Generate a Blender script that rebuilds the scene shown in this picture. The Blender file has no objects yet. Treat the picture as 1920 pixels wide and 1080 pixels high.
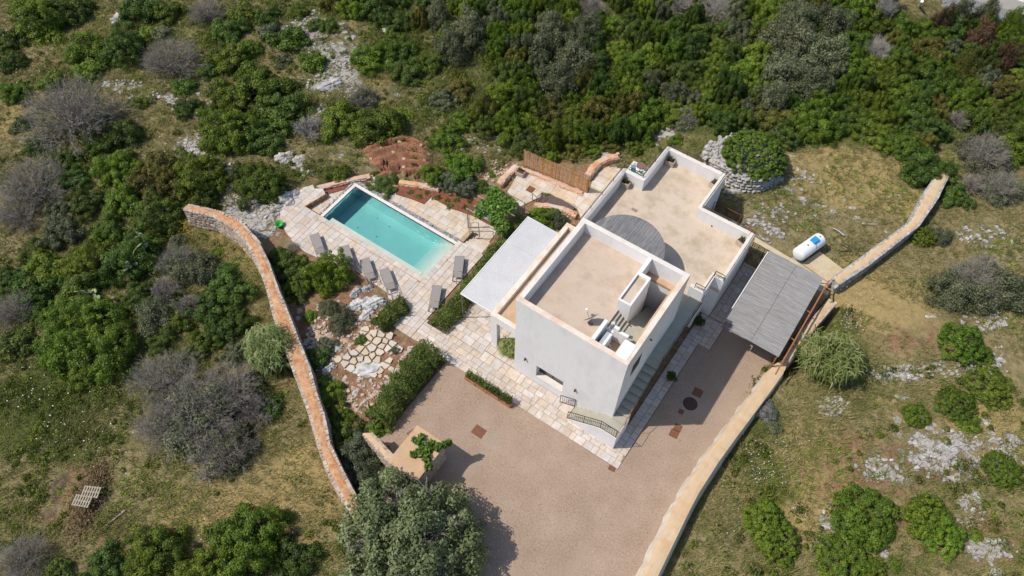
import bpy, math, random
import numpy as np
from mathutils import Vector, Matrix

random.seed(7)
RNG = np.random.default_rng(7)
SC = bpy.context.scene
COL = SC.collection
R = math.radians

# ------------------------------------------------------------------ camera, sky, sun, exposure
# Site frame: origin at the villa's near left corner, x along its front wall, y along its side, z up, metres.
CAM = Vector((11.8008, -18.1937, 41.7149))
FPX, PITCH, ROLL, PSI = 1461.0662, 0.98828412, -0.02370008, 0.98418155
FWD_H = Vector((-math.cos(PSI), math.sin(PSI), 0))
RIGHT = Vector((math.sin(PSI), math.cos(PSI), 0))
FWD = FWD_H * math.cos(PITCH) + Vector((0, 0, -math.sin(PITCH)))
UP = FWD_H * math.sin(PITCH) + Vector((0, 0, math.cos(PITCH)))
cr, sr = math.cos(ROLL), math.sin(ROLL)
RX = RIGHT * cr - UP * sr
UX = RIGHT * sr + UP * cr
cam = bpy.data.cameras.new("camera")
cam.sensor_width = 36.0
cam.lens = 36.0 * FPX / 1920.0
cam.clip_start, cam.clip_end = 0.5, 3000
cam_o = bpy.data.objects.new("camera", cam)
COL.objects.link(cam_o)
m3 = Matrix((RX, UX, -FWD)).transposed()
cam_o.matrix_world = Matrix.Translation(CAM) @ m3.to_4x4()
SC.camera = cam_o

SUN_DIR = Vector((0.554, 0.427, -1.0)).normalized()      # the way the light travels
SUN_EL = math.asin(-SUN_DIR.z)
world = bpy.data.worlds.new("World")
SC.world = world
world.use_nodes = True
wn = world.node_tree
bg = wn.nodes["Background"]
sky = wn.nodes.new("ShaderNodeTexSky")
sky.sky_type = 'NISHITA'
sky.sun_disc = False
sky.sun_elevation = SUN_EL
sky.sun_rotation = math.atan2(-SUN_DIR.x, -SUN_DIR.y)
wn.links.new(sky.outputs[0], bg.inputs[0])
bg.inputs[1].default_value = 0.148
sun = bpy.data.lights.new("sun", 'SUN')
sun.energy = 4.0
sun.angle = R(0.55)
sun.color = (1.0, 0.94, 0.86)
sun_o = bpy.data.objects.new("sun", sun)
COL.objects.link(sun_o)
sun_o.rotation_euler = SUN_DIR.to_track_quat('-Z', 'Y').to_euler()
sun_o.location = (-40, -30, 80)
SC.view_settings.view_transform = 'Standard'
SC.view_settings.look = 'None'
SC.view_settings.exposure = 0.07
SC.view_settings.gamma = 1.0
SC.view_settings.use_curve_mapping = False
SC.render.engine = 'CYCLES'
SC.cycles.max_bounces = 6
SC.cycles.transparent_max_bounces = 8

# ------------------------------------------------------------------ survey helpers
def site(px, py, z=0.0):
    """site point of height z that a surveyed picture point belongs to"""
    d = FWD + RX * ((px - 960) / FPX) - UX * ((py - 540) / FPX)
    t = (z - CAM.z) / d.z
    p = CAM + d * t
    return (p.x, p.y)

def sstep(a, b, v):
    t = np.clip((v - a) / (b - a), 0, 1)
    return t * t * (3 - 2 * t)

def vnoise(x, y, s, seed=0):
    """smooth value noise on numpy arrays"""
    x = np.asarray(x, float) / s + seed * 17.31
    y = np.asarray(y, float) / s + seed * 9.77
    xi, yi = np.floor(x), np.floor(y)
    fx, fy = x - xi, y - yi
    fx, fy = fx * fx * (3 - 2 * fx), fy * fy * (3 - 2 * fy)
    def h(a, b):
        v = np.sin(a * 127.1 + b * 311.7 + seed * 74.7) * 43758.5453
        return v - np.floor(v)
    return (h(xi, yi) * (1 - fx) + h(xi + 1, yi) * fx) * (1 - fy) + (h(xi, yi + 1) * (1 - fx) + h(xi + 1, yi + 1) * fx) * fy

def inpoly(x, y, poly):
    x, y = np.asarray(x, float), np.asarray(y, float)
    r = np.zeros(x.shape, bool)
    n = len(poly)
    for i in range(n):
        x0, y0 = poly[i]; x1, y1 = poly[(i + 1) % n]
        if y0 == y1: continue
        c = ((y0 > y) != (y1 > y)) & (x < (x1 - x0) * (y - y0) / (y1 - y0) + x0)
        r ^= c
    return r

LWL = [(343,392),(400,405),(438,428),(468,462),(487,500),(502,545),(513,590),(528,635),(549,690),(566,735),(583,785),(597,835),(612,878),(632,915),(652,950),(690,1010)]
LWR = [(352,383),(410,396),(452,416),(482,450),(502,490),(520,540),(541,590),(560,640),(580,690),(592,735),(607,780),(617,830),(638,875),(660,918),(680,956),(722,1010)]
LW_TOP = 1.6
lw_l = [site(*p, LW_TOP) for p in LWL]
lw_r = [site(*p, LW_TOP) for p in LWR]

# the enclosed grounds of the villa
COMPOUND = [(12.3, -30), (12.3, 9), (13.3, 14.7), (8.2, 15.2), (4.4, 18.2), (-1.5, 18.2), (-9.5, 14.5), (-11, 9.8), (-16.9, 7.4), (-20.6, 3.6)] + \
           [((a[0] + b[0]) / 2, (a[1] + b[1]) / 2) for a, b in zip(lw_l, lw_r)][2:] + [(2, -18), (4, -30)]
LOWER_DECK = [(-18.85, 2.02), (-18.86, 3.9), (-18.3, 6.0), (-17.2, 6.95), (-14.8, 7.4), (-12.8, 7.76), (-12.65, 8.55), (-9.2, 8.6), (-7.0, 8.6), (-6.75, 6.25), (-8.4, 6.2), (-8.35, 5.6), (-17.4, 5.6), (-17.4, 2.02)]
LOWER_ZONE = [(-19.0, 2.05), (-19.3, 5.0), (-17.2, 7.6), (-12.8, 9.2), (-9.5, 9.6), (-6.9, 9.2), (-6.75, 6.0), (-8.4, 5.4), (-17.4, 5.4), (-17.4, 2.05)]
LOW_Z = -0.38
GARDEN_Z = 1.2

def garden_mask(x, y):
    a = sstep(8.0, 8.25, x) * sstep(14.95, 15.25, y)
    b = sstep(6.35, 6.6, x) * sstep(15.0, 15.3, y)
    c = sstep(17.9, 18.6, y) * sstep(-2.5, 1.5, x)
    return np.maximum(np.maximum(a, b), c)

def theight(x, y):
    x, y = np.asarray(x, float), np.asarray(y, float)
    ins = inpoly(x, y, COMPOUND)
    g = garden_mask(x, y)
    nat = 0.55 * (vnoise(x, y, 7, 1) - 0.5) + 0.22 * (vnoise(x, y, 2.2, 2) - 0.5) + 0.10 * (vnoise(x, y, 0.8, 3) - 0.5)
    far = np.maximum(np.hypot(x - 0, y - 5) - 26, 0)
    nat = nat + 2.2 * (vnoise(x, y, 30, 4) - 0.5) * np.clip(far / 30, 0, 1)
    e = sstep(12.4 + 1.3*sstep(7, 10, y), 13.4 + 1.3*sstep(7, 10, y), x) * (0.35 + 0.75 * sstep(-2, 17, y))
    z = np.where(ins, -0.04, nat * 0.8)
    z = z + np.where(ins, 0, e * (1 - g))
    z = z * (1 - g) + g * (GARDEN_Z + nat * 0.25)
    z = np.where(inpoly(x, y, LOWER_ZONE), LOW_Z - 0.05, z)
    ff = sstep(0, 6, np.hypot(np.maximum(np.abs((x-30)*RIGHT.x+(y-52)*RIGHT.y)-17, 0), np.maximum(np.abs((x-30)*FWD_H.x+(y-52)*FWD_H.y)-9, 0)))
    z = z*ff+0.25*(1-ff)
    rg = inpoly(x, y, ROCKBED)
    z = np.where(rg, 0.05 + 0.22 * vnoise(x, y, 1.4, 6) + 0.06 * vnoise(x, y, 0.5, 7), z)
    return z

ROCKBED = [site(*p) for p in [(600,560),(640,520),(700,553),(727,560),(722,616),(765,640),(790,655),(770,690),(735,730),(690,790),(640,770),(600,720),(575,640),(565,590)]]

def ground_at(px, py, dz=0.0):
    z = 0.0
    for _ in range(6):
        x, y = site(px, py, z + dz)
        z = float(theight(x, y))
    return x, y, z

def mpp(x, y, z):
    """metres that one picture unit spans at this place"""
    return (Vector((x, y, z)) - CAM).dot(FWD) / FPX

# ------------------------------------------------------------------ materials
MATS = {}
def nt(m):
    m.use_nodes = True
    return m.node_tree.nodes, m.node_tree.links

def ramp(n, stops, interp='LINEAR'):
    r = n.new("ShaderNodeValToRGB")
    r.color_ramp.interpolation = interp
    e = r.color_ramp.elements
    while len(e) < len(stops): e.new(0.5)
    for k, (p, c) in zip(e, stops):
        k.position = p
        k.color = (*c, 1) if len(c) == 3 else c
    return r

def surface(name, cols, scale=3.0, rough=0.9, bump=0.25, bscale=30.0, island=0.0, stain=None, stain_scale=0.7, metal=0.0, spec=0.3, stretch=None, detail=6):
    """noise-mixed matt material: cols = list of 2..4 colours; island = strength of the per-piece value shift; stain = colour of soft weathering"""
    if name in MATS: return MATS[name]
    m = bpy.data.materials.new(name)
    n, l = nt(m)
    b = n["Principled BSDF"]
    b.inputs["Roughness"].default_value = rough
    b.inputs["Metallic"].default_value = metal
    b.inputs["Specular IOR Level"].default_value = spec
    geo = n.new("ShaderNodeNewGeometry")
    vec = geo.outputs["Position"]
    if stretch:
        mp = n.new("ShaderNodeMapping"); mp.inputs["Scale"].default_value = stretch
        l.new(vec, mp.inputs[0]); vec = mp.outputs[0]
    no = n.new("ShaderNodeTexNoise"); no.inputs["Scale"].default_value = scale; no.inputs["Detail"].default_value = detail; no.inputs["Roughness"].default_value = 0.65
    l.new(vec, no.inputs["Vector"])
    k = len(cols)
    rp = ramp(n, [(0.3 + 0.4 * i / max(k - 1, 1), c) for i, c in enumerate(cols)])
    l.new(no.outputs[0], rp.inputs[0])
    out = rp.outputs[0]
    if island:
        oi = n.new("ShaderNodeObjectInfo")
        ad = n.new("ShaderNodeMath"); ad.operation = 'ADD'
        l.new(oi.outputs["Random"], ad.inputs[0]); l.new(geo.outputs["Random Per Island"], ad.inputs[1])
        fr = n.new("ShaderNodeMath"); fr.operation = 'FRACT'; l.new(ad.outputs[0], fr.inputs[0])
        hs = n.new("ShaderNodeHueSaturation")
        mr = n.new("ShaderNodeMapRange"); mr.inputs[3].default_value = 1 - island; mr.inputs[4].default_value = 1 + island
        l.new(fr.outputs[0], mr.inputs[0]); l.new(mr.outputs[0], hs.inputs["Value"])
        f2 = n.new("ShaderNodeMath"); f2.operation = 'MULTIPLY'; f2.inputs[1].default_value = 7.31; l.new(fr.outputs[0], f2.inputs[0])
        f3 = n.new("ShaderNodeMath"); f3.operation = 'FRACT'; l.new(f2.outputs[0], f3.inputs[0])
        mr2 = n.new("ShaderNodeMapRange"); mr2.inputs[3].default_value = 0.55; mr2.inputs[4].default_value = 1.3
        l.new(f3.outputs[0], mr2.inputs[0]); l.new(mr2.outputs[0], hs.inputs["Saturation"])
        l.new(out, hs.inputs["Color"]); out = hs.outputs[0]
    if stain:
        n2 = n.new("ShaderNodeTexNoise"); n2.inputs["Scale"].default_value = stain_scale; n2.inputs["Detail"].default_value = 8; n2.inputs["Roughness"].default_value = 0.7
        l.new(vec, n2.inputs["Vector"])
        r2 = ramp(n, [(0.48, (0, 0, 0)), (0.72, (0.75, 0.75, 0.75))])
        l.new(n2.outputs[0], r2.inputs[0])
        mx = n.new("ShaderNodeMixRGB"); l.new(r2.outputs[0], mx.inputs[0]); l.new(out, mx.inputs[1]); mx.inputs[2].default_value = (*stain, 1)
        out = mx.outputs[0]
    l.new(out, b.inputs["Base Color"])
    if bump:
        bn = n.new("ShaderNodeTexNoise"); bn.inputs["Scale"].default_value = bscale; bn.inputs["Detail"].default_value = 4
        l.new(vec, bn.inputs["Vector"])
        bp = n.new("ShaderNodeBump"); bp.inputs["Strength"].default_value = bump; bp.inputs["Distance"].default_value = 0.05
        l.new(bn.outputs[0], bp.inputs["Height"]); l.new(bp.outputs[0], b.inputs["Normal"])
    MATS[name] = m
    return m

def leafmat(name, dark, light, warm=None, transl=0.36, rough=0.5):
    m = bpy.data.materials.new(name)
    n, l = nt(m)
    b = n["Principled BSDF"]
    b.inputs["Roughness"].default_value = rough
    b.inputs["Specular IOR Level"].default_value = 0.35
    at = n.new("ShaderNodeAttribute"); at.attribute_name = "tint"
    rp = ramp(n, [(0.0, dark), (0.75, light), (1.0, warm or light)])
    l.new(at.outputs["Fac"], rp.inputs[0])
    oi = n.new("ShaderNodeObjectInfo")
    mr = n.new("ShaderNodeMapRange"); mr.inputs[3].default_value = 0.74; mr.inputs[4].default_value = 1.2
    l.new(oi.outputs["Random"], mr.inputs[0])
    hs = n.new("ShaderNodeHueSaturation")
    m2 = n.new("ShaderNodeMath"); m2.operation = 'MULTIPLY'; m2.inputs[1].default_value = 5.77; l.new(oi.outputs["Random"], m2.inputs[0])
    m3_ = n.new("ShaderNodeMath"); m3_.operation = 'FRACT'; l.new(m2.outputs[0], m3_.inputs[0])
    mr2 = n.new("ShaderNodeMapRange"); mr2.inputs[3].default_value = 0.485; mr2.inputs[4].default_value = 0.52
    l.new(m3_.outputs[0], mr2.inputs[0]); l.new(mr2.outputs[0], hs.inputs["Hue"])
    l.new(mr.outputs[0], hs.inputs["Value"]); l.new(rp.outputs[0], hs.inputs["Color"])
    l.new(hs.outputs[0], b.inputs["Base Color"])
    tr = n.new("ShaderNodeBsdfTranslucent"); l.new(hs.outputs[0], tr.inputs[0])
    mx = n.new("ShaderNodeMixShader"); mx.inputs[0].default_value = transl
    l.new(b.outputs[0], mx.inputs[1]); l.new(tr.outputs[0], mx.inputs[2])
    l.new(mx.outputs[0], n["Material Output"].inputs[0])
    MATS[name] = m
    return m

PLASTER = surface("white_plaster", [(0.67,0.645,0.63), (0.745,0.722,0.705), (0.71,0.688,0.672)], 1.3, 0.9, 0.08, 40, stain=(0.61,0.585,0.56), stain_scale=0.7, stretch=(1, 1, 0.45))
COPING = surface("coping_plaster", [(0.60,0.47,0.36), (0.68,0.58,0.48), (0.72,0.64,0.55)], 2.0, 0.9, 0.1, 40, stain=(0.55,0.36,0.22), stain_scale=1.1)
COPING_W = surface("white_coping", [(0.60,0.54,0.47), (0.70,0.655,0.60)], 2.0, 0.9, 0.1, 40)
ROOF_A = surface("upper_roof_screed", [(0.42,0.325,0.245), (0.51,0.405,0.315), (0.47,0.37,0.285)], 0.9, 0.92, 0.1, 60, stain=(0.38,0.275,0.185), stain_scale=0.6)
ROOF_B = surface("terrace_screed", [(0.45,0.35,0.255), (0.54,0.44,0.34), (0.50,0.40,0.30)], 0.8, 0.92, 0.1, 60, stain=(0.33,0.255,0.15), stain_scale=0.9)
OCHRE = surface("ochre_screed", [(0.42,0.28,0.17), (0.50,0.36,0.24)], 1.4, 0.92, 0.1, 60, stain=(0.36,0.22,0.11), stain_scale=1.5)
STEPMAT = surface("grey_green_cement", [(0.33,0.31,0.245), (0.385,0.365,0.29)], 2.5, 0.85, 0.05, 60)
PAVER = surface("limestone_paver", [(0.45,0.372,0.30), (0.54,0.462,0.39), (0.60,0.53,0.46)], 2.2, 0.88, 0.15, 45, island=0.11, stain=(0.50,0.36,0.24), stain_scale=1.6)
PAVER_O = surface("sandy_paver", [(0.49,0.39,0.29), (0.58,0.48,0.375), (0.56,0.45,0.33)], 1.6, 0.9, 0.15, 45, island=0.06, stain=(0.42,0.29,0.15), stain_scale=1.4)
JOINT = surface("joint_mortar", [(0.25,0.19,0.135), (0.35,0.275,0.205)], 4, 0.95, 0.2, 60)
STONE = surface("limestone", [(0.20,0.18,0.16), (0.40,0.37,0.335), (0.55,0.52,0.475)], 4.0, 0.95, 0.6, 14, island=0.10, stain=(0.23,0.215,0.20), stain_scale=2.6)
STONE_W = surface("warm_stone", [(0.33,0.24,0.17), (0.44,0.35,0.27), (0.52,0.44,0.36)], 4.0, 0.95, 0.5, 16, island=0.14, stain=(0.42,0.24,0.14), stain_scale=2.0)
BOULDER = surface("pale_boulder", [(0.27,0.255,0.24), (0.52,0.50,0.47), (0.68,0.655,0.62)], 3.5, 0.95, 0.6, 14, stain=(0.24,0.23,0.215), stain_scale=2.2)
FLAG = surface("flagstone", [(0.43,0.35,0.255), (0.55,0.465,0.355), (0.52,0.425,0.305)], 4.0, 0.9, 0.2, 30, island=0.10)
TERRA = surface("terracotta_soil_cap", [(0.34,0.13,0.055), (0.48,0.235,0.11), (0.55,0.38,0.23)], 3.5, 0.95, 0.6, 16, stain=(0.50,0.37,0.23), stain_scale=2.2)
OCHRECAP = surface("ochre_wall_cap", [(0.50,0.33,0.17), (0.56,0.40,0.24), (0.55,0.38,0.22)], 1.8, 0.95, 0.3, 30, stain=(0.55,0.44,0.31), stain_scale=0.9)
BRICK_O = surface("orange_edging", [(0.47,0.25,0.15), (0.56,0.36,0.25), (0.60,0.44,0.33)], 3.0, 0.95, 0.4, 25, island=0.08)
IRON = surface("brown_iron", [(0.045,0.03,0.025), (0.09,0.055,0.04)], 8, 0.6, 0)
RUST = surface("rusty_iron", [(0.13,0.055,0.03), (0.22,0.095,0.05)], 9, 0.75, 0.1, 60)
RUSTPOLE = surface("rust_red_paint", [(0.30,0.10,0.04), (0.40,0.16,0.07)], 6, 0.7, 0)
WHITE_METAL = surface("white_paint", [(0.74,0.74,0.73), (0.80,0.80,0.79)], 2, 0.45, 0)
AWN = surface("white_sheet", [(0.55,0.54,0.53), (0.605,0.595,0.585)], 1.2, 0.55, 0)
SLING = surface("taupe_sling", [(0.25,0.22,0.20), (0.29,0.26,0.235)], 30, 0.85, 0.05, 200)
FRAME = surface("dark_frame", [(0.16,0.14,0.13), (0.2,0.18,0.165)], 10, 0.5, 0)
CANE = surface("grey_cane", [(0.24,0.226,0.212), (0.305,0.288,0.272), (0.35,0.332,0.314)], 1.0, 0.95, 0.3, 60, island=0.13, stretch=(1.6, 14, 1))
CANE_D = surface("dark_cane", [(0.13,0.13,0.135), (0.21,0.205,0.205), (0.27,0.26,0.255)], 1.0, 0.95, 0.3, 60, island=0.24, stretch=(14, 1.6, 1))
REEDSCREEN = surface("reed_screen", [(0.36,0.18,0.07), (0.50,0.28,0.125), (0.58,0.37,0.19)], 6, 0.9, 0.1, 60, island=0.2)
TERRACOTTA = surface("terracotta_pot", [(0.40,0.17,0.10), (0.48,0.22,0.14)], 5, 0.85, 0.1, 40)
PLANTERBOX = surface("cement_planter", [(0.38,0.31,0.24), (0.46,0.39,0.31)], 6, 0.9, 0.2, 40)
SOIL = surface("potting_soil", [(0.07,0.045,0.03), (0.12,0.07,0.045)], 14, 1.0, 0.6, 40)
MULCH = surface("red_mulch", [(0.13,0.045,0.028), (0.21,0.075,0.045), (0.25,0.10,0.06)], 5, 1.0, 0.8, 22)
FIELD = surface("red_earth", [(0.17,0.072,0.040), (0.26,0.115,0.065), (0.33,0.175,0.105)], 3, 1.0, 0.7, 18)
BARK = surface("bark", [(0.12,0.095,0.075), (0.2,0.165,0.135)], 6, 0.95, 0.4, 30)
TWIG = surface("grey_twig", [(0.20,0.172,0.140), (0.33,0.292,0.25)], 1.3, 0.95, 0)
TWIG_P = surface("pale_twig", [(0.30,0.27,0.235), (0.42,0.385,0.345)], 1.3, 0.95, 0)
GLASSM = surface("window_glass", [(0.03,0.035,0.04), (0.05,0.055,0.06)], 1, 0.08, 0, spec=0.6)
DARKPAINT = surface("dark_brown_paint", [(0.05,0.035,0.03), (0.08,0.055,0.045)], 5, 0.55, 0)
BLUE = surface("blue_paint", [(0.015,0.24,0.52), (0.02,0.30,0.62)], 4, 0.5, 0)
TANKW = surface("tank_white", [(0.72,0.73,0.74), (0.78,0.79,0.8)], 2, 0.35, 0)
SANDC = surface("sandy_concrete", [(0.42,0.33,0.20), (0.52,0.43,0.29), (0.55,0.46,0.33)], 1.5, 0.95, 0.2, 40, stain=(0.46,0.31,0.13), stain_scale=1.4)
GREYC = surface("grey_concrete", [(0.28,0.27,0.26), (0.36,0.35,0.33)], 1.0, 0.95, 0.2, 40)
ASPH = surface("grey_asphalt", [(0.17,0.175,0.185), (0.24,0.24,0.25)], 1.5, 0.95, 0.2, 60)
YARD = surface("beige_yard", [(0.50,0.42,0.33), (0.56,0.48,0.39)], 0.8, 0.95, 0.1, 60)
GREENP = surface("green_plastic", [(0.02,0.26,0.03), (0.04,0.36,0.05)], 8, 0.4, 0)
TEAL = surface("teal_cushion", [(0.01,0.12,0.10), (0.015,0.16,0.13)], 8, 0.8, 0)
WOODP = surface("weathered_wood", [(0.30,0.25,0.18), (0.42,0.36,0.27)], 8, 0.9, 0.2, 40)
WOODB = surface("warm_brown_stone", [(0.22,0.115,0.05), (0.34,0.2,0.1)], 5, 0.9, 0.4, 20)
PLANKG = surface("grey_planks", [(0.22,0.2,0.19), (0.32,0.29,0.27)], 6, 0.95, 0.2, 30, island=0.15)
STRAWM = surface("dry_straw", [(0.34,0.24,0.10), (0.46,0.36,0.18)], 12, 0.95, 0.3, 40)
ASHM = surface("ash", [(0.05,0.045,0.045), (0.11,0.10,0.10)], 5, 1.0, 0.6, 20)
MAROON = surface("brown_cloth", [(0.16,0.09,0.08), (0.22,0.13,0.12)], 8, 0.9, 0)

L_MASTIC = leafmat("mastic_leaf", (0.074,0.110,0.011), (0.165,0.238,0.022), (0.26,0.295,0.034))
L_DARK = leafmat("dark_leaf", (0.054,0.086,0.014), (0.122,0.188,0.028), (0.195,0.245,0.042))
L_BRIGHT = leafmat("bright_leaf", (0.098,0.155,0.013), (0.205,0.300,0.028), (0.30,0.345,0.042))
L_OLIVE = leafmat("olive_leaf", (0.105,0.118,0.055), (0.21,0.225,0.115), (0.29,0.285,0.17))
L_WARM = leafmat("yellowing_leaf", (0.10,0.10,0.018), (0.20,0.19,0.036), (0.28,0.215,0.05))
L_SILVER = leafmat("silver_leaf", (0.085,0.105,0.055), (0.175,0.20,0.115), (0.26,0.275,0.18))
L_TREE = leafmat("carob_leaf", (0.115,0.140,0.055), (0.235,0.265,0.120), (0.34,0.34,0.20))
L_REED = leafmat("reed_leaf", (0.15,0.21,0.05), (0.32,0.40,0.12), (0.50,0.49,0.24), 0.4)
L_RUSSET = leafmat("russet_leaf", (0.08,0.045,0.025), (0.15,0.085,0.045), (0.2,0.12,0.06))
L_GRASS = leafmat("grass_blade", (0.12,0.135,0.035), (0.33,0.275,0.115), (0.47,0.38,0.20), 0.4, 0.8)
L_VINE = leafmat("vine_leaf", (0.07,0.13,0.012), (0.17,0.27,0.03), (0.26,0.32,0.05), 0.35)
L_ROSE = leafmat("rosemary_leaf", (0.072,0.105,0.018), (0.170,0.225,0.042), (0.29,0.31,0.085))
L_STRAW = leafmat("straw_leaf", (0.22,0.15,0.06), (0.36,0.27,0.12), (0.45,0.36,0.2))
L_DOME = leafmat("dome_leaf", (0.085,0.125,0.012), (0.165,0.230,0.024), (0.23,0.27,0.032))
L_FLOWER = leafmat("white_petal", (0.7,0.69,0.65), (0.8,0.79,0.76), None, 0.1)
L_LAV = leafmat("lavender_flower", (0.13,0.14,0.10), (0.22,0.215,0.20), (0.31,0.29,0.34), 0.25)

# ------------------------------------------------------------------ mesh helpers
class MB:
    def __init__(self): self.v = []; self.f = []
    def add(self, vs, fs):
        o = len(self.v); self.v += [tuple(p) for p in vs]; self.f += [tuple(i + o for i in q) for q in fs]; return self
    def box(self, x0, x1, y0, y1, z0, z1):
        return self.add([(x0,y0,z0),(x1,y0,z0),(x1,y1,z0),(x0,y1,z0),(x0,y0,z1),(x1,y0,z1),(x1,y1,z1),(x0,y1,z1)],
                        [(0,3,2,1),(4,5,6,7),(0,1,5,4),(1,2,6,5),(2,3,7,6),(3,0,4,7)])
    def obox(self, c, ax, ay, az):
        """box round centre c with half-axis vectors"""
        c, ax, ay, az = map(Vector, (c, ax, ay, az))
        p = [c + ax * i + ay * j + az * k for k in (-1, 1) for i, j in ((-1,-1),(1,-1),(1,1),(-1,1))]
        return self.add(p, [(0,3,2,1),(4,5,6,7),(0,1,5,4),(1,2,6,5),(2,3,7,6),(3,0,4,7)])
    def prism(self, poly, z0, z1):
        a = sum(poly[i][0]*poly[(i+1)%len(poly)][1]-poly[(i+1)%len(poly)][0]*poly[i][1] for i in range(len(poly)))
        if a < 0: poly = poly[::-1]
        n = len(poly)
        zs0 = z0 if hasattr(z0, '__len__') else [z0]*n
        zs1 = z1 if hasattr(z1, '__len__') else [z1]*n
        v = [(p[0],p[1],z) for p,z in zip(poly,zs0)] + [(p[0],p[1],z) for p,z in zip(poly,zs1)]
        return self.add(v, [tuple(range(n-1,-1,-1)), tuple(range(n,2*n))] + [(i,(i+1)%n,n+(i+1)%n,n+i) for i in range(n)])
    def bar(self, p, q, r, sides=4):
        p, q = Vector(p), Vector(q); d = (q-p)
        if d.length < 1e-6: return self
        d.normalize(); a = d.orthogonal().normalized() if abs(d.z) > .99 else d.cross(Vector((0,0,1))).normalized(); b = d.cross(a)
        ring = [a*math.cos(t)*r + b*math.sin(t)*r for t in [2*math.pi*(i+.5)/sides for i in range(sides)]]
        v = [p+o for o in ring] + [q+o for o in ring]
        return self.add(v, [(i,(i+1)%sides,sides+(i+1)%sides,sides+i) for i in range(sides)] + [tuple(range(sides-1,-1,-1)), tuple(range(sides,2*sides))])
    def path(self, pts, r, sides=4):
        for a, b in zip(pts, pts[1:]): self.bar(a, b, r, sides)
        return self
    def lathe(self, prof, c=(0,0,0), n=20, axis='z'):
        vs, fs = [], []
        for (r, h) in prof:
            for i in range(n):
                t = 2*math.pi*i/n
                p = (r*math.cos(t), r*math.sin(t), h)
                if axis == 'y': p = (p[0], h, p[1])
                vs.append((c[0]+p[0], c[1]+p[1], c[2]+p[2]))
        for k in range(len(prof)-1):
            for i in range(n): fs.append((k*n+i, k*n+(i+1)%n, (k+1)*n+(i+1)%n, (k+1)*n+i))
        fs.append(tuple(range(n-1,-1,-1))); fs.append(tuple(range((len(prof)-1)*n, len(prof)*n)))
        return self.add(vs, fs)
    def mesh(self, name):
        me = bpy.data.meshes.new(name); me.from_pydata(self.v, [], self.f); me.update(); return me
    def build(self, name, mat, parent=None, bevel=0.0, smooth=False):
        return link(name, self.mesh(name), mat, parent, bevel, smooth)

def link(name, me, mat, parent=None, bevel=0.0, smooth=False):
    o = bpy.data.objects.new(name, me)
    COL.objects.link(o)
    if mat is not None:
        if not me.materials: me.materials.append(mat)
        if me.materials[0] is not mat:
            o.material_slots[0].link = 'OBJECT'; o.material_slots[0].material = mat
    if parent is not None: o.parent = parent
    if bevel:
        md = o.modifiers.new("bevel", 'BEVEL'); md.width = bevel; md.segments = 2; md.limit_method = 'ANGLE'
    if smooth:
        me.polygons.foreach_set("use_smooth", [True]*len(me.polygons))
    return o

def thing(name, label, cat, loc=(0,0,0), rz=0.0, group=None):
    o = bpy.data.objects.new(name, None); COL.objects.link(o)
    o.empty_display_size = 0.3
    o.location = loc; o.rotation_euler = (0,0,rz)
    o["label"] = label; o["category"] = cat
    if group: o["group"] = group
    return o

def tag(o, label, cat, group=None):
    o["label"] = label; o["category"] = cat
    if group: o["group"] = group
    return o

def struct(o): o["kind"] = "structure"; return o
def stuff(o): o["kind"] = "stuff"; return o

def npmesh(name, verts, faces, tint=None):
    """verts (n,3), faces (m,k) -> mesh; tint = per-vertex value stored as attribute 'tint'"""
    me = bpy.data.meshes.new(name)
    verts = np.asarray(verts, np.float32); faces = np.asarray(faces, np.int32)
    k = faces.shape[1]; m = len(faces)
    me.vertices.add(len(verts)); me.vertices.foreach_set("co", verts.ravel())
    me.loops.add(m*k); me.loops.foreach_set("vertex_index", faces.ravel())
    me.polygons.add(m); me.polygons.foreach_set("loop_start", np.arange(0, m*k, k, dtype=np.int32))
    me.update(calc_edges=True)
    if tint is not None:
        a = me.attributes.new("tint", 'FLOAT', 'POINT'); a.data.foreach_set("value", np.asarray(tint, np.float32).ravel())
    return me

def clip_rect(poly, x0, x1, y0, y1):
    for (ax, val, keep_gt) in ((0,x0,True),(0,x1,False),(1,y0,True),(1,y1,False)):
        out = []
        for i in range(len(poly)):
            a, b = poly[i-1], poly[i]
            ia = (a[ax] >= val) if keep_gt else (a[ax] <= val)
            ib = (b[ax] >= val) if keep_gt else (b[ax] <= val)
            if ia != ib:
                t = (val-a[ax])/(b[ax]-a[ax]); out.append((a[0]+(b[0]-a[0])*t, a[1]+(b[1]-a[1])*t))
            if ib: out.append(b)
        poly = out
        if len(poly) < 3: return []
    return poly

def parea(p): return 0.5*sum(p[i-1][0]*p[i][1]-p[i][0]*p[i-1][1] for i in range(len(p)))

# ------------------------------------------------------------------ the ground
def axis(lo, hi, fine, spots):
    a = []
    v = lo
    while v < hi:
        a.append(v)
        st = 0.6
        for (s0, s1, st_) in spots:
            if s0 <= v <= s1: st = st_
        v += st
    g, far = hi, []
    step = 2.0
    while g < 900: g += step; step *= 1.45; far.append(g)
    g, near = lo, []
    step = 2.0
    while g > -900: g -= step; step *= 1.45; near.append(g)
    return np.array(near[::-1] + a + far)

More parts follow.
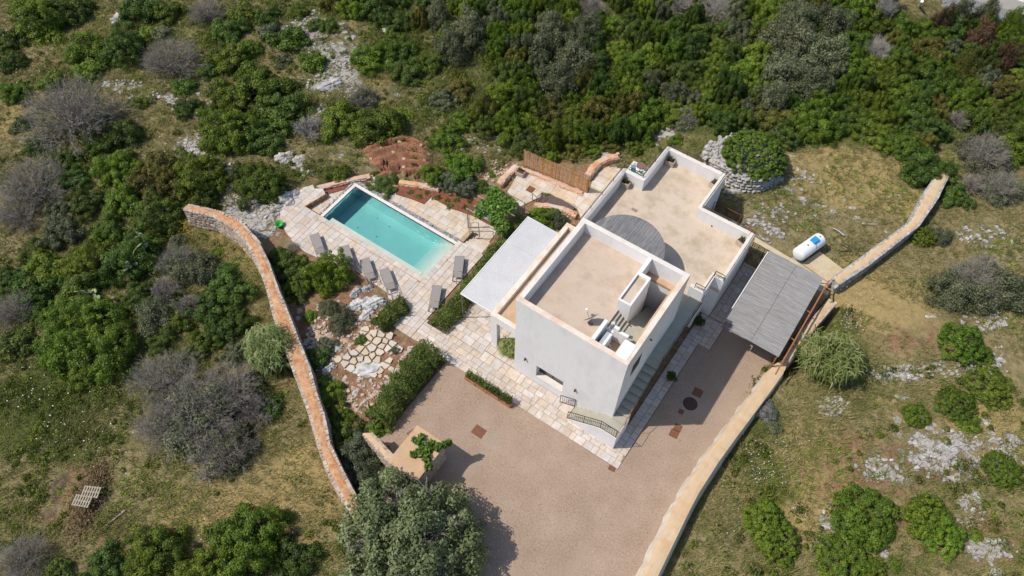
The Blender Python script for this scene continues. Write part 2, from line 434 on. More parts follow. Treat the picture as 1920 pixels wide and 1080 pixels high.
GX = axis(-75, 62, .3, [(-27, 15, 0.3)])
GY = axis(-34, 75, .3, [(-14, 26, 0.3)])
gx, gy = np.meshgrid(GX, GY, indexing='xy')
gz = theight(gx, gy)
nx, ny = len(GX), len(GY)
verts = np.stack([gx, gy, gz], -1).reshape(-1, 3)
ii = np.arange(nx*ny).reshape(ny, nx)
faces = np.stack([ii[:-1,:-1], ii[:-1,1:], ii[1:,1:], ii[1:,:-1]], -1).reshape(-1, 4)
fc = verts[faces].mean(1)
POOL = (-17.2, -8.5, 2.0, 5.38)
keep = ~((fc[:,0] > POOL[0]-.1) & (fc[:,0] < POOL[1]+.1) & (fc[:,1] > POOL[2]-.1) & (fc[:,1] < POOL[3]+.05))
gme = npmesh("ground", verts, faces[keep])
# cover masks surveyed from the site: bare red earth, limestone pavement, green growth, ash, dry straw
gu = ((verts[:,0:1]*0), )
def pix(x, y, z):
    d = np.stack([x-CAM.x, y-CAM.y, z-CAM.z], -1)
    w = d @ np.array(FWD); w = np.where(np.abs(w) < 1e-3, 1e-3, w)
    return 960 + FPX*(d @ np.array(RX))/w, 540 - FPX*(d @ np.array(UX))/w
def blobs(x, y, spots):
    """soft patches: (survey x, survey y, radius along, radius across, weight) placed on the ground plane"""
    r = np.zeros(np.shape(x))
    for (px, py, ra, rb, wgt) in spots:
        cx, cy, cz = ground_at(px, py)
        s = mpp(cx, cy, cz)
        dx, dy = x-cx, y-cy
        u = dx*RIGHT.x + dy*RIGHT.y; v = dx*FWD_H.x + dy*FWD_H.y
        d = np.sqrt((u/(ra*s))**2 + (v/(rb*s*1.25))**2)
        r = np.maximum(r, wgt*np.clip(1.6-d*1.1, 0, 1))
    return r
ROCKY = [(560,60,60,25,1),(620,100,60,40,1),(640,150,50,35,1),(600,160,40,20,.9),(580,40,30,20,.9),(330,185,90,14,.8),(230,160,40,10,.8),(370,275,40,25,.9),(420,340,30,50,1),(460,400,60,40,1),(500,400,60,40,1),
         (740,170,60,25,.5),(800,200,40,25,.5),(900,265,60,25,.6),(620,285,60,20,.5),(1040,215,30,16,.9),(1240,250,40,25,.8),(1800,860,120,50,.8),(1740,850,60,40,.9),(1650,880,50,25,.9),(1880,850,40,50,.8),(1560,1000,30,60,.7),(1820,960,30,40,.8),(1850,1030,60,20,.9),(1690,700,70,14,.9),
         (1560,760,30,20,.7),(1870,700,20,60,.7),(1480,340,60,25,.6),(1530,400,60,30,.5),(1440,420,60,40,.6),(1790,690,60,20,.6),(1850,600,50,20,.6),(1850,440,60,20,.6),(600,700,60,50,.5),(600,210,20,14,.8),(680,290,50,15,.4)]
REDDISH = [(1640,880,160,80,.6),(1720,640,120,40,.55),(1740,980,90,60,.6),(1860,1010,70,60,.7),(130,60,80,30,.35),(80,110,60,30,.5),(760,290,90,45,.8),(840,300,60,40,.6),(590,230,40,40,.4),(500,110,70,60,.4),(1620,460,80,40,.3),(1500,600,80,40,.3),(150,920,70,60,.7),(200,1000,50,40,.6),(260,870,60,40,.3),(650,650,120,90,.95),(700,740,70,60,.95),(640,600,60,50,.9),(630,740,40,60,.7),(920,330,40,30,.6),(560,900,50,60,.2),(1400,420,90,40,.35)]
GREENISH = [(60,760,140,80,.8),(120,820,120,50,.6),(300,60,120,60,.3),(150,250,80,60,.4),(1100,220,260,50,.9),(1500,240,300,40,.8),(900,180,160,80,.7),(1300,100,500,100,.9),(1850,250,120,80,.6),(1420,820,60,160,.6),(1560,620,60,60,.6),(600,330,80,25,.5),(700,20,300,30,.5),(250,700,100,60,.4),(560,120,60,60,.2),(1560,660,90,70,.5),(1330,290,80,40,.6)]
STRAWY = [(430,470,60,60,.9),(560,930,90,90,.9),(420,960,140,60,.8),(1520,300,160,60,.8),(1600,340,120,60,.8),(150,60,60,30,.6),(160,35,40,20,.8),(300,230,60,40,.5),(1500,900,120,90,.6),(1860,800,80,60,.6),(1600,560,140,60,.7),(20,230,30,40,.8),(700,150,60,40,.5)]
ASHY = [(112,910,24,24,.72),(140,985,26,16,.6),(102,950,22,20,.65)]
vx, vy = verts[:,0], verts[:,1]
near = (np.abs(vx) < 90) & (np.abs(vy) < 90)
def maskv(spots):
    r = np.zeros(len(vx)); r[near] = blobs(vx[near], vy[near], spots); return r
MASKS = {"rock": maskv(ROCKY), "red": maskv(REDDISH), "green": maskv(GREENISH), "straw": maskv(STRAWY), "ash": maskv(ASHY)}
inside = inpoly(vx, vy, COMPOUND)
MASKS["red"] = np.where(inside & ~inpoly(vx, vy, ROCKBED), np.maximum(MASKS["red"], 0.7), MASKS["red"])
MASKS["straw"] = MASKS["straw"]+.28*(vx > 13)
MASKS["red"] = np.where(inpoly(vx, vy, ROCKBED), 1.5, MASKS["red"])
for k_, m_ in MASKS.items():
    a = gme.attributes.new(k_, 'FLOAT', 'POINT'); a.data.foreach_set("value", m_.astype(np.float32))
gme.polygons.foreach_set("use_smooth", [True]*len(gme.polygons))

gm = bpy.data.materials.new("wild_ground")
n, l = nt(gm)
b = n["Principled BSDF"]; b.inputs["Roughness"].default_value = 1.0; b.inputs["Specular IOR Level"].default_value = 0.1
geo = n.new("ShaderNodeNewGeometry")
def noise(sc, det=7, ro=0.65, src=None):
    x = n.new("ShaderNodeTexNoise"); x.inputs["Scale"].default_value = sc; x.inputs["Detail"].default_value = det; x.inputs["Roughness"].default_value = ro
    l.new(src or geo.outputs["Position"], x.inputs["Vector"]); return x.outputs[0]
def attr(nm):
    x = n.new("ShaderNodeAttribute"); x.attribute_name = nm; return x.outputs["Fac"]
def mth(op, a, b_):
    x = n.new("ShaderNodeMath"); x.operation = op
    for i, v in enumerate((a, b_)):
        if isinstance(v, (int, float)): x.inputs[i].default_value = v
        else: l.new(v, x.inputs[i])
    return x.outputs[0]
def step(v, lo, hi):
    x = n.new("ShaderNodeMapRange"); x.inputs[1].default_value = lo; x.inputs[2].default_value = hi; x.interpolation_type = 'SMOOTHSTEP'; l.new(v, x.inputs[0]); return x.outputs[0]
def mix(f, a, c):
    x = n.new("ShaderNodeMixRGB"); l.new(f, x.inputs[0])
    for i, v in ((1, a), (2, c)):
        if isinstance(v, tuple): x.inputs[i].default_value = (*v, 1)
        else: l.new(v, x.inputs[i])
    return x.outputs[0]
r1 = ramp(n, [(0.30, (0.095, 0.092, 0.032)), (0.44, (0.19, 0.162, 0.070)), (0.58, (0.285, 0.222, 0.12)), (0.72, (0.40, 0.32, 0.21))])
l.new(noise(2.6, 9, 0.72), r1.inputs[0])
col = r1.outputs[0]
rs = ramp(n, [(0.35, (0.25, 0.185, 0.07)), (0.65, (0.40, 0.30, 0.135))]); l.new(noise(3.5, 9, .75), rs.inputs[0])
col = mix(step(mth('ADD', attr("straw"), mth('MULTIPLY', mth('SUBTRACT', noise(0.5), 0.5), 1.4)), 0.25, 0.8), col, rs.outputs[0])
rr = ramp(n, [(0.3, (0.135, 0.072, 0.038)), (0.5, (0.255, 0.145, 0.082)), (0.72, (0.40, 0.27, 0.18))]); l.new(noise(2.2, 9, .75), rr.inputs[0])
col = mix(step(mth('ADD', attr("red"), mth('MULTIPLY', mth('SUBTRACT', noise(0.8, 8), 0.5), 2.4)), 0.38, 0.80), col, rr.outputs[0])
rg = ramp(n, [(0.3, (0.040, 0.050, 0.012)), (0.55, (0.10, 0.115, 0.028)), (0.72, (0.18, 0.175, 0.07))]); l.new(noise(3.2, 9, .75), rg.inputs[0])
col = mix(step(mth('ADD', attr("green"), mth('MULTIPLY', mth('SUBTRACT', noise(0.65, 8), 0.5), 2.1)), 0.22, 0.7), col, rg.outputs[0])
rk = ramp(n, [(0.3, (0.22, 0.195, 0.165)), (0.5, (0.40, 0.365, 0.325)), (0.7, (0.53, 0.495, 0.45))]); l.new(noise(5.5, 9, .75), rk.inputs[0])
rockf = step(mth('ADD', attr("rock"), mth('MULTIPLY', mth('SUBTRACT', noise(1.1, 10, .72), 0.5), 3.8)), 0.62, 0.88)
col = mix(rockf, col, rk.outputs[0])
col = mix(step(mth('ADD', attr("ash"), mth('MULTIPLY', mth('SUBTRACT', noise(1.6, 9, .75), 0.5), 2.6)), 0.35, 0.95), col, (0.075, 0.062, 0.05))
l.new(col, b.inputs["Base Color"])
bp = n.new("ShaderNodeBump"); bp.inputs["Strength"].default_value = 0.9; bp.inputs["Distance"].default_value = 0.12
l.new(mth('ADD', noise(6, 9, .75), mth('MULTIPLY', rockf, 0.6)), bp.inputs["Height"]); l.new(bp.outputs[0], b.inputs["Normal"])
ground = struct(link("ground", gme, gm))

# ------------------------------------------------------------------ gravel yard
GRAVEL = [(-3.95,-1.86),(8.3,-1.86),(8.3,7.92),(9.08,7.92),(9.08,14.9),(13.35,14.9),(13.1,9.2),(12.6,7.6),(12.2,0),(12.2,-30),(3.5,-30),(1.5,-17),(-2.2,-12.2),(-5.6,-8.6),(-4.35,-7.6)]
gmat = bpy.data.materials.new("pale_gravel")
n, l = nt(gmat)
b = n["Principled BSDF"]; b.inputs["Roughness"].default_value = 0.98; b.inputs["Specular IOR Level"].default_value = 0.15
geo = n.new("ShaderNodeNewGeometry")
r1 = ramp(n, [(0.25, (0.290, 0.208, 0.148)), (0.5, (0.335, 0.245, 0.178)), (0.75, (0.385, 0.287, 0.215))]); l.new(noise(0.55, 6, .6), r1.inputs[0])
sp = ramp(n, [(0.30, (0.55, 0.52, 0.50)), (0.5, (1, 1, 1)), (0.70, (1.3, 1.3, 1.3))]); l.new(noise(9, 6, .8), sp.inputs[0])
mm = n.new("ShaderNodeMixRGB"); mm.blend_type = 'MULTIPLY'; mm.inputs[0].default_value = 0.8; l.new(r1.outputs[0], mm.inputs[1]); l.new(sp.outputs[0], mm.inputs[2])
wt = step(noise(0.42, 9, .75), 0.68, 0.80)
cc = mix(wt, mm.outputs[0], (0.50, 0.46, 0.41))
mpg = n.new("ShaderNodeMapping"); mpg.inputs["Rotation"].default_value = (0, 0, .12); mpg.inputs["Scale"].default_value = (.9, .07, 1); l.new(geo.outputs["Position"], mpg.inputs[0])
cc = mix(step(noise(1.0, 5, .6, mpg.outputs[0]), 0.5, 0.8), cc, (0.335, 0.262, 0.200))
l.new(cc, b.inputs["Base Color"])
bp = n.new("ShaderNodeBump"); bp.inputs["Strength"].default_value = 0.5; bp.inputs["Distance"].default_value = 0.03
l.new(noise(22, 4, .7), bp.inputs["Height"]); l.new(bp.outputs[0], b.inputs["Normal"])
me = bpy.data.meshes.new("gravel_yard"); me.from_pydata([(p[0],p[1],0.0) for p in GRAVEL], [], [tuple(range(len(GRAVEL)))]); me.update()
gravel = struct(link("gravel_yard", me, gmat))
# loose darker chips lying on the gravel
vs, fs, k = [], [], 0
for _ in range(5200):
    x, y = random.uniform(-5, 12), random.uniform(-16, 14)
    if not inpoly(x, y, GRAVEL): continue
    s = random.uniform(0.012, 0.035) * (1.6 if random.random() < .08 else 1)
    a = random.uniform(0, 6.3)
    q = [(x+s*math.cos(a+t)*(1 if i % 2 else .6), y+s*math.sin(a+t)*(1 if i % 2 else .6), .001) for i, t in enumerate((0,1.6,3.1,4.7))]
    vs += q + [(x, y, s*.9)]; fs += [(k,k+1,k+4),(k+1,k+2,k+4),(k+2,k+3,k+4),(k+3,k,k+4)]; k += 5
chips = stuff(link("gravel_chips", npmesh("gravel_chips", vs, fs), surface("chip_stone", [(0.22,0.15,0.11),(0.34,0.25,0.2)], 6, .95, 0, island=.45)))

# ------------------------------------------------------------------ stone paving, stone by stone
def pave(name, polys, z, base_z, mat, seedv, sizes=(0.38,0.5,0.62), lens=(0.4,0.95), joint=0.018, along='x', limit=300, thick=0.05):
    rnd = random.Random(seedv)
    base = MB()
    for p in polys: base.prism(p, base_z, z - 0.028)
    root = struct(base.build(name, JOINT))
    cells = []
    for poly in polys:
        P2 = [(p[1], p[0]) for p in poly] if along == 'y' else list(poly)
        if parea(P2) < 0: P2 = P2[::-1]
        xs = [p[0] for p in P2]; ys = [p[1] for p in P2]
        y = min(ys) + 0.001
        while y < max(ys):
            h = rnd.choice(sizes)
            if max(ys) - y - h < 0.2: h = max(ys) - y
            x = min(xs) - rnd.uniform(0, .5)
            while x < max(xs):
                w = rnd.uniform(*lens)
                subs = [(x, x+w, y, y+h)]
                if h > .55 and rnd.random() < .35: subs = [(x, x+w, y, y+h*.5), (x, x+w, y+h*.5, y+h)]
                elif w > .8 and rnd.random() < .4: subs = [(x, x+w*.45, y, y+h), (x+w*.45, x+w, y, y+h)]
                for (a0, a1, b0, b1) in subs:
                    q = clip_rect(P2, a0+joint/2, a1-joint/2, b0+joint/2, b1-joint/2)
                    if len(q) >= 3 and abs(parea(q)) > 0.02:
                        cells.append([(p[1], p[0]) for p in q] if along == 'y' else q)
                x += w
            y += h
    # the largest in the picture (nearest, biggest) stay single stones
    def size(q):
        cx = sum(p[0] for p in q)/len(q); cy = sum(p[1] for p in q)/len(q)
        return -abs(parea(q))/(Vector((cx, cy, z))-CAM).length_squared
    cells.sort(key=size)
    rest = MB()
    for i, q in enumerate(cells):
        dz = rnd.uniform(-0.006, 0.006)
        if parea(q) < 0: q = q[::-1]
        c = (sum(p[0] for p in q)/len(q), sum(p[1] for p in q)/len(q))
        q2 = [(c[0]+(p[0]-c[0])*(1-rnd.uniform(0, .015)), c[1]+(p[1]-c[1])*(1-rnd.uniform(0, .015))) for p in q]
        if i < limit:
            mb = MB(); mb.prism(q2, z-thick, z+dz); mb.build("paving_stone", mat, root)
        else: rest.prism(q2, z-thick, z+dz)
    if rest.v: stuff(rest.build("paving_stones", mat, root))
    return root

DECK_L = [(-20.2,1.0),(-19.46,.28),(-18.4,-.35),(-17.2,-.75),(-16.1,-.85),(-14.5,-.6),(-12.8,-.05),(-9.69,-.19),(-8.47,-1.25),(-8.47,1.66),(-17.4,1.66),(-17.4,2.0),(-18.84,2.0),(-18.4,3.62),(-18.9,3.9),(-19.35,3.55),(-19.7,3.75),(-20.05,3.2)]
DECK_R = [(-8.47,-1.9),(-6.42,-1.9),(-6.42,5.75),(-8.1,5.75),(-8.1,1.66),(-8.47,1.66)]
pool_deck = pave("pool_deck", [DECK_L, DECK_R], 0.03, -0.75, PAVER, 3, along='y', sizes=(.36,.45,.55), lens=(.32,.85))
edge = pave("pool_edging", [[(-17.4,1.68),(-8.12,1.68),(-8.12,2.03),(-17.4,2.03)], [(-8.47,2.05),(-8.12,2.05),(-8.12,5.75),(-8.47,5.75)]], 0.032, -0.3, PAVER, 4, sizes=(.35,), lens=(.6,.9), joint=.012)
fore = pave("forecourt_paving", [[(-6.4,-1.9),(8.27,-1.84),(8.27,-.97),(4.3,-.97),(4.3,-.02),(-2.2,-.02),(-2.2,-.3),(-6.4,-.3)], [(-4.9,-.28),(-2.2,-.28),(-2.2,9.0),(-4.9,9.0)], [(-2.18,-.0),(-.02,-.0),(-.02,8.7),(-2.18,8.7)]], 0.03, -0.3, PAVER, 5, sizes=(.28,.4,.52), lens=(.3,.8))
walk = pave("side_walkway", [[(7.44,-.95),(8.27,-.95),(8.27,7.9),(7.44,7.9)], [(7.44,7.92),(9.05,7.92),(9.05,10.05),(7.44,10.05)], [(7.94,10.1),(9.05,10.1),(9.05,14.9),(7.94,14.9)]], 0.03, -0.3, PAVER, 6, along='y', sizes=(.28,.36,.44), lens=(.3,.7), joint=.025)
lower = pave("lower_pool_terrace", [[(-18.8,2.06),(-17.45,2.06),(-17.45,5.62),(-18.25,5.9),(-18.75,4.0)], [(-18.2,5.98),(-17.45,6.0),(-6.85,6.0),(-6.85,6.15),(-6.9,6.9),(-7.05,8.55),(-8.2,8.6),(-9.2,8.6),(-12.3,8.5),(-12.75,7.8),(-14.8,7.42),(-17.15,6.95)]], LOW_Z, LOW_Z-.3, PAVER_O, 7, sizes=(.4,.5,.6), lens=(.5,1.0), joint=.014)
PATIO = [(-8.7,13.55),(-8.25,11.1),(-6.75,10.55),(-6.1,12.1),(-5.7,12.7),(-3.4,12.6),(-2.4,11.7),(-1.42,11.0),(-1.42,16.0),(-2.0,18.0),(-3.4,18.0),(-3.95,17.2),(-4.0,15.6),(-3.6,14.3),(-6.2,14.0)]
patio = pave("upper_patio", [PATIO], 0.03, -0.9, PAVER_O, 8, sizes=(.45,.55,.65), lens=(.5,1.0), joint=.012)
PIT = [(4.45,14.45),(6.35,14.45),(6.35,16.6),(4.45,16.6)]
pitp = pave("stair_pit_floor", [PIT, [(6.35,14.45),(7.9,14.45),(7.9,14.95),(6.35,14.95)]], 0.03, -0.3, PAVER, 9, sizes=(.4,.5), lens=(.5,.9))

# ------------------------------------------------------------------ swimming pool
PL0, PL1, PB0, PB1 = -17.18, -8.47, 2.03, 5.36
BASIN = surface("pool_plaster", [(0.50,0.55,0.50),(0.57,0.615,0.565)], 0.7, .8, .05, 30)
bs = MB()
D = -1.3
bs.box(PL0-.2, PL1+.3, PB0-.3, PB1+.2, D-.2, D)
bs.box(PL0-.2, PL0, PB0-.01, PB1, D, -.02)
bs.box(PL1, PL1+.3, PB0-.01, PB1+.2, D, -.02)
bs.box(PL0-.2, PL1+.3, PB0-.3, PB0, D, -.02)
bs.box(PL0-.2, PL1, PB1, PB1+.18, D, -.02)
basin = struct(bs.build("pool_basin", BASIN))
for i, (w, zt) in enumerate(((1.25,-.2),(.9,-.45),(.55,-.75))):
    sx = PL1 - .55*(i+1)
for i in range(4):
    s = MB(); s.box(PL1-.42*(i+1), PL1-.42*i-.002, PB0+.002, PB1-.002, D, -.18-.3*i); s.build("pool_step", surface("pool_step_plaster", [(.55,.53,.47),(.62,.6,.54)], .7, .8, .05, 30), basin)
s = MB(); s.box(PL0+.45, PL1-.425, PB0+.003, PB0+.40, D, -.16); s.build("pool_ledge", surface("pool_step_plaster", [], 1), basin)
for (px, py) in ((708,409),(671,427),(706,444),(730,425)):
    x, y = site(px, py, D); s = MB(); s.lathe([(.05,D+.002),(.05,D+.02),(.03,D+.03)], (x,y,0), 10); s.build("pool_inlet", FRAME, basin)
rim = MB(); rim.box(PL0-.22, PL1+.02, PB1, PB1+.22, -.6, .035); rim.box(PL0-.22, PL0, PB0, PB1-.002, -.6, .035)
rim.build("pool_rim", WHITE_METAL if False else COPING_W, basin, bevel=.01)
wm = bpy.data.materials.new("pool_water")
n, l = nt(wm)
n.remove(n["Principled BSDF"])
tr = n.new("ShaderNodeBsdfTransparent"); tr.inputs[0].default_value = (.93,.98,.98,1)
gl = n.new("ShaderNodeBsdfGlossy"); gl.inputs["Roughness"].default_value = .03
fr = n.new("ShaderNodeFresnel"); fr.inputs[0].default_value = 1.33
mx = n.new("ShaderNodeMixShader"); l.new(fr.outputs[0], mx.inputs[0]); l.new(tr.outputs[0], mx.inputs[1]); l.new(gl.outputs[0], mx.inputs[2])
geo = n.new("ShaderNodeNewGeometry")
bp = n.new("ShaderNodeBump"); bp.inputs["Strength"].default_value = .12; bp.inputs["Distance"].default_value = .03
wv = n.new("ShaderNodeTexWave"); wv.inputs["Scale"].default_value = 2.2; wv.inputs["Distortion"].default_value = 9; wv.inputs["Detail"].default_value = 2; l.new(geo.outputs["Position"], wv.inputs["Vector"])
l.new(wv.outputs[1], bp.inputs["Height"]); l.new(bp.outputs[0], fr.inputs["Normal"]); l.new(bp.outputs[0], gl.inputs["Normal"])
va = n.new("ShaderNodeVolumeAbsorption"); va.inputs[0].default_value = (.17,.79,.83,1); va.inputs[1].default_value = .42
l.new(mx.outputs[0], n["Material Output"].inputs[0]); l.new(va.outputs[0], n["Material Output"].inputs[1])
w = MB(); w.box(PL0+.004, PL1-.004, PB0+.004, PB1-.004, D+.004, -.07); water = struct(w.build("pool_water", wm))
# pebble gutter behind the rim
pb = MB()
for _ in range(1500):
    if random.random() < .75: x, y = random.uniform(PL0-.25, PL1+.1), random.uniform(PB1+.25, PB1+.66)
    else: x, y = random.uniform(PL0-.62, PL0-.24), random.uniform(PB0+.1, PB1+.5)
    s = random.uniform(.035,.075); a = random.uniform(0,3.1)
    pb.obox((x,y,LOW_Z+.03+random.uniform(0,.05)), (s*math.cos(a), s*math.sin(a), random.uniform(-.02,.02)), (-s*.7*math.sin(a), s*.7*math.cos(a), 0), (0,0,s*.6))
stuff(pb.build("gutter_pebbles", surface("pebble_stone", [(.2,.19,.185),(.42,.40,.38)], 9, .9, 0, island=.5)))
# steps between deck and lower terrace, and the stepped face at the far end
st = thing("stone_steps", "short flight of sandy steps from the pool deck down to the lower terrace", "steps")
for i in range(4):
    s = MB(); s.box(-8.06, -6.62, 5.78+.3*i, 5.78+.3*(i+1)-.004, LOW_Z-.05, -.02-.09*i); s.build("step", PAVER_O, st, bevel=.01)
s = MB(); s.box(-8.42,-8.1,5.8,6.95,LOW_Z-.05,.12); s.build("side_wall", surface("step_side", [(.36,.24,.13),(.48,.35,.22)], 3, .95, .2, 30), st, bevel=.015)
fw = thing("stone_riser", "brown stone riser with a stepped edge dropping from the pool deck at its far corner", "low wall")
for i in range(4):
    s = MB(); s.obox((-18.80+.11*i, 2.25+.42*i, -.2), (.085,0,0), (.03,.22,0), (0,0,.22-.02*i)); s.build("stone_block", WOODB, fw, bevel=.01)

# ------------------------------------------------------------------ the villa
villa = thing("villa", "white flat-roofed two-storey villa with a beige roof terrace and outside stairs", "house")
UX1, UY1, HT = 6.64, 6.60, 7.74
TW = .27
def part(mb, name, mat, parent=villa, bevel=0.0): return mb.build(name, mat, parent, bevel)
# upper block walls: front wall with the window opening, other three plain
w = MB()
wx0, wx1, wz0, wz1 = 1.53, 3.34, .80, 2.07
FT = .45
w.box(0, wx0, 0, FT, -.3, 6.2); w.box(wx1, UX1, 0, FT, -.3, 6.2)
w.box(wx0, wx1, 0, FT, -.3, wz0); w.box(wx0, wx1, 0, FT, wz1, 6.2)
w.box(0, UX1, 0, TW, 6.2, HT-.06)
part(w, "front_wall", PLASTER)
w = MB(); w.box(0, TW, FT+.002, UY1, -.3, 6.2); w.box(0, TW, TW+.002, UY1, 6.202, HT-.06); part(w, "side_wall", PLASTER)
w = MB(); w.box(UX1-TW, UX1, FT+.002, UY1, -.3, 6.2); w.box(UX1-TW, UX1, TW+.002, UY1, 6.202, HT-.06); part(w, "side_wall", PLASTER)
w = MB(); w.box(TW+.002, UX1-TW-.002, UY1-TW, UY1, 2.6, HT-.06); part(w, "rear_wall", PLASTER)
# thin proud band under the coping on the visible faces
w = MB(); w.box(-.02, UX1+.02, -.02, -.001, 7.2, HT-.06); w.box(UX1+.001, UX1+.02, 0, UY1, 7.2, HT-.06); w.box(-.02, -.001, 0, UY1, 7.2, HT-.06); part(w, "cornice_band", PLASTER)
for (x0,x1,y0,y1,mt) in ((-.02,UX1+.02,-.02,TW+.01,COPING),(-.02,TW+.01,TW+.012,UY1-TW-.012,COPING_W),(UX1-TW-.01,UX1+.02,TW+.012,UY1-TW-.012,COPING),(-.02,UX1+.02,UY1-TW-.01,UY1+.01,COPING_W)):
    w = MB(); w.box(x0,x1,y0,y1,HT-.06,HT); part(w, "coping", mt, bevel=.02)
# upper roof floor with the cut-out for the stair well
RF = 6.85
w = MB()
w.box(TW, 4.3, TW, UY1-TW, RF-.25, RF); w.box(4.302, 4.45, 1.66, 3.04, RF-.25, RF)
part(w, "upper_roof_floor", ROOF_A)
# bulkhead beside the stair well: thin rim round a sunk top
bx0, bx1, by0, by1 = 4.28, 5.06, 3.05, 5.22
w = MB()
w.box(bx0, bx0+.10, by0, by1, RF-.2, HT); w.box(bx1-.12, bx1, by0, by1, 4.0, HT); w.box(bx0+.101, bx1-.121, by0, by0+.12, 4.4, HT); w.box(bx0+.101, bx1-.121, by1-.2, by1, 4.4, HT)
w.box(bx0, bx0+.22, by1+.001, UY1-TW-.002, RF-.2, HT-.001)
part(w, "bulkhead", PLASTER, bevel=.012)
w = MB(); w.box(bx0+.10, bx1-.12, by0+.12, by1-.2, HT-.5, HT-.16); part(w, "bulkhead_top", ROOF_B)
# ledges and walls of the stair well
w = MB(); w.box(4.5, UX1-TW, 5.98, UY1-TW, 6.35, 6.55); w.box(6.07, UX1-TW, 1.3, 5.979, 6.35, 6.55); part(w, "well_ledge", OCHRE)
w = MB(); w.box(4.5, UX1-TW, 6.0, UY1-TW-.001, 3.5, 6.349); w.box(6.09, UX1-TW-.001, 1.3, 5.999, 3.5, 6.349); w.box(4.28, 4.5, 5.222, 6.0, 3.5, RF-.2); part(w, "well_lining", PLASTER)
roofstair = MB(); roofstair.box(4.46, 6.08, 1.66, 2.98, 5.6, 6.05); roofstair = part(roofstair, "roof_stair", STEPMAT)
for i in range(4):
    s = MB(); s.box(4.44+.19*i, 4.44+.19*(i+1)-.003, 1.67, 3.04, 5.9, 6.85-.17*(i+1)); s.build("step", STEPMAT, roofstair)
for i in range(11):
    s = MB(); s.box(5.07, 6.08, 2.985+.27*i, 2.985+.27*(i+1)-.003, 3.6, 6.05-.19*(i+1)); s.build("step", STEPMAT, roofstair)
# plant recess with low walls
w = MB()
w.box(4.36, 4.56, .275, 1.64, 6.4, HT-.01); w.box(4.561, 5.0, 1.48, 1.64, 6.4, 7.15); w.box(5.0, 5.27, 1.48, 1.64, 6.4, HT-.005); w.box(5.271, 5.83, 1.48, 1.64, 6.4, 7.5); w.box(5.80, 5.85, .30, 1.2, 6.4, 7.69)
part(w, "recess_wall", PLASTER, bevel=.01)
w = MB(); w.box(4.561, 6.36, .275, 1.479, 6.25, 6.5); part(w, "recess_floor", OCHRE)
w = MB(); w.box(5.84, 6.46, .16, 1.2, 7.69, 7.762); part(w, "white_slab", WHITE_METAL, bevel=.01)
# window
wf = MB()
yy = FT-.08
wf.box(wx0, wx1, yy, yy+.05, wz0, wz0+.07); wf.box(wx0, wx1, yy, yy+.05, wz1-.07, wz1); wf.box(wx0, wx0+.07, yy, yy+.05, wz0+.07, wz1-.07); wf.box(wx1-.07, wx1, yy, yy+.05, wz0+.07, wz1-.07); wf.box((wx0+wx1)/2-.05,(wx0+wx1)/2+.05, yy-.003, yy+.05, wz0+.07, wz1-.07)
wf = part(wf, "window", DARKPAINT)
for x0, x1 in ((wx0+.07,(wx0+wx1)/2-.05),((wx0+wx1)/2+.05,wx1-.07)):
    s = MB(); s.box(x0, x1, yy+.02, yy+.035, wz0+.07, wz1-.07); s.build("pane", GLASSM, wf)
s = MB(); s.box(wx0+.002, wx1-.002, -.015, yy-.003, wz0+.001, wz0+.035); s.build("sill", COPING_W, wf)
# interior bulk so nothing looks hollow behind the glass
s = MB(); s.box(TW+.01, UX1-TW-.01, TW+1.2, TW+1.25, 0, 6.5); part(s, "partition_wall", PLASTER)
for x, z in ((.76, 2.1), (4.15, 2.05)):
    s = MB(); s.box(x-.045, x+.045, -.12, -.001, z-.1, z+.1); part(s, "wall_light", IRON, bevel=.01)
s = MB(); s.bar((UX1+.001, 2.6, 6.6), (UX1+.14, 2.6, 6.55), .05, 8); part(s, "wall_light", FRAME)
s = MB(); s.box(UX1+.001, UX1+.02, 1.0, 1.9, 5.0, 6.1); part(s, "side_window", DARKPAINT)
# lower block with roof terrace
T, TF = 3.89, 2.93
TO = [(-1.38,8.87),(-1.38,14.43),(.02,14.43),(.02,17.77),(4.34,17.77),(4.34,14.40),(7.91,14.40),(7.91,10.10),(7.31,10.10),(7.31,8.66),(6.64,8.66),(6.64,6.602),(0,6.602),(0,8.87)]
def wallrun(a, b, t, z0, z1, side):
    """straight wall whose outer face runs a-b, thickness to the given side (+1 left of a->b)"""
    d = Vector((b[0]-a[0], b[1]-a[1])); d.normalize(); nrm = Vector((-d.y, d.x))*side
    return [a, b, (b[0]+nrm.x*t, b[1]+nrm.y*t), (a[0]+nrm.x*t, a[1]+nrm.y*t)]
w = MB(); w.prism([(p[0]*.999+.003, p[1]*.9995+.004) for p in TO], TF-.3, TF); part(w, "terrace_floor", ROOF_B)
rims = {(6.64,8.66),(7.31,8.66)}
def seg(a, b, ztop, pull0=0, pull1=0, name="terrace_wall"):
    d = Vector((b[0]-a[0], b[1]-a[1])).normalized()
    a2 = (a[0]+d.x*pull0, a[1]+d.y*pull0); b2 = (b[0]-d.x*pull1, b[1]-d.y*pull1)
    q = wallrun(a2, b2, .25, 0, 0, -1)
    m_ = MB(); m_.prism(q, -.4, ztop-.05); part(m_, name, PLASTER)
    q = wallrun((a2[0]-d.y*.02, a2[1]+d.x*.02), (b2[0]-d.y*.02, b2[1]+d.x*.02), .28, 0, 0, -1)
    m_ = MB(); m_.prism(q, ztop-.05, ztop); part(m_, "coping", COPING_W, bevel=.015)
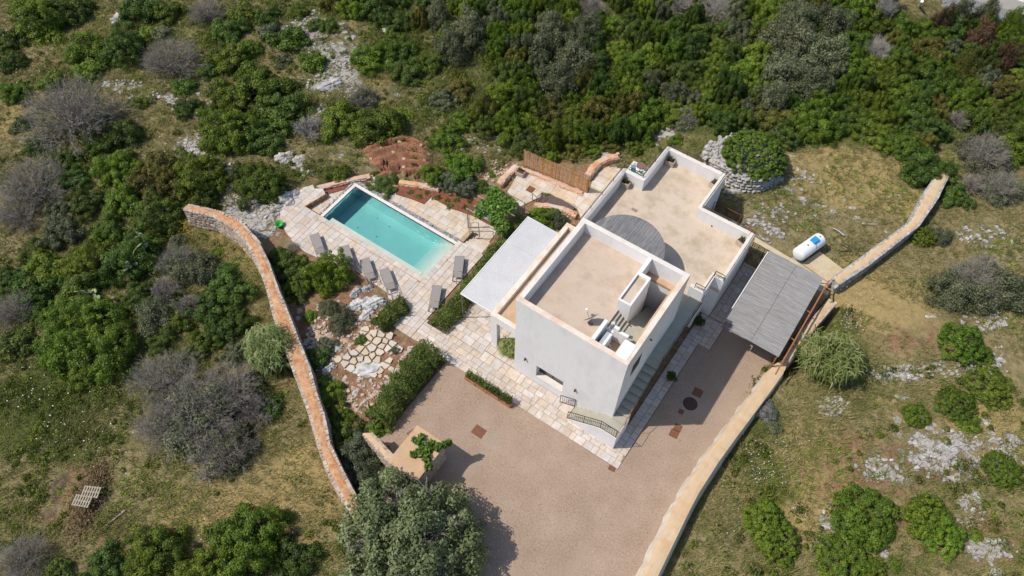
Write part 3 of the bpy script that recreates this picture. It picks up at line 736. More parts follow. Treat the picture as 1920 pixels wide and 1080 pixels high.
for i in range(len(TO)):
    a, b_ = TO[i], TO[(i+1) % len(TO)]
    if i in (10, 11, 12): continue       # against the upper block
    zt = T
    # every run owns its first corner; the second is left to the next run (inner corners are pulled the other way)
    nxt = TO[(i+2) % len(TO)]
    crs = (b_[0]-a[0])*(nxt[1]-b_[1])-(b_[1]-a[1])*(nxt[0]-b_[0])
    prv = TO[i-1]
    crs0 = (a[0]-prv[0])*(b_[1]-a[1])-(a[1]-prv[1])*(b_[0]-a[0])
    seg(a, b_, zt, 0 if crs0 <= 0 else -.0, .282 if crs < 0 else -.23)
# drain holes and an inspection lid on the terrace
for (x, y) in ((5.31, 14.14),):
    s = MB(); s.bar((x, 14.149, 3.02), (x, 14.13, 3.02), .06, 10); part(s, "drain_hole", DARKPAINT)
s = MB(); s.box(.45, .85, 12.4, 12.62, TF+.001, TF+.01); part(s, "vent_cover", surface("vent_brown", [(.25,.17,.12),(.32,.23,.17)], 6, .9, 0))
# shallow skirting kerb along the west wall of the terrace
s = MB(); s.box(-1.12, -.62, 9.13, 13.9, TF+.002, TF+.006); part(s, "gutter_strip", ROOF_A)
# small balcony at the far left corner, on a solid base
s = MB(); s.box(-1.36, .0, 14.45, 15.85, -.4, 2.95); part(s, "balcony_base", PLASTER)
s = MB(); s.box(-1.37, -1.24, 14.45, 15.86, 2.951, 3.3); s.box(-1.239, .0, 15.73, 15.86, 2.951, 3.3); part(s, "balcony_kerb", COPING_W, bevel=.01)
# iron rails on the parapets
def rail(name, pts, h, parent, mat=IRON, gap=.13, r=.016, post=1.4, low=.08, balusters=True):
    o = MB()
    top = [(p[0],p[1],p[2]+h) for p in pts]; bot = [(p[0],p[1],p[2]+low) for p in pts]
    o.path(top, r*1.5); o.path(bot, r)
    for a, b_ in zip(pts, pts[1:]):
        L = (Vector(b_)-Vector(a)).length
        k = max(1, round(L/post))
        for j in range(k+1):
            p = Vector(a).lerp(Vector(b_), j/k); o.bar(p, p+Vector((0,0,h)), r*1.4)
    ro = o.build(name, mat, parent)
    if balusters:
        q = MB()
        for a, b_ in zip(pts, pts[1:]):
            L = (Vector(b_)-Vector(a)).length; k = int(L/gap)
            for j in range(1, k):
                p = Vector(a).lerp(Vector(b_), j/k); q.bar(p+Vector((0,0,low)), p+Vector((0,0,h)), r*.6, 3)
        if q.v: stuff(q.build("balusters", mat, ro))
    return ro
# rails that stand on the parapet coping: two slim bars
def twin(pts, h=.55):
    o = MB(); o.path([(p[0],p[1],p[2]+h) for p in pts], .022); o.path([(p[0],p[1],p[2]+h*.45) for p in pts], .018)
    for a, b_ in zip(pts, pts[1:]):
        k = max(1, round((Vector(b_)-Vector(a)).length/1.5))
        for j in range(k+1):
            p = Vector(a).lerp(Vector(b_), j/k); o.bar(p, p+Vector((0,0,h)), .018)
    return part(o, "parapet_rail", IRON)
twin([(-1.36,8.9,T),(-1.36,14.41,T),(0.04,14.41,T),(.04,17.75,T),(4.32,17.75,T)], .32)
twin([(4.32,17.74,T),(4.32,14.38,T),(7.89,14.38,T),(7.89,10.12,T)], .22)
twin([(7.85,10.14,T),(7.27,10.14,T),(7.27,8.72,T),(6.7,8.72,T)], .5)
# outside stairs: seven steps along the front, a corner landing, then up the side
es = MB()
es.prism([(4.36,-.94),(7.42,-.94),(7.42,-.001),(4.36,-.001)], -.3, [.0,1.18,1.18,.0]); es.box(UX1+.003, 7.42, .0, .55, -.3, 1.2); es.box(UX1+.003, 6.95, .552, 8.655, -.3, 1.4)
es = part(es, "outside_stairs", PLASTER)
n1 = 7
for i in range(n1):
    s = MB(); s.box(4.36+.29*i, 4.36+.29*(i+1)-.002, -.93, -.003, -.02+.19*i-.1, .2*(i+1)); s.build("step", STEPMAT, es)
s = MB(); s.box(4.36+.29*n1, 7.41, -.93, -.003, .9, 1.42); s.build("landing", STEPMAT, es)
n2 = 9
for i in range(n2):
    s = MB(); s.box(UX1+.005, 7.41, .0+.41*i, .41*(i+1)-.002, 1.18+.186*i, 1.37+.186*(i+1)); s.box(UX1+.006, 7.409, .0+.41*i-.07, .41*(i+1)-.004, 1.372+.186*(i+1), 1.42+.186*(i+1)); s.build("step", STEPMAT, es)
s = MB(); s.box(UX1+.005, 7.41, .41*n2, 8.655, 2.75, 3.11); s.build("landing", STEPMAT, es)
s = MB(); s.prism([(4.33,-.97),(6.4,-.97),(6.4,-.945),(4.33,-.945)], -.3, [.12,1.50,1.50,.12]); s.prism([(6.402,-.97),(7.45,-.97),(7.45,-.945),(6.402,-.945)], -.3, 1.5)
s.prism([(7.424,-.944),(7.45,-.944),(7.45,.1),(7.424,.1)], -.3, [1.5,1.5,1.52,1.52]); s.prism([(7.424,.102),(7.45,.102),(7.45,.55),(7.424,.55)], -.3, [1.52,1.52,1.72,1.72])
s.build("stair_wall", PLASTER, es)
s = MB(); s.prism([(7.424,.56),(7.455,.56),(7.455,3.7),(7.424,3.7)], [1.58,1.58,3.0,3.0], [1.74,1.74,3.16,3.16]); s.prism([(7.424,3.702),(7.455,3.702),(7.455,8.65),(7.424,8.65)], 3.0, 3.16); s.build("stair_string", IRON, es)
r_ = rail("stair_railing", [(4.36,-.93,.12),(6.4,-.93,1.46),(7.38,-.93,1.46)], .92, es)
r_ = rail("stair_railing", [(7.43,-.90,1.5),(7.43,.1,1.5),(7.43,1.2,2.0)], .82, es, RUSTPOLE, r=.010, balusters=False)  # sunlit stretch of the side rail, its light put into a redder colour
r_ = rail("stair_railing", [(7.43,1.25,2.02),(7.43,3.7,3.14),(7.43,8.6,3.14)], .8, es, IRON, r=.009, balusters=False)  # same rail continued, the villa's shade put into a darker colour
gt = thing("iron_gate", "small brown iron gate standing open at the foot of the front stairs", "gate", (4.3,-.06,0))
rail("gate_leaf", [(0,0,.08),(-.85,-.24,.08)], .92, gt, gap=.12)
# porch with a flat roof on the pool side
po = MB()
po.box(-2.16,-1.74,.66,1.0,-.3,2.66); po.box(-2.16,-1.86,4.4,4.8,-.3,2.66); po.box(-2.16,-1.74,8.45,8.86,-.3,2.66); po.box(-.3,-.003,.66,.92,-.3,2.66)
po.box(-2.16,-.003,.66,.92,2.662,3.3); po.box(-2.16,-1.90,.922,8.6,2.662,3.3); po.box(-2.16,-.003,8.602,8.86,2.662,3.3)
part(po, "porch_frame", PLASTER)
s = MB(); s.box(-1.898,-.004,.924,8.6,2.72,3.06); part(s, "porch_roof", OCHRE)
s = MB(); s.box(-2.18,-.02,.64,.94,3.302,3.35); s.box(-2.18,-1.88,.942,8.6,3.302,3.35); s.box(-2.18,-.02,8.602,8.88,3.302,3.35); part(s, "coping", COPING, bevel=.015)

# ------------------------------------------------------------------ things on and round the house
def awning():
    t = thing("awning", "white corrugated sheet awning on thin posts beside the porch, over the hedge", "awning", (-3.45,4.6,0))
    zf = lambda x: 2.86 + .04*(x+3.45)
    # three sheets side by side, each ridged along the house
    for s_i in range(3):
        y0, y1 = -3.55+s_i*2.37, -3.55+(s_i+1)*2.37-.015
        nx_ = 56
        vs, fs = [], []
        for i in range(nx_+1):
            x = -1.17+2.34*i/nx_
            z = 2.9+.04*x+(.015 if i % 2 else -.015)
            vs += [(x,y0,z),(x,y1,z),(x,y0,z-.006),(x,y1,z-.006)]
        for i in range(nx_):
            a = 4*i; fs += [(a,a+4,a+5,a+1),(a+2,a+3,a+7,a+6),(a,a+2,a+6,a+4),(a+1,a+5,a+7,a+3)]
        fs += [(0,1,3,2),(4*nx_,4*nx_+2,4*nx_+3,4*nx_+1)]
        m_ = MB(); m_.add(vs, fs); m_.build("corrugated_sheet", AWN, t)
    f = MB()
    f.box(-1.2,-1.16,-3.58,3.58,2.80,2.88); f.box(-1.159,1.16,-3.58,-3.54,2.8,2.875); f.box(-1.159,1.16,3.54,3.58,2.8,2.875)
    for k in range(1,6): f.box(-1.159,1.16,-3.55+7.1*k/6-.02,-3.55+7.1*k/6+.02,2.79,2.85)
    f.build("frame", WHITE_METAL, t)
    for y in (-3.5, 0, 3.5):
        p = MB(); p.bar((-1.17,y,-.02),(-1.17,y,2.8),.03,8); p.build("post", FRAME, t)
awning()

def canopy():
    t = thing("shade_canopy", "round dark cane canopy over the roof terrace against the upper block", "canopy", (2.2,8.05,TF))
    h, r0 = 2.3, 2.33
    strips = MB(); y = 6.62-8.05
    yy_ = -r0
    x = -r0
    while x < r0:
        wd = random.uniform(.035,.055)
        hy = math.sqrt(max(r0*r0-(x+wd/2)**2, 0))
        y0 = max(-hy, 6.65-8.05)
        if hy > y0+.05:
            k = max(1, int((hy-y0)/1.6)); cuts = sorted([y0, hy]+[random.uniform(y0,hy) for _ in range(k)])
            for a, b_ in zip(cuts, cuts[1:]):
                z = h+random.uniform(-.012,.012); strips.box(x+.003, x+wd-.004, a, b_-.006, z-.02, z+.008)
        x += wd
    strips.build("cane_mat", CANE_D, t)
    f = MB()
    pts = [(r0*.99*math.cos(a), r0*.99*math.sin(a), h-.05) for a in [math.asin(max(-1,(6.65-8.05)/r0))+i*(math.pi-2*math.asin((6.65-8.05)/r0))/30 for i in range(31)]]
    f.path(pts, .025, 5)
    for a in (.3, .9, 1.57, 2.24, 2.84): f.bar((0, 6.66-8.05, h-.06), (r0*.98*math.cos(a), r0*.98*math.sin(a), h-.06), .022, 5)
    f.build("hoop_frame", IRON, t)
    for a in (.75, 2.39):
        p = MB(); p.bar((r0*.8*math.cos(a), r0*.8*math.sin(a), .002), (r0*.8*math.cos(a), r0*.8*math.sin(a), h-.05), .03, 8); p.build("post", IRON, t)
canopy()

def carport():
    t = thing("carport", "carport roofed with grey cane mats on rust red poles beside the right wall", "carport", (10.9,11.6,0))
    x0, x1, y0, y1, z = -1.82, 1.76, -3.42, 3.2, 2.6
    for (a, b_) in ((x0, .0), (.012, x1)):
        st_ = MB(); y = y0
        while y < y1:
            hgt = random.uniform(.024,.042)
            cutx = [a]+sorted(random.uniform(a,b_) for _ in range(2))+[b_]
            if a == x0 and y < y0+.42: cutx = [c for c in [a+.6]+cutx if c >= a+.6]; cutx = sorted(set(cutx))
            for c0, c1 in zip(cutx, cutx[1:]):
                zz = z+random.uniform(-.012,.012)
                st_.box(c0+.003, c1-.004, y+.003, y+hgt-.003, zz-.02, zz+.008)
            y += hgt
        st_.build("cane_mat", CANE, t)
    f = MB()
    for x in (x0+.05, 0, x1-.05): f.bar((x,y0+.05,z-.09),(x,y1-.05,z-.09),.045,6)
    for y in np.linspace(y0+.1,y1-.1,7): f.bar((x0+.05,y,z-.05),(x1-.05,y,z-.05),.03,5)
    f.build("roof_frame", RUSTPOLE, t)
    s = MB(); s.box(x0, x0+.62, y0-.0, y0+.42, z-.17, z-.15); s.build("corner_sheet", surface("blue_grey_sheet", [(.14,.17,.21),(.18,.21,.26)], 3, .5, 0), t)
    b_ = MB(); b_.bar((x1+.32,y0-.9,2.25),(x1+.34,y1+.25,2.35),.05,6); b_.build("long_pole", RUSTPOLE, t)
    for p_, q_ in (((x1-.06,y1-.3,2.42),(x1+.38,y1-.02,2.38)),((x1-.06,.6,2.44),(x1+.36,.6,2.36)),((x1-.06,-1.7,2.44),(x1+.36,-1.7,2.33))):
        b_ = MB(); b_.bar(p_, q_, .035, 5); b_.build("bracket", RUSTPOLE, t)
    for (x, y) in ((x0+.1,y0+1.6),(x0+.1,y1-.2),(x1-.08,y0+.1),(x1-.08,0),(x1-.08,y1-.2)):
        p = MB(); p.bar((x,y,-.02),(x,y,z-.1),.045,8); p.build("post", RUSTPOLE, t)
    k = MB(); k.box(x0-.08,x0-.03,y0+1.5,y1-.05,z-.14,z-.03); k.build("gutter", WHITE_METAL, t)
carport()

def dish():
    t = thing("satellite_dish", "grey satellite dish with its arm, on the upper roof beside the stair well", "satellite dish", (3.72,1.45,RF))
    p = MB(); p.bar((0,0,.001),(0,0,.5),.03,8); p.lathe([(.13,.001),(.13,.02),(.05,.03)],n=10); p.build("mast", FRAME, t)
    d = MB(); prof = [(.02,.0),(.15,.012),(.3,.05),(.42,.11),(.425,.115),(.3,.06),(.15,.02)]
    d.lathe([(r,h) for r,h in prof[:4]], n=24)
    o = d.build("reflector", surface("dish_grey", [(.42,.40,.385),(.5,.48,.46)], 4, .5, 0), t, smooth=True)
    o.location = (-.03,.03,.5); o.rotation_euler = Vector((-.80,.45,.42)).to_track_quat('Z','Y').to_euler(); o.scale = (1,1,.7)
    a = MB(); a.bar((-.05,.03,.2),(-.48,.27,.52),.014,5); a.build("feed_arm", FRAME, t)
    a = MB(); a.obox((-.50,.29,.56),(.05,0,0),(0,.05,0),(0,0,.08)); a.build("receiver", WHITE_METAL, t)
dish()
t = thing("antenna_pipe", "short grey metal pipe head on the low wall beside the roof steps", "pipe", (4.75,1.75,7.0))
s = MB(); s.bar((0,0,-.15),(0,0,.55),.06,10); s.bar((0,0,.5),(.16,.06,.62),.1,10); s.build("pipe", surface("zinc", [(.42,.42,.42),(.5,.5,.5)], 4, .45, 0), t)
t = thing("air_conditioner", "white air conditioning unit in the sunk recess at the roof corner", "air conditioner", (4.9,.85,6.5))
s = MB(); s.box(-.17,.17,-.43,.43,.12,.88); s.build("casing", WHITE_METAL, t, bevel=.02)
s = MB(); s.box(-.15,.02,-.41,.41,.882,.89); s.build("top_panel", surface("grey_panel", [(.33,.35,.37),(.38,.4,.42)], 2, .5, 0), t)
s = MB(); s.box(-.13,.13,-.445,-.432,.2,.8); s.build("fan_grille", DARKPAINT, t)
for y in (-.31,.31):
    s = MB(); s.box(-.16,.16,y-.04,y+.04,.001,.12); s.build("foot_rail", FRAME, t)
s = MB(); s.bar((.18,.2,.25),(.3,.22,.1),.025,6); s.bar((.18,.1,.3),(.42,.12,.02),.02,6); s.build("hose", WHITE_METAL, t)

# balcony furniture
for (x, y, rz, lb) in ((-.95,15.0,.5,"white chair with a green cushion nearer the patio edge of the small balcony"),(-.36,15.05,-1.9,"white chair with a teal cushion nearer the roof terrace on the small balcony")):
    t = thing("garden_chair", lb, "chair", (x,y,2.951), rz, "balcony chairs")
    s = MB(); s.box(-.2,.2,-.2,.2,.38,.41); s.build("seat", WHITE_METAL, t)
    s = MB(); s.box(-.19,.19,-.18,.19,.411,.47); s.build("cushion", TEAL, t, bevel=.02)
    s = MB(); s.box(-.2,.2,.19,.22,.41,.8); s.build("backrest", WHITE_METAL, t)
    for i in (-.18,.18):
        for j in (-.18,.18):
            s = MB(); s.bar((i,j,.001),(i,j,.38),.016,5); s.build("leg", WHITE_METAL, t)
        s = MB(); s.box(i-.02,i+.02,-.18,.2,.58,.61); s.build("armrest", WHITE_METAL, t)
t = thing("round_table", "small round table with a brown cloth on the balcony", "table", (-.66,15.45,2.951))
s = MB(); s.lathe([(.3,.66),(.3,.70)], n=20); s.build("tabletop", MAROON, t)
s = MB(); s.bar((0,0,.02),(0,0,.66),.03,8); s.lathe([(.18,.001),(.16,.025)], n=12); s.build("pedestal", FRAME, t)

# gas tank
t = thing("gas_tank", "white horizontal gas tank with a blue lid on the grass behind the carport", "gas tank", (10.98,17.15,GARDEN_Z))
ang = math.atan2(18.21-16.11, 11.33-10.63) - math.pi/2
t.rotation_euler = (0,0,ang)
prof = [(.02,-1.18)]+[(.46*math.sin(a),-.98-.2*math.cos(a)) for a in np.linspace(.15,math.pi/2,6)]+[(.46*math.sin(a),.98+.2*math.cos(a)) for a in np.linspace(math.pi/2,.15,6)]+[(.02,1.18)]
s = MB(); s.lathe([(r,h) for r,h in prof], (0,0,.72), 24, 'y'); s.build("body", TANKW, t, smooth=True)
s = MB(); s.box(-.2,.2,.05,.55,1.13,1.29); s.build("valve_lid", BLUE, t, bevel=.03)
for y in (-.65,.65):
    s = MB(); s.box(-.28,.28,y-.06,y+.06,.0,.36); s.build("foot", GREYC, t)
s = MB(); s.lathe([(.05,1.15),(.05,1.22)], (0,-.35,0), 8); s.lathe([(.04,1.15),(.04,1.22)], (0,.8,0), 8); s.build("valve", RUST, t)
s = MB(); s.path([(.2,.15,1.2),(.36,.1,1.03),(.46,.1,.75),(.42,.1,.4)], .016, 5); s.build("gas_pipe", FRAME, t)
def slab(name, poly, z0, z1, mat): 
    s = MB(); s.prism(poly, z0, z1); return struct(s.build(name, mat))
slab("tank_pad", [(10.2,15.95),(10.9,15.75),(11.4,16.3),(10.6,16.7)], .9, GARDEN_Z+.03, GREYC)
slab("concrete_path", [(7.75,16.45),(11.1,16.15),(13.2,15.75),(13.1,15.2),(11.2,15.25),(9.1,15.25),(9.1,16.0),(7.9,15.95)], -.3, GARDEN_Z+.045, SANDC)
slab("concrete_slab", [(11.14,16.2),(11.66,17.75),(13.58,17.24),(13.18,15.8)], .6, GARDEN_Z+.12, SANDC)
slab("retaining_wall", [(9.1,14.92),(13.4,14.92),(13.4,15.24),(9.1,15.24)], -.3, GARDEN_Z+.03, SANDC)
slab("retaining_wall", [(4.4,16.62),(6.4,16.62),(6.4,15.3),(6.62,15.3),(6.62,16.85),(4.4,16.85)], -.3, GARDEN_Z+.03, GREYC)
slab("retaining_wall", [(6.63,14.98),(7.9,14.98),(7.9,15.22),(6.63,15.22)], -.3, GARDEN_Z+.02, GREYC)
# steps at the side gate
t = thing("garden_steps", "pale stone steps climbing from the side walkway to the garden behind the house", "steps")
for i in range(5):
    s = MB(); s.box(7.93, 9.07, 14.92+.0+.21*i, 14.92+.21*(i+1)-.004, -.2, .22*(i+1)+.03); s.build("step", PAVER_O, t)
t = thing("iron_gate", "brown iron gate with an arched top between the house and the carport", "gate", (7.95,15.25,1.13))
rail("gate_leaf", [(0,0,.0),(.4,0,.02),(.8,0,-.05),(1.15,0,-.05)], 1.0, t, RUST, gap=.12)
t = thing("iron_railing", "brown iron railing round the sunken yard behind the house", "railing", (4.4,16.75,GARDEN_Z))
rail("railing_panel", [(.02,0,0),(1.95,0,0)], 1.0, t, RUST, gap=.13)
rail("railing_panel", [(2.0,0,0),(2.05,-1.5,0)], 1.0, t, IRON, gap=.13)

# sun loungers
def lounger(hx, hy, fx, fy, label):
    d = math.hypot(fx-hx, fy-hy)
    rz = math.atan2(fy-hy, fx-hx)
    t = thing("sun_lounger", label, "sun lounger", (hx,hy,.035), rz, "sun loungers round the pool")
    s = MB(); s.box(-.0,1.18,-.29,.29,.36,.375); s.build("sling", SLING, t)
    s = MB(); s.add([(1.2,-.26,.37),(1.2,.26,.37),(1.56,.26,.24),(1.56,-.26,.24),(1.2,-.26,.355),(1.2,.26,.355),(1.56,.26,.225),(1.56,-.26,.225)],[(3,2,1,0),(4,5,6,7),(0,1,5,4),(1,2,6,5),(2,3,7,6),(3,0,4,7)]); s.build("foot_sling", SLING, t)
    f = MB()
    for y in (-.30,.30): f.bar((-.02,y,.36),(1.95,y,.34),.018,5)
    f.bar((-.02,-.3,.36),(-.02,.3,.36),.018,5); f.bar((1.95,-.3,.34),(1.95,.3,.34),.018,5); f.bar((1.57,-.3,.25),(1.57,.3,.25),.014,5)
    f.build("frame", FRAME, t)
    for x in (.15,1.8):
        g = MB(); g.path([(x,-.3,.35),(x-.04,-.3,.012),(x-.04,.3,.012),(x,.3,.35)], .016, 5); g.build("leg", FRAME, t)
    for y in (-.3,.3):
        g = MB(); g.bar((1.76,y,.012),(.11,y,.012),.012,5); g.build("runner", FRAME, t)
    return t
def lpx(h, f): return (*site(*h, .38), *site(*f, 0.05))
LG = [((589,440),(608,492),"grey sun lounger at the far end of the pool row, its foot behind leaves"),
      ((645,462),(662,510),"grey sun lounger second from the far end of the row, touching the bright bush"),
      ((683,486),(700,535),"grey sun lounger in the middle of the row, beside the dappled tree shadow"),
      ((720,505),(737,551),"grey sun lounger nearest the clipped shrub along the pool front"),
      ((862,481),(858,525),"grey sun lounger between the pool's shallow end and the hedge, farther from the camera"),
      ((820,536),(814,579),"grey sun lounger standing by the hedge at the pool's near corner")]
for h, f, lb in LG:
    a = lpx(h, f); lounger(*a, lb)

# manhole covers
def cover(px, py, w, d_, rz, label, rnd=False, mat=RUST, z=0.0):
    x, y = site(px, py, z)
    t = thing("manhole_cover", label, "manhole cover", (x,y,z), rz, "metal covers set in the ground")
    if rnd:
        s = MB(); s.lathe([(w,-.02),(w,.012),(w-.06,.02)], n=28); s.build("lid", mat, t)
        s = MB(); s.lathe([(w+.05,-.02),(w+.05,.008)], n=28); s.build("rim", GREYC, t)
    else:
        s = MB(); s.box(-w/2,w/2,-d_/2,d_/2,-.02,.018); s.build("lid", mat, t, bevel=.004)
        s = MB(); s.box(-w/2-.05,w/2+.05,-d_/2-.05,d_/2+.05,-.02,.008); s.build("rim", RUST, t)
cover(1294,757,.44,0,0,"large round iron cover in the shaded gravel beside the stairs",True,surface("dark_rust", [(.06,.03,.022),(.10,.05,.035)], 8, .8, .1))
cover(1308,736,.44,.44,.1,"square rusty cover next to the round lid, on its carport side")
cover(1277,772,.2,.2,.1,"tiny square cover next to the round lid, on its stair side")
cover(1271,802,.34,.34,.1,"smaller of two rusty covers side by side in the sunlit gravel")
cover(1264,813,.40,.40,.1,"larger of two rusty covers side by side in the sunlit gravel")
cover(898,809,.62,.5,.0,"rusty square cover alone in the middle of the gravel yard")
cover(778,811,.40,.72,-.35,"oblong brown cover on the gravel behind the stone block",mat=surface("brown_sheet", [(.2,.11,.09),(.26,.15,.12)], 6, .8, 0))
cover(1148,877,.3,.3,.1,"little square cover just off the near corner of the paving")
cover(995,355,.42,.42,.0,"dark red square cover in the upper patio floor",z=.036)

# planters
LEAF_BOX = []
def twig_plant(t, n_, h, spread, mat, lw=.03, z0=.2):
    vs, fs, tn = [], [], []
    for i in range(n_):
        a = random.uniform(0,6.28); tl = random.uniform(.1,.5)
        b0 = Vector((random.uniform(-spread,spread)*.5, random.uniform(-spread,spread)*.3, z0))
        tip = b0+Vector((math.cos(a)*spread*tl*1.6, math.sin(a)*spread*tl*1.6, h*random.uniform(.6,1)))
        side = Vector((-math.sin(a), math.cos(a), 0))*lw
        mid = b0.lerp(tip,.55)+Vector((0,0,h*.08)); k = len(vs)
        vs += [b0-side*.4, b0+side*.4, mid+side, mid-side, tip]; fs += [(k,k+1,k+2,k+3)]; fs += [(k+3,k+2,k+4,k+4)]
        tn += [random.random()]*5
    vs = [tuple(v) for v in vs]
    fs2 = [(a,b_,c) for (a,b_,c,d) in fs]+[(a,c,d) for (a,b_,c,d) in fs if c != d and d != c]
    me = npmesh("foliage", vs, [f_ for f_ in fs2 if len(set(f_)) == 3], tn)
    return link("foliage", me, mat, t)
for (x,y,rz,lb) in ((.62,17.3,.1,"square cement planter in the farthest corner of the roof terrace"),(-.86,13.95,.1,"square cement planter beside the balcony wall on the roof terrace"),(3.95,17.2,-.3,"tan planter in the far terrace corner nearest the round stone ring"),(7.45,13.95,-.3,"tan planter in the terrace corner beside the side gate")):
    t = thing("potted_plant", lb, "potted plant", (x,y,TF), rz, "planters in the roof terrace corners")
    s = MB(); s.box(-.3,.3,-.24,-.19,.001,.42); s.box(-.3,.3,.19,.24,.001,.42); s.box(-.3,-.25,-.189,.189,.001,.42); s.box(.25,.3,-.189,.189,.001,.42); s.box(-.249,.249,-.189,.189,.001,.05); s.build("planter_box", PLANTERBOX, t, bevel=.015)
    s = MB(); s.box(-.249,.249,-.189,.189,.051,.34); s.build("soil", SOIL, t)
    twig_plant(t, 26, .5, .22, L_OLIVE, .03, .34)
x, y = site(976,324,.2)
t = thing("potted_plant", "cement planter with a low plant at the patio end of the reed screen", "potted plant", (x,y,.03), .1)
s = MB(); s.box(-.32,.32,-.25,.25,.001,.36); s.build("planter_box", PLANTERBOX, t, bevel=.02)
s = MB(); s.box(-.27,.27,-.2,.2,.361,.375); s.build("soil", SOIL, t)
twig_plant(t, 24, .35, .2, L_ROSE, .03, .37)
# four terracotta troughs
wher = ["end trough nearest the porch","second trough from the porch","third trough from the porch","end trough nearest the front stairs"]
for i in range(4):
    x = -1.62+.83*i
    t = thing("flower_trough", "terracotta trough of leafy green shrubs on the gravel edge, "+wher[i], "flower trough", (x,-2.12,0), 0, "terracotta troughs along the paving")
    s = MB(); s.prism([(-.39,-.17),(.39,-.17),(.39,-.14),(-.39,-.14)],.001,.32); s.prism([(-.39,.14),(.39,.14),(.39,.17),(-.39,.17)],.001,.32); s.box(-.39,-.36,-.139,.139,.001,.32); s.box(.36,.39,-.139,.139,.001,.32); s.box(-.359,.359,-.139,.139,.001,.03); s.build("trough", TERRACOTTA, t, bevel=.008)
    s = MB(); s.box(-.359,.359,-.139,.139,.031,.26); s.build("soil", MULCH, t)
    LEAF_BOX.append((t, .36, .15, .55))

# ------------------------------------------------------------------ rocks
def rock_mesh(name, seedv, flat=.6, sub=3, rough=.28):
    import bmesh
    bm = bmesh.new(); bmesh.ops.create_icosphere(bm, subdivisions=sub, radius=1.0)
    rs = np.random.default_rng(seedv)
    ph = rs.uniform(0, 10, 12)
    for v in bm.verts:
        p = v.co
        a = math.sin(p.x*2.1+ph[0])*math.cos(p.y*2.3+ph[1])+.6*math.sin(p.z*3.1+ph[2]+p.x*1.7)+.45*math.sin(p.x*5.3+ph[3])*math.sin(p.y*4.9+ph[4])+.3*math.sin(p.y*9+ph[5]+p.z*7)*math.cos(p.x*8+ph[6])
        q = p*(1+rough*a*.6)
        q = Vector((round(q.x*3.2)/3.2*.35+q.x*.65, round(q.y*3.2)/3.2*.35+q.y*.65, q.z*flat))
        v.co = q
    me = bpy.data.meshes.new(name); bm.to_mesh(me); bm.free()
    return me
ROCKS = [rock_mesh("rock", 100+i, .5+.1*(i % 4), 4, .62) for i in range(6)]
ROCKS_LO = [rock_mesh("rock", 200+i, .6, 1, .3) for i in range(6)]
OUT = [rock_mesh("limestone_outcrop", 300+i, .22, 3, .55) for i in range(6)]
for m_ in ROCKS+ROCKS_LO+OUT: m_.materials.append(STONE)
def rock(px, py, rx, ry, label, group=None, mesh=None, mat=STONE, name="rock", cat="rock", sink=.35, dz=0.0, hz=None, rz=None):
    x, y, z = ground_at(px, py, dz)
    s = mpp(x, y, z)
    o = link(name, mesh or random.choice(ROCKS), mat)
    o.location = (x, y, z+dz+.0)
    a, b_ = rx*s, ry*s*1.25
    o.scale = (a, b_, hz if hz else min(a, b_)*.8)
    o.rotation_euler = (0, 0, (math.pi/2-PSI if rz is None else rz))
    tag(o, label, cat, group)
    return o
# boulders named one by one
rock(545,373,15,12,"big pale grey boulder at the pool deck's far left corner",cat="boulder",name="boulder",hz=.75)
rock(516,388,11,8,"grey boulder next to the big pale boulder on its rocky bank side",cat="boulder",name="boulder")
rock(700,690,31,14,"long grey boulder used as a bench on the flagstone circle",cat="boulder",name="boulder",hz=.42,rz=math.pi/2-PSI+.12,mat=BOULDER)
rock(668,549,9,8,"dark grey round boulder under the bright bush in the rock garden",cat="boulder",name="boulder",hz=.4)
rock(690,545,9,8,"grey upright stone nearest the lounger row in the rock garden",cat="boulder",name="boulder",hz=.5)
rock(672,572,17,9,"white jagged boulder in the rock garden, left of the clipped shrub",cat="boulder",name="boulder",hz=.5,mat=BOULDER)
rock(703,568,18,10,"larger white jagged boulder touching the far end of the clipped shrub",cat="boulder",name="boulder",hz=.5,mat=BOULDER)
rock(690,588,12,11,"white boulder between the jagged boulders and the flagstones",cat="boulder",name="boulder",hz=.45,mat=BOULDER)
rock(618,688,10,8,"rounded whitish boulder beside the left wall, under the grey-green cushion shrub",cat="boulder",name="boulder",hz=.35,mat=BOULDER)
rock(535,297,14,10,"grey boulder on the bank above the pool, left of the red vegetable plot",cat="boulder",name="boulder",hz=.6)
rock(562,300,10,8,"smaller grey boulder in the grass left of the vegetable plot",cat="boulder",name="boulder")
rock(228,38,15,11,"grey boulder among dry grass at the upper left",cat="boulder",name="boulder",hz=.7)
rock(1380,359,20,6,"flat pale rock beside the sunken yard railing",cat="rock",hz=.25)
rock(1459,338,15,8,"grey rock in the grass at the foot of the stone ring",hz=.4)
rock(1262,238,12,8,"white boulder on the slope behind the house's farthest corner",cat="boulder",name="boulder",hz=.5)
rock(1228,247,9,8,"white rock just beyond the house's farthest corner, left of a larger white boulder",hz=.4)
rock(1002,280,9,10,"upright pale rock standing behind the reed screen",hz=.6)
rock(1137,293,9,7,"round grey rock at the top of the curved patio wall",hz=.4)
rock(622,160,20,12,"pile-like grey rock on the stony path at the top",hz=.6)
rock(735,57,13,9,"grey rock at the edge of the thicket at the top",hz=.5)
GR = "loose rocks in the rock garden"
pts = [(600,630),(612,640),(598,652),(640,590),(655,600),(565,585),(560,600),(575,570),(640,668),(632,655),(623,672),(610,700),(622,708),(605,712),(652,720),(660,728),(645,712),(668,735),(590,640),(583,655),(575,640),(620,628),(635,625),(648,640),(655,648),(700,605),(712,597),(720,583),(730,575),(735,585),(653,757),(648,765),(640,772),(690,560),(660,590),(668,596),(632,645),(600,690),(655,745),(632,725)]
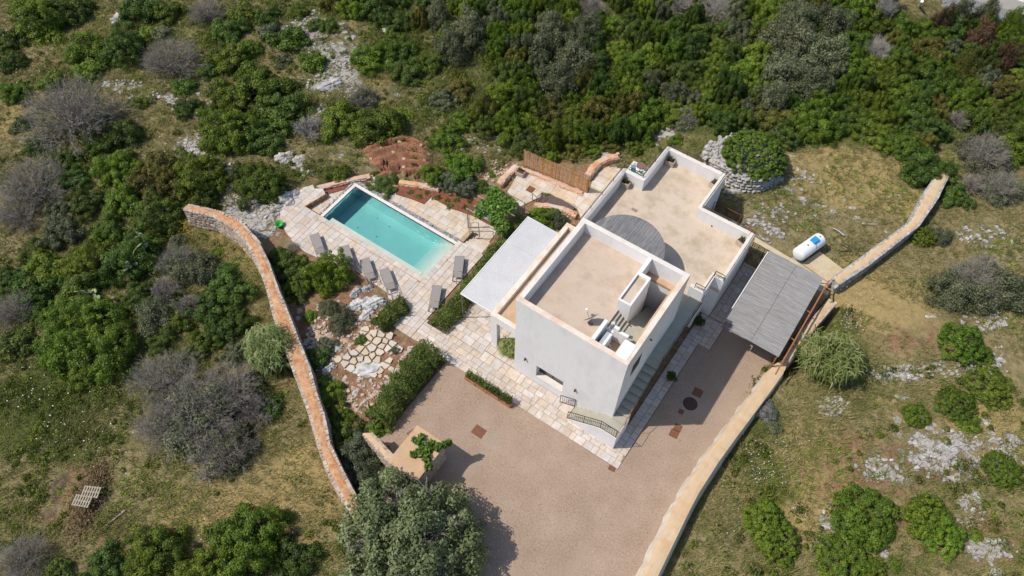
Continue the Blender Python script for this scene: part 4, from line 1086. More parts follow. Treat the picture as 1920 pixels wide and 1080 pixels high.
for (px, py) in pts:
    rock(px+random.uniform(-3,3), py+random.uniform(-3,3), random.uniform(4,8), random.uniform(3,5.5), "small pale rock lying on the red earth of the rock garden", GR, mat=random.choice([STONE, STONE_W]))
GE = "edging stones of the rock garden"
for k in range(24):
    t_ = k/23
    P_ = [(672,768),(686,752),(702,742),(722,732),(734,712),(745,697),(752,680),(762,666),(772,652)]
    u = t_*(len(P_)-1); i = min(int(u), len(P_)-2); f = u-i
    px, py = P_[i][0]*(1-f)+P_[i+1][0]*f, P_[i][1]*(1-f)+P_[i+1][1]*f
    rock(px, py, random.uniform(4,7), random.uniform(3,4.5), "pale edging stone along the hedge side of the rock garden", GE, mat=STONE_W, hz=.22)
GB = "grey rocks on the bank between the left wall and the pool deck"
for k in range(78):
    t_ = random.random()
    px = 425+100*t_+random.uniform(-22,22); py = 345+70*t_+random.uniform(-42,42)
    if px > 522 and py < 400: continue
    if py < 385+ (px-440)*.6 + 60 and (px > 425) and not (px<450 and py>405): rock(px, py, random.uniform(3,8), random.uniform(2.5,5.5), "grey limestone rock on the bank beside the far end of the left wall", GB)
GP = "white stones on the stony path at the upper left"
for k in range(85):
    t_ = random.random()
    px = 545+95*t_+random.gauss(0,14); py = 30+125*t_+random.gauss(0,14)
    rock(px, py, random.uniform(2,6), random.uniform(1.5,4), "white stone strewn over the stony path near the top of the photo", GP, mesh=random.choice(ROCKS_LO))
for (a, b_, n_, lb, gp) in (((300,180),(372,222),20,"pale stone in the tumbled wall line left of the big round shrub","stones of the tumbled wall line"),((345,265),(390,300),14,"pale rock on the worn track above the left wall","rocks on the worn track"),((643,45),(662,75),12,"white stone in the short dry wall near the top","stones of the short dry wall"),((520,290),(600,330),14,"pale rock in the grass above the pool","rocks in the grass above the pool"),((195,155),(235,175),8,"pale stone under the large bare shrub at the upper left","stones by the bare shrub")):
    for k in range(n_):
        t_ = (k+random.random())/n_
        rock(a[0]+(b_[0]-a[0])*t_+random.gauss(0,5), a[1]+(b_[1]-a[1])*t_+random.gauss(0,4), random.uniform(3,8), random.uniform(2.5,5), lb, gp, mesh=random.choice(ROCKS_LO))
# limestone pavement outcrops of the right-hand slope and the garden
GO = "limestone outcrops on the right-hand slope"
oc = [(1660,705,26,9),(1705,700,28,9),(1690,742,20,8),(1660,880,24,14),(1640,895,14,10),(1690,855,28,10),(1712,862,34,14),(1740,850,26,10),(1765,878,30,10),(1795,890,28,10),(1815,905,22,12),(1820,925,18,14),(1725,828,24,10),(1775,835,40,12),(1820,860,40,12),(1860,850,30,14),(1895,835,30,14),(1545,985,16,12),(1560,1005,12,16),(1530,1030,10,14),(1545,1050,12,12),(1650,1045,20,12),(1810,975,10,24),(1825,1015,20,14),(1850,1035,26,12),(1870,1050,20,10),(1880,1075,20,10),(1840,1065,14,10),(1855,690,20,8),(1830,680,14,8),(1880,680,14,10),(1890,715,12,10),(1550,745,12,8),(1568,750,12,10),(1680,795,12,16),(1692,808,14,10),(1735,780,22,10),(1760,800,26,12),(1780,815,24,10),(1840,790,20,12),(1860,810,16,10),(1700,955,10,8),(1615,975,14,8),(1640,1020,12,10),(1490,955,14,8),(1510,960,8,6),(1455,1075,10,10),(1740,595,12,7),(1860,605,24,8),(1900,580,20,8),(1810,430,14,6),(1830,445,18,7),(1868,430,20,8),(1850,460,22,6),(1905,455,16,7),(1600,770,9,5),(1640,770,8,5),(1535,868,9,8),(1755,945,14,8)]
for i, (px, py, a, b_) in enumerate(oc):
    for j in range(2):
        rock(px+random.gauss(0,a*.3), py+random.gauss(0,b_*.3), a*random.uniform(.5,.95), b_*random.uniform(.5,1.0), "pale limestone outcrop in the dry grass of the right-hand slope", GO, mesh=random.choice(OUT), name="limestone_outcrop", cat="rock outcrop", hz=random.uniform(.12,.26), dz=-.05)
GO2 = "limestone outcrops in the garden behind the house"
for (px, py, a, b_) in [(1478,290,18,5),(1550,312,8,4),(1612,312,11,5),(1550,345,16,5),(1470,352,14,8),(1500,372,14,8),(1530,365,18,6),(1585,372,10,6),(1590,390,22,5),(1560,398,16,5),(1605,407,14,5),(1680,370,18,5),(1615,342,9,5),(1615,420,20,3),(1545,402,8,4),(1660,436,6,3),(1575,300,6,4),(1535,385,16,5)]:
    for j in range(2):
        rock(px+random.gauss(0,a*.3), py+random.gauss(0,b_*.3), a*random.uniform(.5,.9), b_*random.uniform(.6,1.1), "pale rock sheet breaking through the mown grass behind the house", GO2, mesh=random.choice(OUT), name="limestone_outcrop", cat="rock outcrop", hz=.12, dz=-.03)
# loose stones nobody could count
def scatter_stones(name, spots, n_, smin, smax, mat, zoff=0.0):
    mb = MB()
    for _ in range(n_):
        (px, py, ra, rb) = random.choice(spots)
        a = random.uniform(0,6.28); r_ = math.sqrt(random.random())
        x, y, z = ground_at(px+ra*r_*math.cos(a), py+rb*r_*math.sin(a))
        s = random.uniform(smin, smax); t_ = random.uniform(0,3)
        mb.obox((x,y,z+s*.2), (s*math.cos(t_), s*math.sin(t_), random.uniform(-.2,.2)*s), (-s*.75*math.sin(t_), s*.75*math.cos(t_), random.uniform(-.2,.2)*s), (random.uniform(-.15,.15)*s,0,s*.5))
    return stuff(mb.build(name, mat))
scatter_stones("loose_stones", [(p[0],p[1],p[2],p[3]) for p in ROCKY if p[4] >= .6], 1500, .03, .12, STONE)
scatter_stones("loose_stones", [(650,640,90,70),(700,740,50,40),(640,600,60,40),(930,320,50,20),(590,640,25,30)], 700, .03, .11, STONE_W)

# ------------------------------------------------------------------ boundary walls
def quad_wall(name, label, L, Rr, top, foot, capmat, sidemat, batter=.12, stones=True, capw=(.0,1.0), cat="wall", nst=300, edge_stones=True, course=.26):
    """wall between two top edges L and Rr (lists of x,y): core, cap, and stones set proud of both faces"""
    t = thing(name, label, cat, (L[0][0], L[0][1], 0))
    ox, oy = L[0]
    n_ = len(L)
    core, cap = MB(), MB()
    for i in range(n_-1):
        a, b_, c, d = L[i], L[i+1], Rr[i+1], Rr[i]
        q = [(p[0]-ox, p[1]-oy) for p in (a,b_,c,d)]
        def out(p, o_): 
            v = Vector((p[0]-o_[0], p[1]-o_[1])).normalized(); return (p[0]+v.x*batter, p[1]+v.y*batter)
        f = [out(q[0],q[3]), out(q[1],q[2]), out(q[2],q[1]), out(q[3],q[0])]
        core.add([(p[0],p[1],foot) for p in f]+[(p[0],p[1],top-.05) for p in q], [(0,4,5,1),(1,5,6,2),(2,6,7,3),(3,7,4,0),(4,7,6,5)])
        lerp = lambda p, r_, k: (p[0]+(r_[0]-p[0])*k, p[1]+(r_[1]-p[1])*k)
        # uneven cap surface
        K = max(2, int(Vector((q[1][0]-q[0][0], q[1][1]-q[0][1])).length/.25))
        rows = []
        for k in range(K+1):
            e0, e1 = lerp(q[0],q[1],k/K), lerp(q[3],q[2],k/K)
            row = []
            for m in range(5):
                p = lerp(e0, e1, capw[0]+(capw[1]-capw[0])*m/4)
                hz_ = top+float(.05*vnoise(np.array(p[0]+ox),np.array(p[1]+oy),.35,5))-(.03 if m in (0,4) else 0)
                row.append((p[0],p[1],hz_))
            rows.append(row)
        fl = [p for r_ in rows for p in r_]
        cap.add(fl, [(k*5+m, k*5+m+1, (k+1)*5+m+1, (k+1)*5+m) for k in range(K) for m in range(4)])
        cap.add([r_[0] for r_ in rows]+[(r_[0][0],r_[0][1],top-.09) for r_ in rows], [(k,K+1+k,K+2+k,k+1) for k in range(K)])
        cap.add([r_[4] for r_ in rows]+[(r_[4][0],r_[4][1],top-.09) for r_ in rows], [(k,k+1,K+2+k,K+1+k) for k in range(K)])
    core.build("wall_core", sidemat, t)
    # the two polygons of a cap strip may face down when the edges are listed the other way round
    c_ = cap.build("wall_cap", capmat, t)
    if stones:
        st_ = []
        for side in (0, 1):
            E_ = L if side == 0 else Rr; O_ = Rr if side == 0 else L
            for i in range(n_-1):
                a, b_ = Vector(E_[i]), Vector(E_[i+1]); o_ = Vector(O_[i]); d = (b_-a)
                if d.length < .05: continue
                out_ = (a-o_).normalized(); u = d.normalized()
                z = top-.14
                rows = int((top-foot-.1)/course)
                for r_i in range(min(rows, 6)):
                    x = random.uniform(0,.2)
                    while x < d.length:
                        w_ = random.uniform(.14,.44)
                        p = a+u*(x+w_/2)+out_*(batter*(.12+.88*(r_i+.5)/max(rows,1))-.03)
                        st_.append((p.x-ox, p.y-oy, z-course*r_i+random.uniform(-.06,.05), w_/2*.9, course/2*random.uniform(.5,1.1), u.x, u.y, r_i))
                        x += w_
                if edge_stones:
                    x = 0
                    while x < d.length:
                        w_ = random.uniform(.16,.34)
                        p = a+u*(x+w_/2)-out_*.03
                        st_.append((p.x-ox, p.y-oy, top-.045, w_/2*.9, .05, u.x, u.y, -1))
                        x += w_
        st_.sort(key=lambda s_: s_[7])
        rest = MB()
        def one(mb, s_, c=(0,0,0)):
            x, y, z, hw, hh, ux, uy, _ = s_
            j = lambda v: v*random.uniform(.85,1.05)
            mb.obox((x-c[0],y-c[1],z-c[2]), (ux*j(hw),uy*j(hw),hw*random.uniform(-.22,.22)), (-uy*.09,ux*.09,random.uniform(-.03,.03)), (0,0,j(hh)))
        random.shuffle(st_)
        for k, s_ in enumerate(st_):
            if k < nst:
                mb = MB(); one(mb, s_); mb.build("stone", sidemat if sidemat in (STONE_W, BRICK_O) else STONE, t)
            else: one(rest, s_)
        if rest.v: stuff(rest.build("stones", sidemat if sidemat in (STONE_W, BRICK_O) else STONE, t))
    return t
quad_wall("dry_stone_wall", "curving dry stone wall with a terracotta-coloured top on the left of the grounds", lw_l, lw_r, LW_TOP, -.5, TERRA, STONE_W, capw=(.10,.90), nst=300)
# right-hand wall: straight run by the yard, narrow run by the carport, garden run
RWT = 1.2
yl = [(13.0,-30),(12.6,-12),(12.33,-8.5),(12.2,-6.8),(12.02,-4),(11.9,-2),(11.88,-1.16),(11.97,1),(12.15,3),(12.36,5),(12.54,6.76),(12.66,8.3)]
yl = [(p[0]+(.04*math.sin(p[1]*3.1)+.03*math.sin(p[1]*7.7)), p[1]) for p in [(a[0]+(b_[0]-a[0])*k/6, a[1]+(b_[1]-a[1])*k/6) for a, b_ in zip(yl, yl[1:]) for k in range(6)]]+[yl[-1]]
quad_wall("boundary_wall", "long straight boundary wall with an ochre top along the gravel yard", [(p[0],p[1]) for p in yl], [(p[0]-(.04*math.sin(p[1]*3.1)+.03*math.sin(p[1]*7.7))+.72,p[1]+.2) for p in yl], RWT, -.5, OCHRECAP, surface("cream_render", [(.56,.48,.38),(.66,.58,.48)], 2.2, .95, .3, 25, stain=(.45,.36,.26), stain_scale=1.4), batter=.34, stones=False)
quad_wall("boundary_wall", "narrow wall link between the carport and the right-hand slope", [(13.0,9.05),(13.2,12),(13.56,14.2)], [(13.34,9.0),(13.62,12),(13.98,14.3)], 1.5, -.5, OCHRECAP, STONE_W, batter=.06, nst=60)
s = MB(); s.prism([(12.62,8.35),(13.36,8.45),(13.3,8.95),(12.95,9.05)], -.5, 1.22); tag(s.build("wall_pier", OCHRECAP), "low ochre wall pier at the carport's near outer corner", "wall pier")
GL = [(1760,321),(1735,362),(1706,417),(1663,448),(1610,487),(1562,521)]; GRr = [(1780,326),(1757,372),(1723,422),(1683,453),(1627,497),(1572,533)]
quad_wall("garden_wall", "stone wall with an ochre top running uphill from the carport behind the gas tank", [site(*p,2.0) for p in GL], [site(*p,2.0) for p in GRr], 2.0, .3, OCHRECAP, STONE, batter=.1, nst=200, capw=(.05,.95))
# low orange edging walls
def low_wall(name, label, pts, w_, top, foot, mat, group=None):
    L, Rr = [], []
    for i, p in enumerate(pts):
        a = Vector(pts[max(i-1,0)]); b_ = Vector(pts[min(i+1,len(pts)-1)])
        d = (b_-a).normalized(); nrm = Vector((-d.y, d.x))
        L.append((p[0]+nrm.x*w_/2, p[1]+nrm.y*w_/2)); Rr.append((p[0]-nrm.x*w_/2, p[1]-nrm.y*w_/2))
    return quad_wall(name, label, L, Rr, top, foot, mat, mat, batter=.05, nst=80, cat="low wall", edge_stones=False, course=.2)
low_wall("edging_wall", "low orange stone wall along the bank beyond the pool", [site(562,356,.0),site(610,345,.0),site(655,334,.0),site(692,327,.0)], .34, -.12, -.9, BRICK_O)
low_wall("edging_wall", "low orange stone wall between the red bed and the bank behind the poolside shrubs", [site(748,338,.0),(site(785,343,.0)),site(822,351,.0)], .34, -.12, -.9, BRICK_O)
low_wall("edging_wall", "low orange wall at the left end of the upper patio", [site(935,345,.3),site(952,326,.3),site(968,311,.3)], .36, .35, -.6, BRICK_O)
low_wall("edging_wall", "curved low orange wall at the far corner of the upper patio", [site(1102,330,.4),site(1110,317,.4),site(1122,305,.4),site(1138,297,.4),site(1158,293,.4)], .4, .5, -.6, BRICK_O)
low_wall("edging_wall", "low orange kerb along the foot of the reed screen", [site(972,313,.2),site(1010,326,.2),site(1050,344,.2),site(1092,360,.2)], .26, .16, -.4, BRICK_O)
low_wall("edging_wall", "low orange kerb holding the small flower bed by the awning", [site(1002,386,.1),site(1030,388,.1),site(1056,394,.1),site(1076,404,.1)], .3, .3, -.4, BRICK_O)
# reed screen
t = thing("reed_screen", "tall orange-brown reed screen standing along the upper patio", "screen", (-8.7,13.75,.02))
A_, B_ = Vector((0,0,0)), Vector((5.05,.45,0))
prev = None
NP = 3
for p_i in range(NP):
    mb = MB(); a = A_.lerp(B_, p_i/NP); b_ = A_.lerp(B_, (p_i+1)/NP)
    k = 46
    for i in range(k):
        q = a.lerp(b_, (i+.5)/k); hh = 1.62+random.uniform(-.06,.06)-.15*(p_i==2)*(i/k)
        mb.bar(q+Vector((0,random.uniform(-.012,.012),.02)), q+Vector((random.uniform(-.015,.015),random.uniform(-.02,.02),hh)), .021, 3)
    for z in (.3,.85,1.4): mb.bar(a+Vector((0,-.03,z)), b_+Vector((0,-.03,z)), .01, 3)
    stuff(mb.build("reed_panel", REEDSCREEN, t))
for i in range(NP+1):
    q = A_.lerp(B_, i/NP); s = MB(); s.bar(q+Vector((0,.05,0)), q+Vector((0,.05,1.6)), .035, 6); s.build("post", WOODB, t)

# patio flower bed rail and thin railings by the pergola
t = thing("iron_railing", "thin brown railing round the corner of the patio above the pergola", "railing", (0,0,0))
p0 = [(*site(998,374,.1),.03),(*site(1006,381,.1),.03),(*site(1016,372,.1),.03)]
rail("railing_panel", p0, .7, t, IRON, balusters=False)
t = thing("handrail", "thin iron handrail between the lower pool terrace and the pergola", "handrail", (0,0,0))
a_, b_, c_ = site(880,408,.2), site(881,440,.2), site(925,440,.2)
rail("rail", [(*a_,LOW_Z),(*b_,LOW_Z+.1)], .85, t, FRAME, balusters=False)
rail("rail", [(*b_,LOW_Z+.1),(*c_,LOW_Z+.1)], .85, t, FRAME, balusters=False)

# round dry stone ring round the domed shrub
RC = (4.5,21.65)
t = thing("stone_ring", "round ring of piled white stones behind the house, with a domed shrub growing inside", "stone ring", (*RC,GARDEN_Z-.15))
mb = MB(); mb.lathe([(2.36,-.3),(2.28,.5),(2.12,1.2),(1.3,1.22),(.4,1.1)], n=28); mb.build("rubble_core", STONE, t)
st_ = []
for c_i in range(6):
    a = random.uniform(0,1)
    rr_ = 2.40-.055*c_i
    while a < 6.28+.3:
        w_ = random.uniform(.2,.42); st_.append((a, rr_, .12+.22*c_i, w_)); a += w_/rr_
for k in range(130):
    a = random.uniform(0,6.28); st_.append((a, random.uniform(1.7,2.25), 1.27, random.uniform(.18,.36)))
for k in range(60):
    a = random.gauss(3.3,.35); st_.append((a, random.uniform(2.4,3.0), random.uniform(.1,.5), random.uniform(.18,.36)))
lo_me = ROCKS_LO
rest = MB()
camang = math.atan2(CAM.y-RC[1], CAM.x-RC[0])
st_.sort(key=lambda s_: (s_[2] < 1.2) * abs((s_[0]-camang+math.pi) % (2*math.pi)-math.pi))
for k, (a, r_, z, w_) in enumerate(st_):
    if k < 300:
        o = link("stone", random.choice(lo_me), STONE, t); o.location = (r_*math.cos(a), r_*math.sin(a), z); o.scale = (w_*.4, w_*.55, .15*random.uniform(.8,1.1)); o.rotation_euler = (0,0,a+random.uniform(-.2,.2))
    else:
        rest.obox((r_*math.cos(a), r_*math.sin(a), z), (math.cos(a)*.13, math.sin(a)*.13, 0), (-math.sin(a)*w_*.5, math.cos(a)*w_*.5, 0), (0,0,.1))
stuff(rest.build("stones", STONE, t))

# masonry block with a vine, and the low wall beside it
t = thing("stone_block", "squat stone block with a flat ochre top, overgrown by a vine, in the gravel yard", "masonry block", (-.79,-7.8,0))
HB = 2.15
core = MB(); core.box(-.88,.9,-1.45,.93,-.2,HB-.06); core.build("masonry_core", surface("brown_mortar", [(.26,.17,.11),(.36,.25,.17)], 5, .95, .3, 30), t)
cap = MB(); cap.box(-.97,1.0,-1.5,1.02,HB-.06,HB); cap.build("top_slab", surface("ochre_top", [(.46,.29,.16),(.55,.38,.24)], 1.6, .95, .2, 30, stain=(.42,.30,.2), stain_scale=1.2), t, bevel=.02)
for side in range(4):
    for r_i in range(8):
        x = -.88 if side % 2 == 0 else -1.45
        hi = .9 if side % 2 == 0 else .93
        while x < hi-.1:
            w_ = min(random.uniform(.22,.45), hi-x); s = MB(); c = x+w_/2; z = .12+.25*r_i
            p = {0:(c,.93,z),1:(.9,c,z),2:(c,-1.45,z),3:(-.88,c,z)}[side]
            hx, hy = (w_/2*.92,.05) if side % 2 == 0 else (.05,w_/2*.92)
            s.obox(p,(hx,0,random.uniform(-.01,.01)),(0,hy,0),(0,0,.112)); s.build("stone", STONE_W, t); x += w_
wl = [site(688,812,1.5),site(712,838,1.5),site(738,865,1.5)]
quad_wall("low_wall", "short wall with an orange top beside the stone block, half hidden by shrubs", [(p[0]+.18,p[1]+.15) for p in wl], [(p[0]-.18,p[1]-.15) for p in wl], 1.5, -.2, OCHRECAP, STONE_W, batter=.05, nst=60, cat="low wall")

# dark steel edging of the hedge bed by the gravel
x0_, y0_ = -3.95, -1.9
s = MB(); s.prism([(-3.93,-1.92),(-3.99,-1.92),(-4.42,-7.7),(-4.36,-7.7)], -.1, .42); tag(s.build("bed_edging", DARKPAINT), "long dark metal edging strip holding the hedge bed along the gravel", "edging")

# flagstones in the rock garden (Voronoi cells of a jittered seed set)
FP = [site(*p) for p in [(664,618),(690,619),(735,634),(755,644),(750,658),(722,664),(716,676),(742,684),(737,700),(690,702),(640,694),(622,682),(650,662),(676,654),(684,640)]]
seeds = []
xs = [p[0] for p in FP]; ys = [p[1] for p in FP]
yy_ = min(ys)-.5
while yy_ < max(ys)+.5:
    xx_ = min(xs)-.5+random.uniform(0,.3)
    while xx_ < max(xs)+.5:
        seeds.append((xx_+random.uniform(-.15,.15), yy_+random.uniform(-.15,.15))); xx_ += .50
    yy_ += .44
flag = thing("flagstone_path", "crazy paving of cream flagstones leading through the rock garden to the boulder bench", "flagstones", (FP[0][0],FP[0][1],0))
for s_ in seeds:
    if not bool(inpoly(s_[0], s_[1], FP)): continue
    poly = [(s_[0]-.6,s_[1]-.6),(s_[0]+.6,s_[1]-.6),(s_[0]+.6,s_[1]+.6),(s_[0]-.6,s_[1]+.6)]
    for o_ in seeds:
        if o_ is s_: continue
        dx, dy = o_[0]-s_[0], o_[1]-s_[1]
        if dx*dx+dy*dy > 2.5: continue
        mx_, my_ = s_[0]+dx/2, s_[1]+dy/2
        L_ = math.hypot(dx,dy); out = []
        f_ = lambda p: (p[0]-mx_)*dx+(p[1]-my_)*dy+.045*L_
        for i in range(len(poly)):
            a, b_ = poly[i-1], poly[i]; fa, fb = f_(a), f_(b_)
            if (fa <= 0) != (fb <= 0):
                t_ = fa/(fa-fb); out.append((a[0]+(b_[0]-a[0])*t_, a[1]+(b_[1]-a[1])*t_))
            if fb <= 0: out.append(b_)
        poly = out
        if len(poly) < 3: break
    if len(poly) < 3: continue
    if random.random() < .08: continue
    zz = float(theight(np.array(s_[0]), np.array(s_[1])))+.1
    m_ = MB(); m_.prism([(p[0]-FP[0][0],p[1]-FP[0][1]) for p in poly], zz-.3, zz+random.uniform(-.01,.015)); m_.build("flagstone", FLAG, flag)
# red mulch beds
def bed(name, pts, z, mat):
    s = MB(); s.prism([site(*p, z) for p in pts], z-.3, z); return struct(s.build(name, mat))
bed("red_bed", [(746,343),(800,350),(845,366),(900,378),(930,392),(925,425),(886,404),(845,390),(808,368),(795,382),(770,372),(742,364)], LOW_Z+.06, MULCH)
bed("red_bed", [(560,357),(640,342),(690,330),(688,347),(650,354),(600,368),(568,374)], LOW_Z+.04, MULCH)
bed("patio_bed", [(1017,360),(1050,372),(1078,388),(1072,399),(1003,385)], .08, surface("dark_bed", [(.09,.06,.055),(.16,.11,.1)], 8, 1, .6, 30))
bed("red_bed", [(745,652),(757,648),(760,664),(748,668)], .14, MULCH)
bed("hedge_bed", [(838,676),(790,655),(752,676),(700,760),(688,800),(722,812)], .1, SOIL)
bed("hedge_bed", [(800,605),(828,622),(890,545),(990,412),(982,404),(872,532)], .06, SOIL)
# vegetable plot with raised ridges
CUR = [[(676,278),(715,262),(755,252),(795,262)],[(682,290),(720,276),(757,266),(802,277)],[(688,302),(725,290),(762,283),(812,292)],[(695,314),(735,303),(770,298),(818,306)],[(706,326),(742,317),(776,313),(820,318)],[(712,336),(750,330),(785,328),(818,327)]]
def curve(c, t):
    u = t*(len(c)-1); i = min(int(u), len(c)-2); f = u-i
    return (c[i][0]*(1-f)+c[i+1][0]*f, c[i][1]*(1-f)+c[i+1][1]*f)
vs, fs = [], []
NU, NV = 60, 40
for j in range(NV+1):
    v = j/NV*(len(CUR)-1); i = min(int(v), len(CUR)-2); f = v-i
    for k in range(NU+1):
        t_ = k/NU; p, q = curve(CUR[i], t_), curve(CUR[i+1], t_)
        x, y, z = ground_at(p[0]*(1-f)+q[0]*f, p[1]*(1-f)+q[1]*f)
        edge = min(1, 8*min(t_, 1-t_, j/NV, 1-j/NV))
        rid = max(0, 1-abs(f-.5)*2.2)*.34
        vs.append((x, y, z+.05*edge-.06*(1-edge)+edge*(rid*(.9+.2*random.random())+.03*random.random())))
for j in range(NV):
    for k in range(NU):
        a = j*(NU+1)+k; fs.append((a, a+1, a+NU+2, a+NU+1))
vp = struct(link("vegetable_plot", npmesh("vegetable_plot", vs, fs), FIELD))
for i in range(1, 5):
    for k in range(3):
        p = curve(CUR[i], (k+random.uniform(.1,.9))/3); x, y, z = ground_at(*p)
        s = MB(); r_ = random.uniform(.06,.13); s.obox((x,y,z+.08),(r_,.02,0),(-.02,r_*.7,.02),(0,0,r_*.5)); s.build("stone", STONE_W, vp)
# green bucket-like basin
x, y, z = ground_at(525,424)
t = thing("green_basin", "bright green plastic basin left among the rocks at the deck's edge", "basin", (x,y,z+.05))
s = MB(); s.lathe([(.2,.0),(.27,.22),(.29,.22),(.29,.24),(.25,.24),(.18,.03)], n=16); s.build("bowl", GREENP, t, smooth=True)
s = MB(); s.bar((-.29,0,.22),(-.42,.1,.3),.03,6); s.build("handle", GREENP, t)
# two potted plants on the side walkway
POTS = []
for (px, py, lb, h) in ((1256,711,"terracotta pot with a bushy green plant halfway along the side walkway",.34),(1309,607,"dark pot with a sprawling green plant at the corner of the side walkway",.25)):
    x, y = site(px, py, .1)
    t = thing("potted_plant", lb, "potted plant", (x,y,.03), random.random())
    s = MB(); s.lathe([(.15,.0),(.21,h),(.23,h),(.23,h+.04),(.19,h+.04),(.18,h-.04)], n=16); s.build("pot", TERRACOTTA, t)
    POTS.append((t, h))
# old pallets and cut brush on the burnt patch
for (px, py, rz, lb) in ((172,923,.55,"upper of two old wooden pallets on the brush heap"),(155,940,.5,"lower old wooden pallet on the brush heap, half covered")):
    x, y, z = ground_at(px, py, .5)
    t = thing("wooden_pallet", lb, "pallet", (x,y,z+.48), rz+math.pi/2-PSI-2.2)
    for i in range(7):
        s = MB(); s.box(-.3,.3,-.45+.14*i,-.45+.14*i+.07,.1,.122); s.build("plank", WOODP, t)
    for i in (-.26,0,.26):
        s = MB(); s.box(i-.04,i+.04,-.45,.46,.0,.099); s.build("bearer", WOODP, t)
x, y, z = ground_at(217,973)
o = MB(); o.bar((x-.1,y-.55,z+.06),(x+.1,y+.6,z+.1),.05,6); tag(o.build("wooden_post", WOODP), "weathered post lying in the dry grass beside the brush heap", "post")
x, y, z = ground_at(178,322+470)
# planks under the vine: grey retaining boards
a_, b_ = site(882,405,-.2), site(935,432,-.2)
t = thing("board_walk", "grey wooden boards laid under the vine pergola above the lower terrace", "boards", (a_[0],a_[1],0))
d = Vector((b_[0]-a_[0], b_[1]-a_[1])); u = d.normalized(); nn = Vector((-u.y,u.x))
for i in range(5):
    c = d/2+nn*(.35+.21*i)
    s = MB(); s.obox((c.x,c.y,-.12), (u.x*d.length/2,u.y*d.length/2,0), (nn.x*.09,nn.y*.09,0), (0,0,.03)); s.build("board", PLANKG, t)
# iron frame by the pad and a grey pipe on the grass
x, y, z = ground_at(1590,466)
t = thing("metal_frame", "thin dark metal frame lying in the grass beside the concrete slab", "metal frame", (x,y,z))
s = MB()
P4 = [(*site(px_,py_,z+.08),z+.08) for px_,py_ in ((1577,457),(1598,470),(1575,471))]
s.path([(p[0]-x,p[1]-y,p[2]-z) for p in P4], .03, 5); s.build("bar", IRON, t)
P4 = [(*site(px_,py_,GARDEN_Z+.08),GARDEN_Z+.1) for px_,py_ in ((1562,428),(1572,433),(1583,442))]
s = MB(); s.path(P4, .035, 6); tag(s.build("grey_pipe", surface("zinc", [], 1)), "pale grey pipe lying in the grass between the gas tank and the garden wall", "pipe")
x, y, z = ground_at(655,668)
t = thing("corner_post", "thin rusty post with a bar standing in the rock garden left of the boulder bench", "post", (x,y,z))
s = MB(); s.bar((0,0,0),(.05,0,1.0),.02,5); s.bar((.0,0,.1),(.6,.38,.1),.02,5); s.build("bar", RUST, t)

# far building, road and yard beyond the thicket at the upper right
def g0(px, py): return site(px, py, 0.0)
s = MB(); s.prism([g0(1690,18),g0(1694,-40),g0(1960,-20),g0(1960,85),g0(1925,62),g0(1880,46),g0(1800,34),g0(1740,24)], -.4, .35); struct(s.build("far_road", ASPH))
s = MB(); s.prism([g0(1730,-22),g0(1800,0),g0(1870,18),g0(1922,34),g0(1960,46),g0(2080,-40),g0(1800,-100)], -.4, 1.1)
o = s.build("far_roof", YARD); 
hb = thing("low_building", "low beige building with a flat ribbed roof at the top right corner", "building", (0,0,0))
o.name = "roof"; o.parent = hb
a_ = [g0(1728,-22),g0(1800,0),g0(1870,18),g0(1922,34),g0(1962,47)]
s = MB()
for p, q in zip(a_, a_[1:]): s.obox(((p[0]+q[0])/2,(p[1]+q[1])/2,.7), ((q[0]-p[0])/2,(q[1]-p[1])/2,0), (.12,.14,0), (0,0,.66))
s.build("parapet", COPING_W, hb)
s = MB()
for i in range(16):
    t_ = i/16; p = Vector((*g0(1800+160*t_, -2+46*t_+ -2), 1.105)); q = p+Vector((-(a_[1][1]-a_[2][1]), (a_[1][0]-a_[2][0]), 0)).normalized()*-14
    s.bar(p, q, .03, 4)
stuff(s.build("roof_ribs", YARD, hb))
p, q = Vector((*g0(1717,24),.4)), Vector((*site(1729,2,2.2),2.2))
t = thing("white_pole", "slanting white barrier pole at the road above the thicket", "pole", p)
s = MB(); s.bar((0,0,0), q-p, .13, 8); s.build("pole", WHITE_METAL, t)
s = MB(); s.box(-.25,.25,-.25,.25,-.2,.15); s.build("base", GREYC, t)

# ------------------------------------------------------------------ foliage meshes
def unit(v): return v/np.maximum(np.linalg.norm(v, axis=-1, keepdims=True), 1e-9)
def leaf_quads(P, Nn, size, rs, aspect=.55):
    """one pointed leaf (two triangles as a quad) at every point, facing roughly along its normal"""
    n_ = len(P)
    t1 = unit(np.cross(Nn, rs.normal(size=(n_,3)))); t2 = np.cross(Nn, t1)
    s = size*rs.uniform(.6,1.3,(n_,1))
    bend = Nn*s*rs.uniform(-.25,.25,(n_,1))
    v = np.stack([P-t1*s*.5, P+t2*s*.5*aspect+bend, P+t1*s*.5, P-t2*s*.5*aspect+bend], 1)
    return v.reshape(-1,3), np.arange(4*n_).reshape(-1,4)

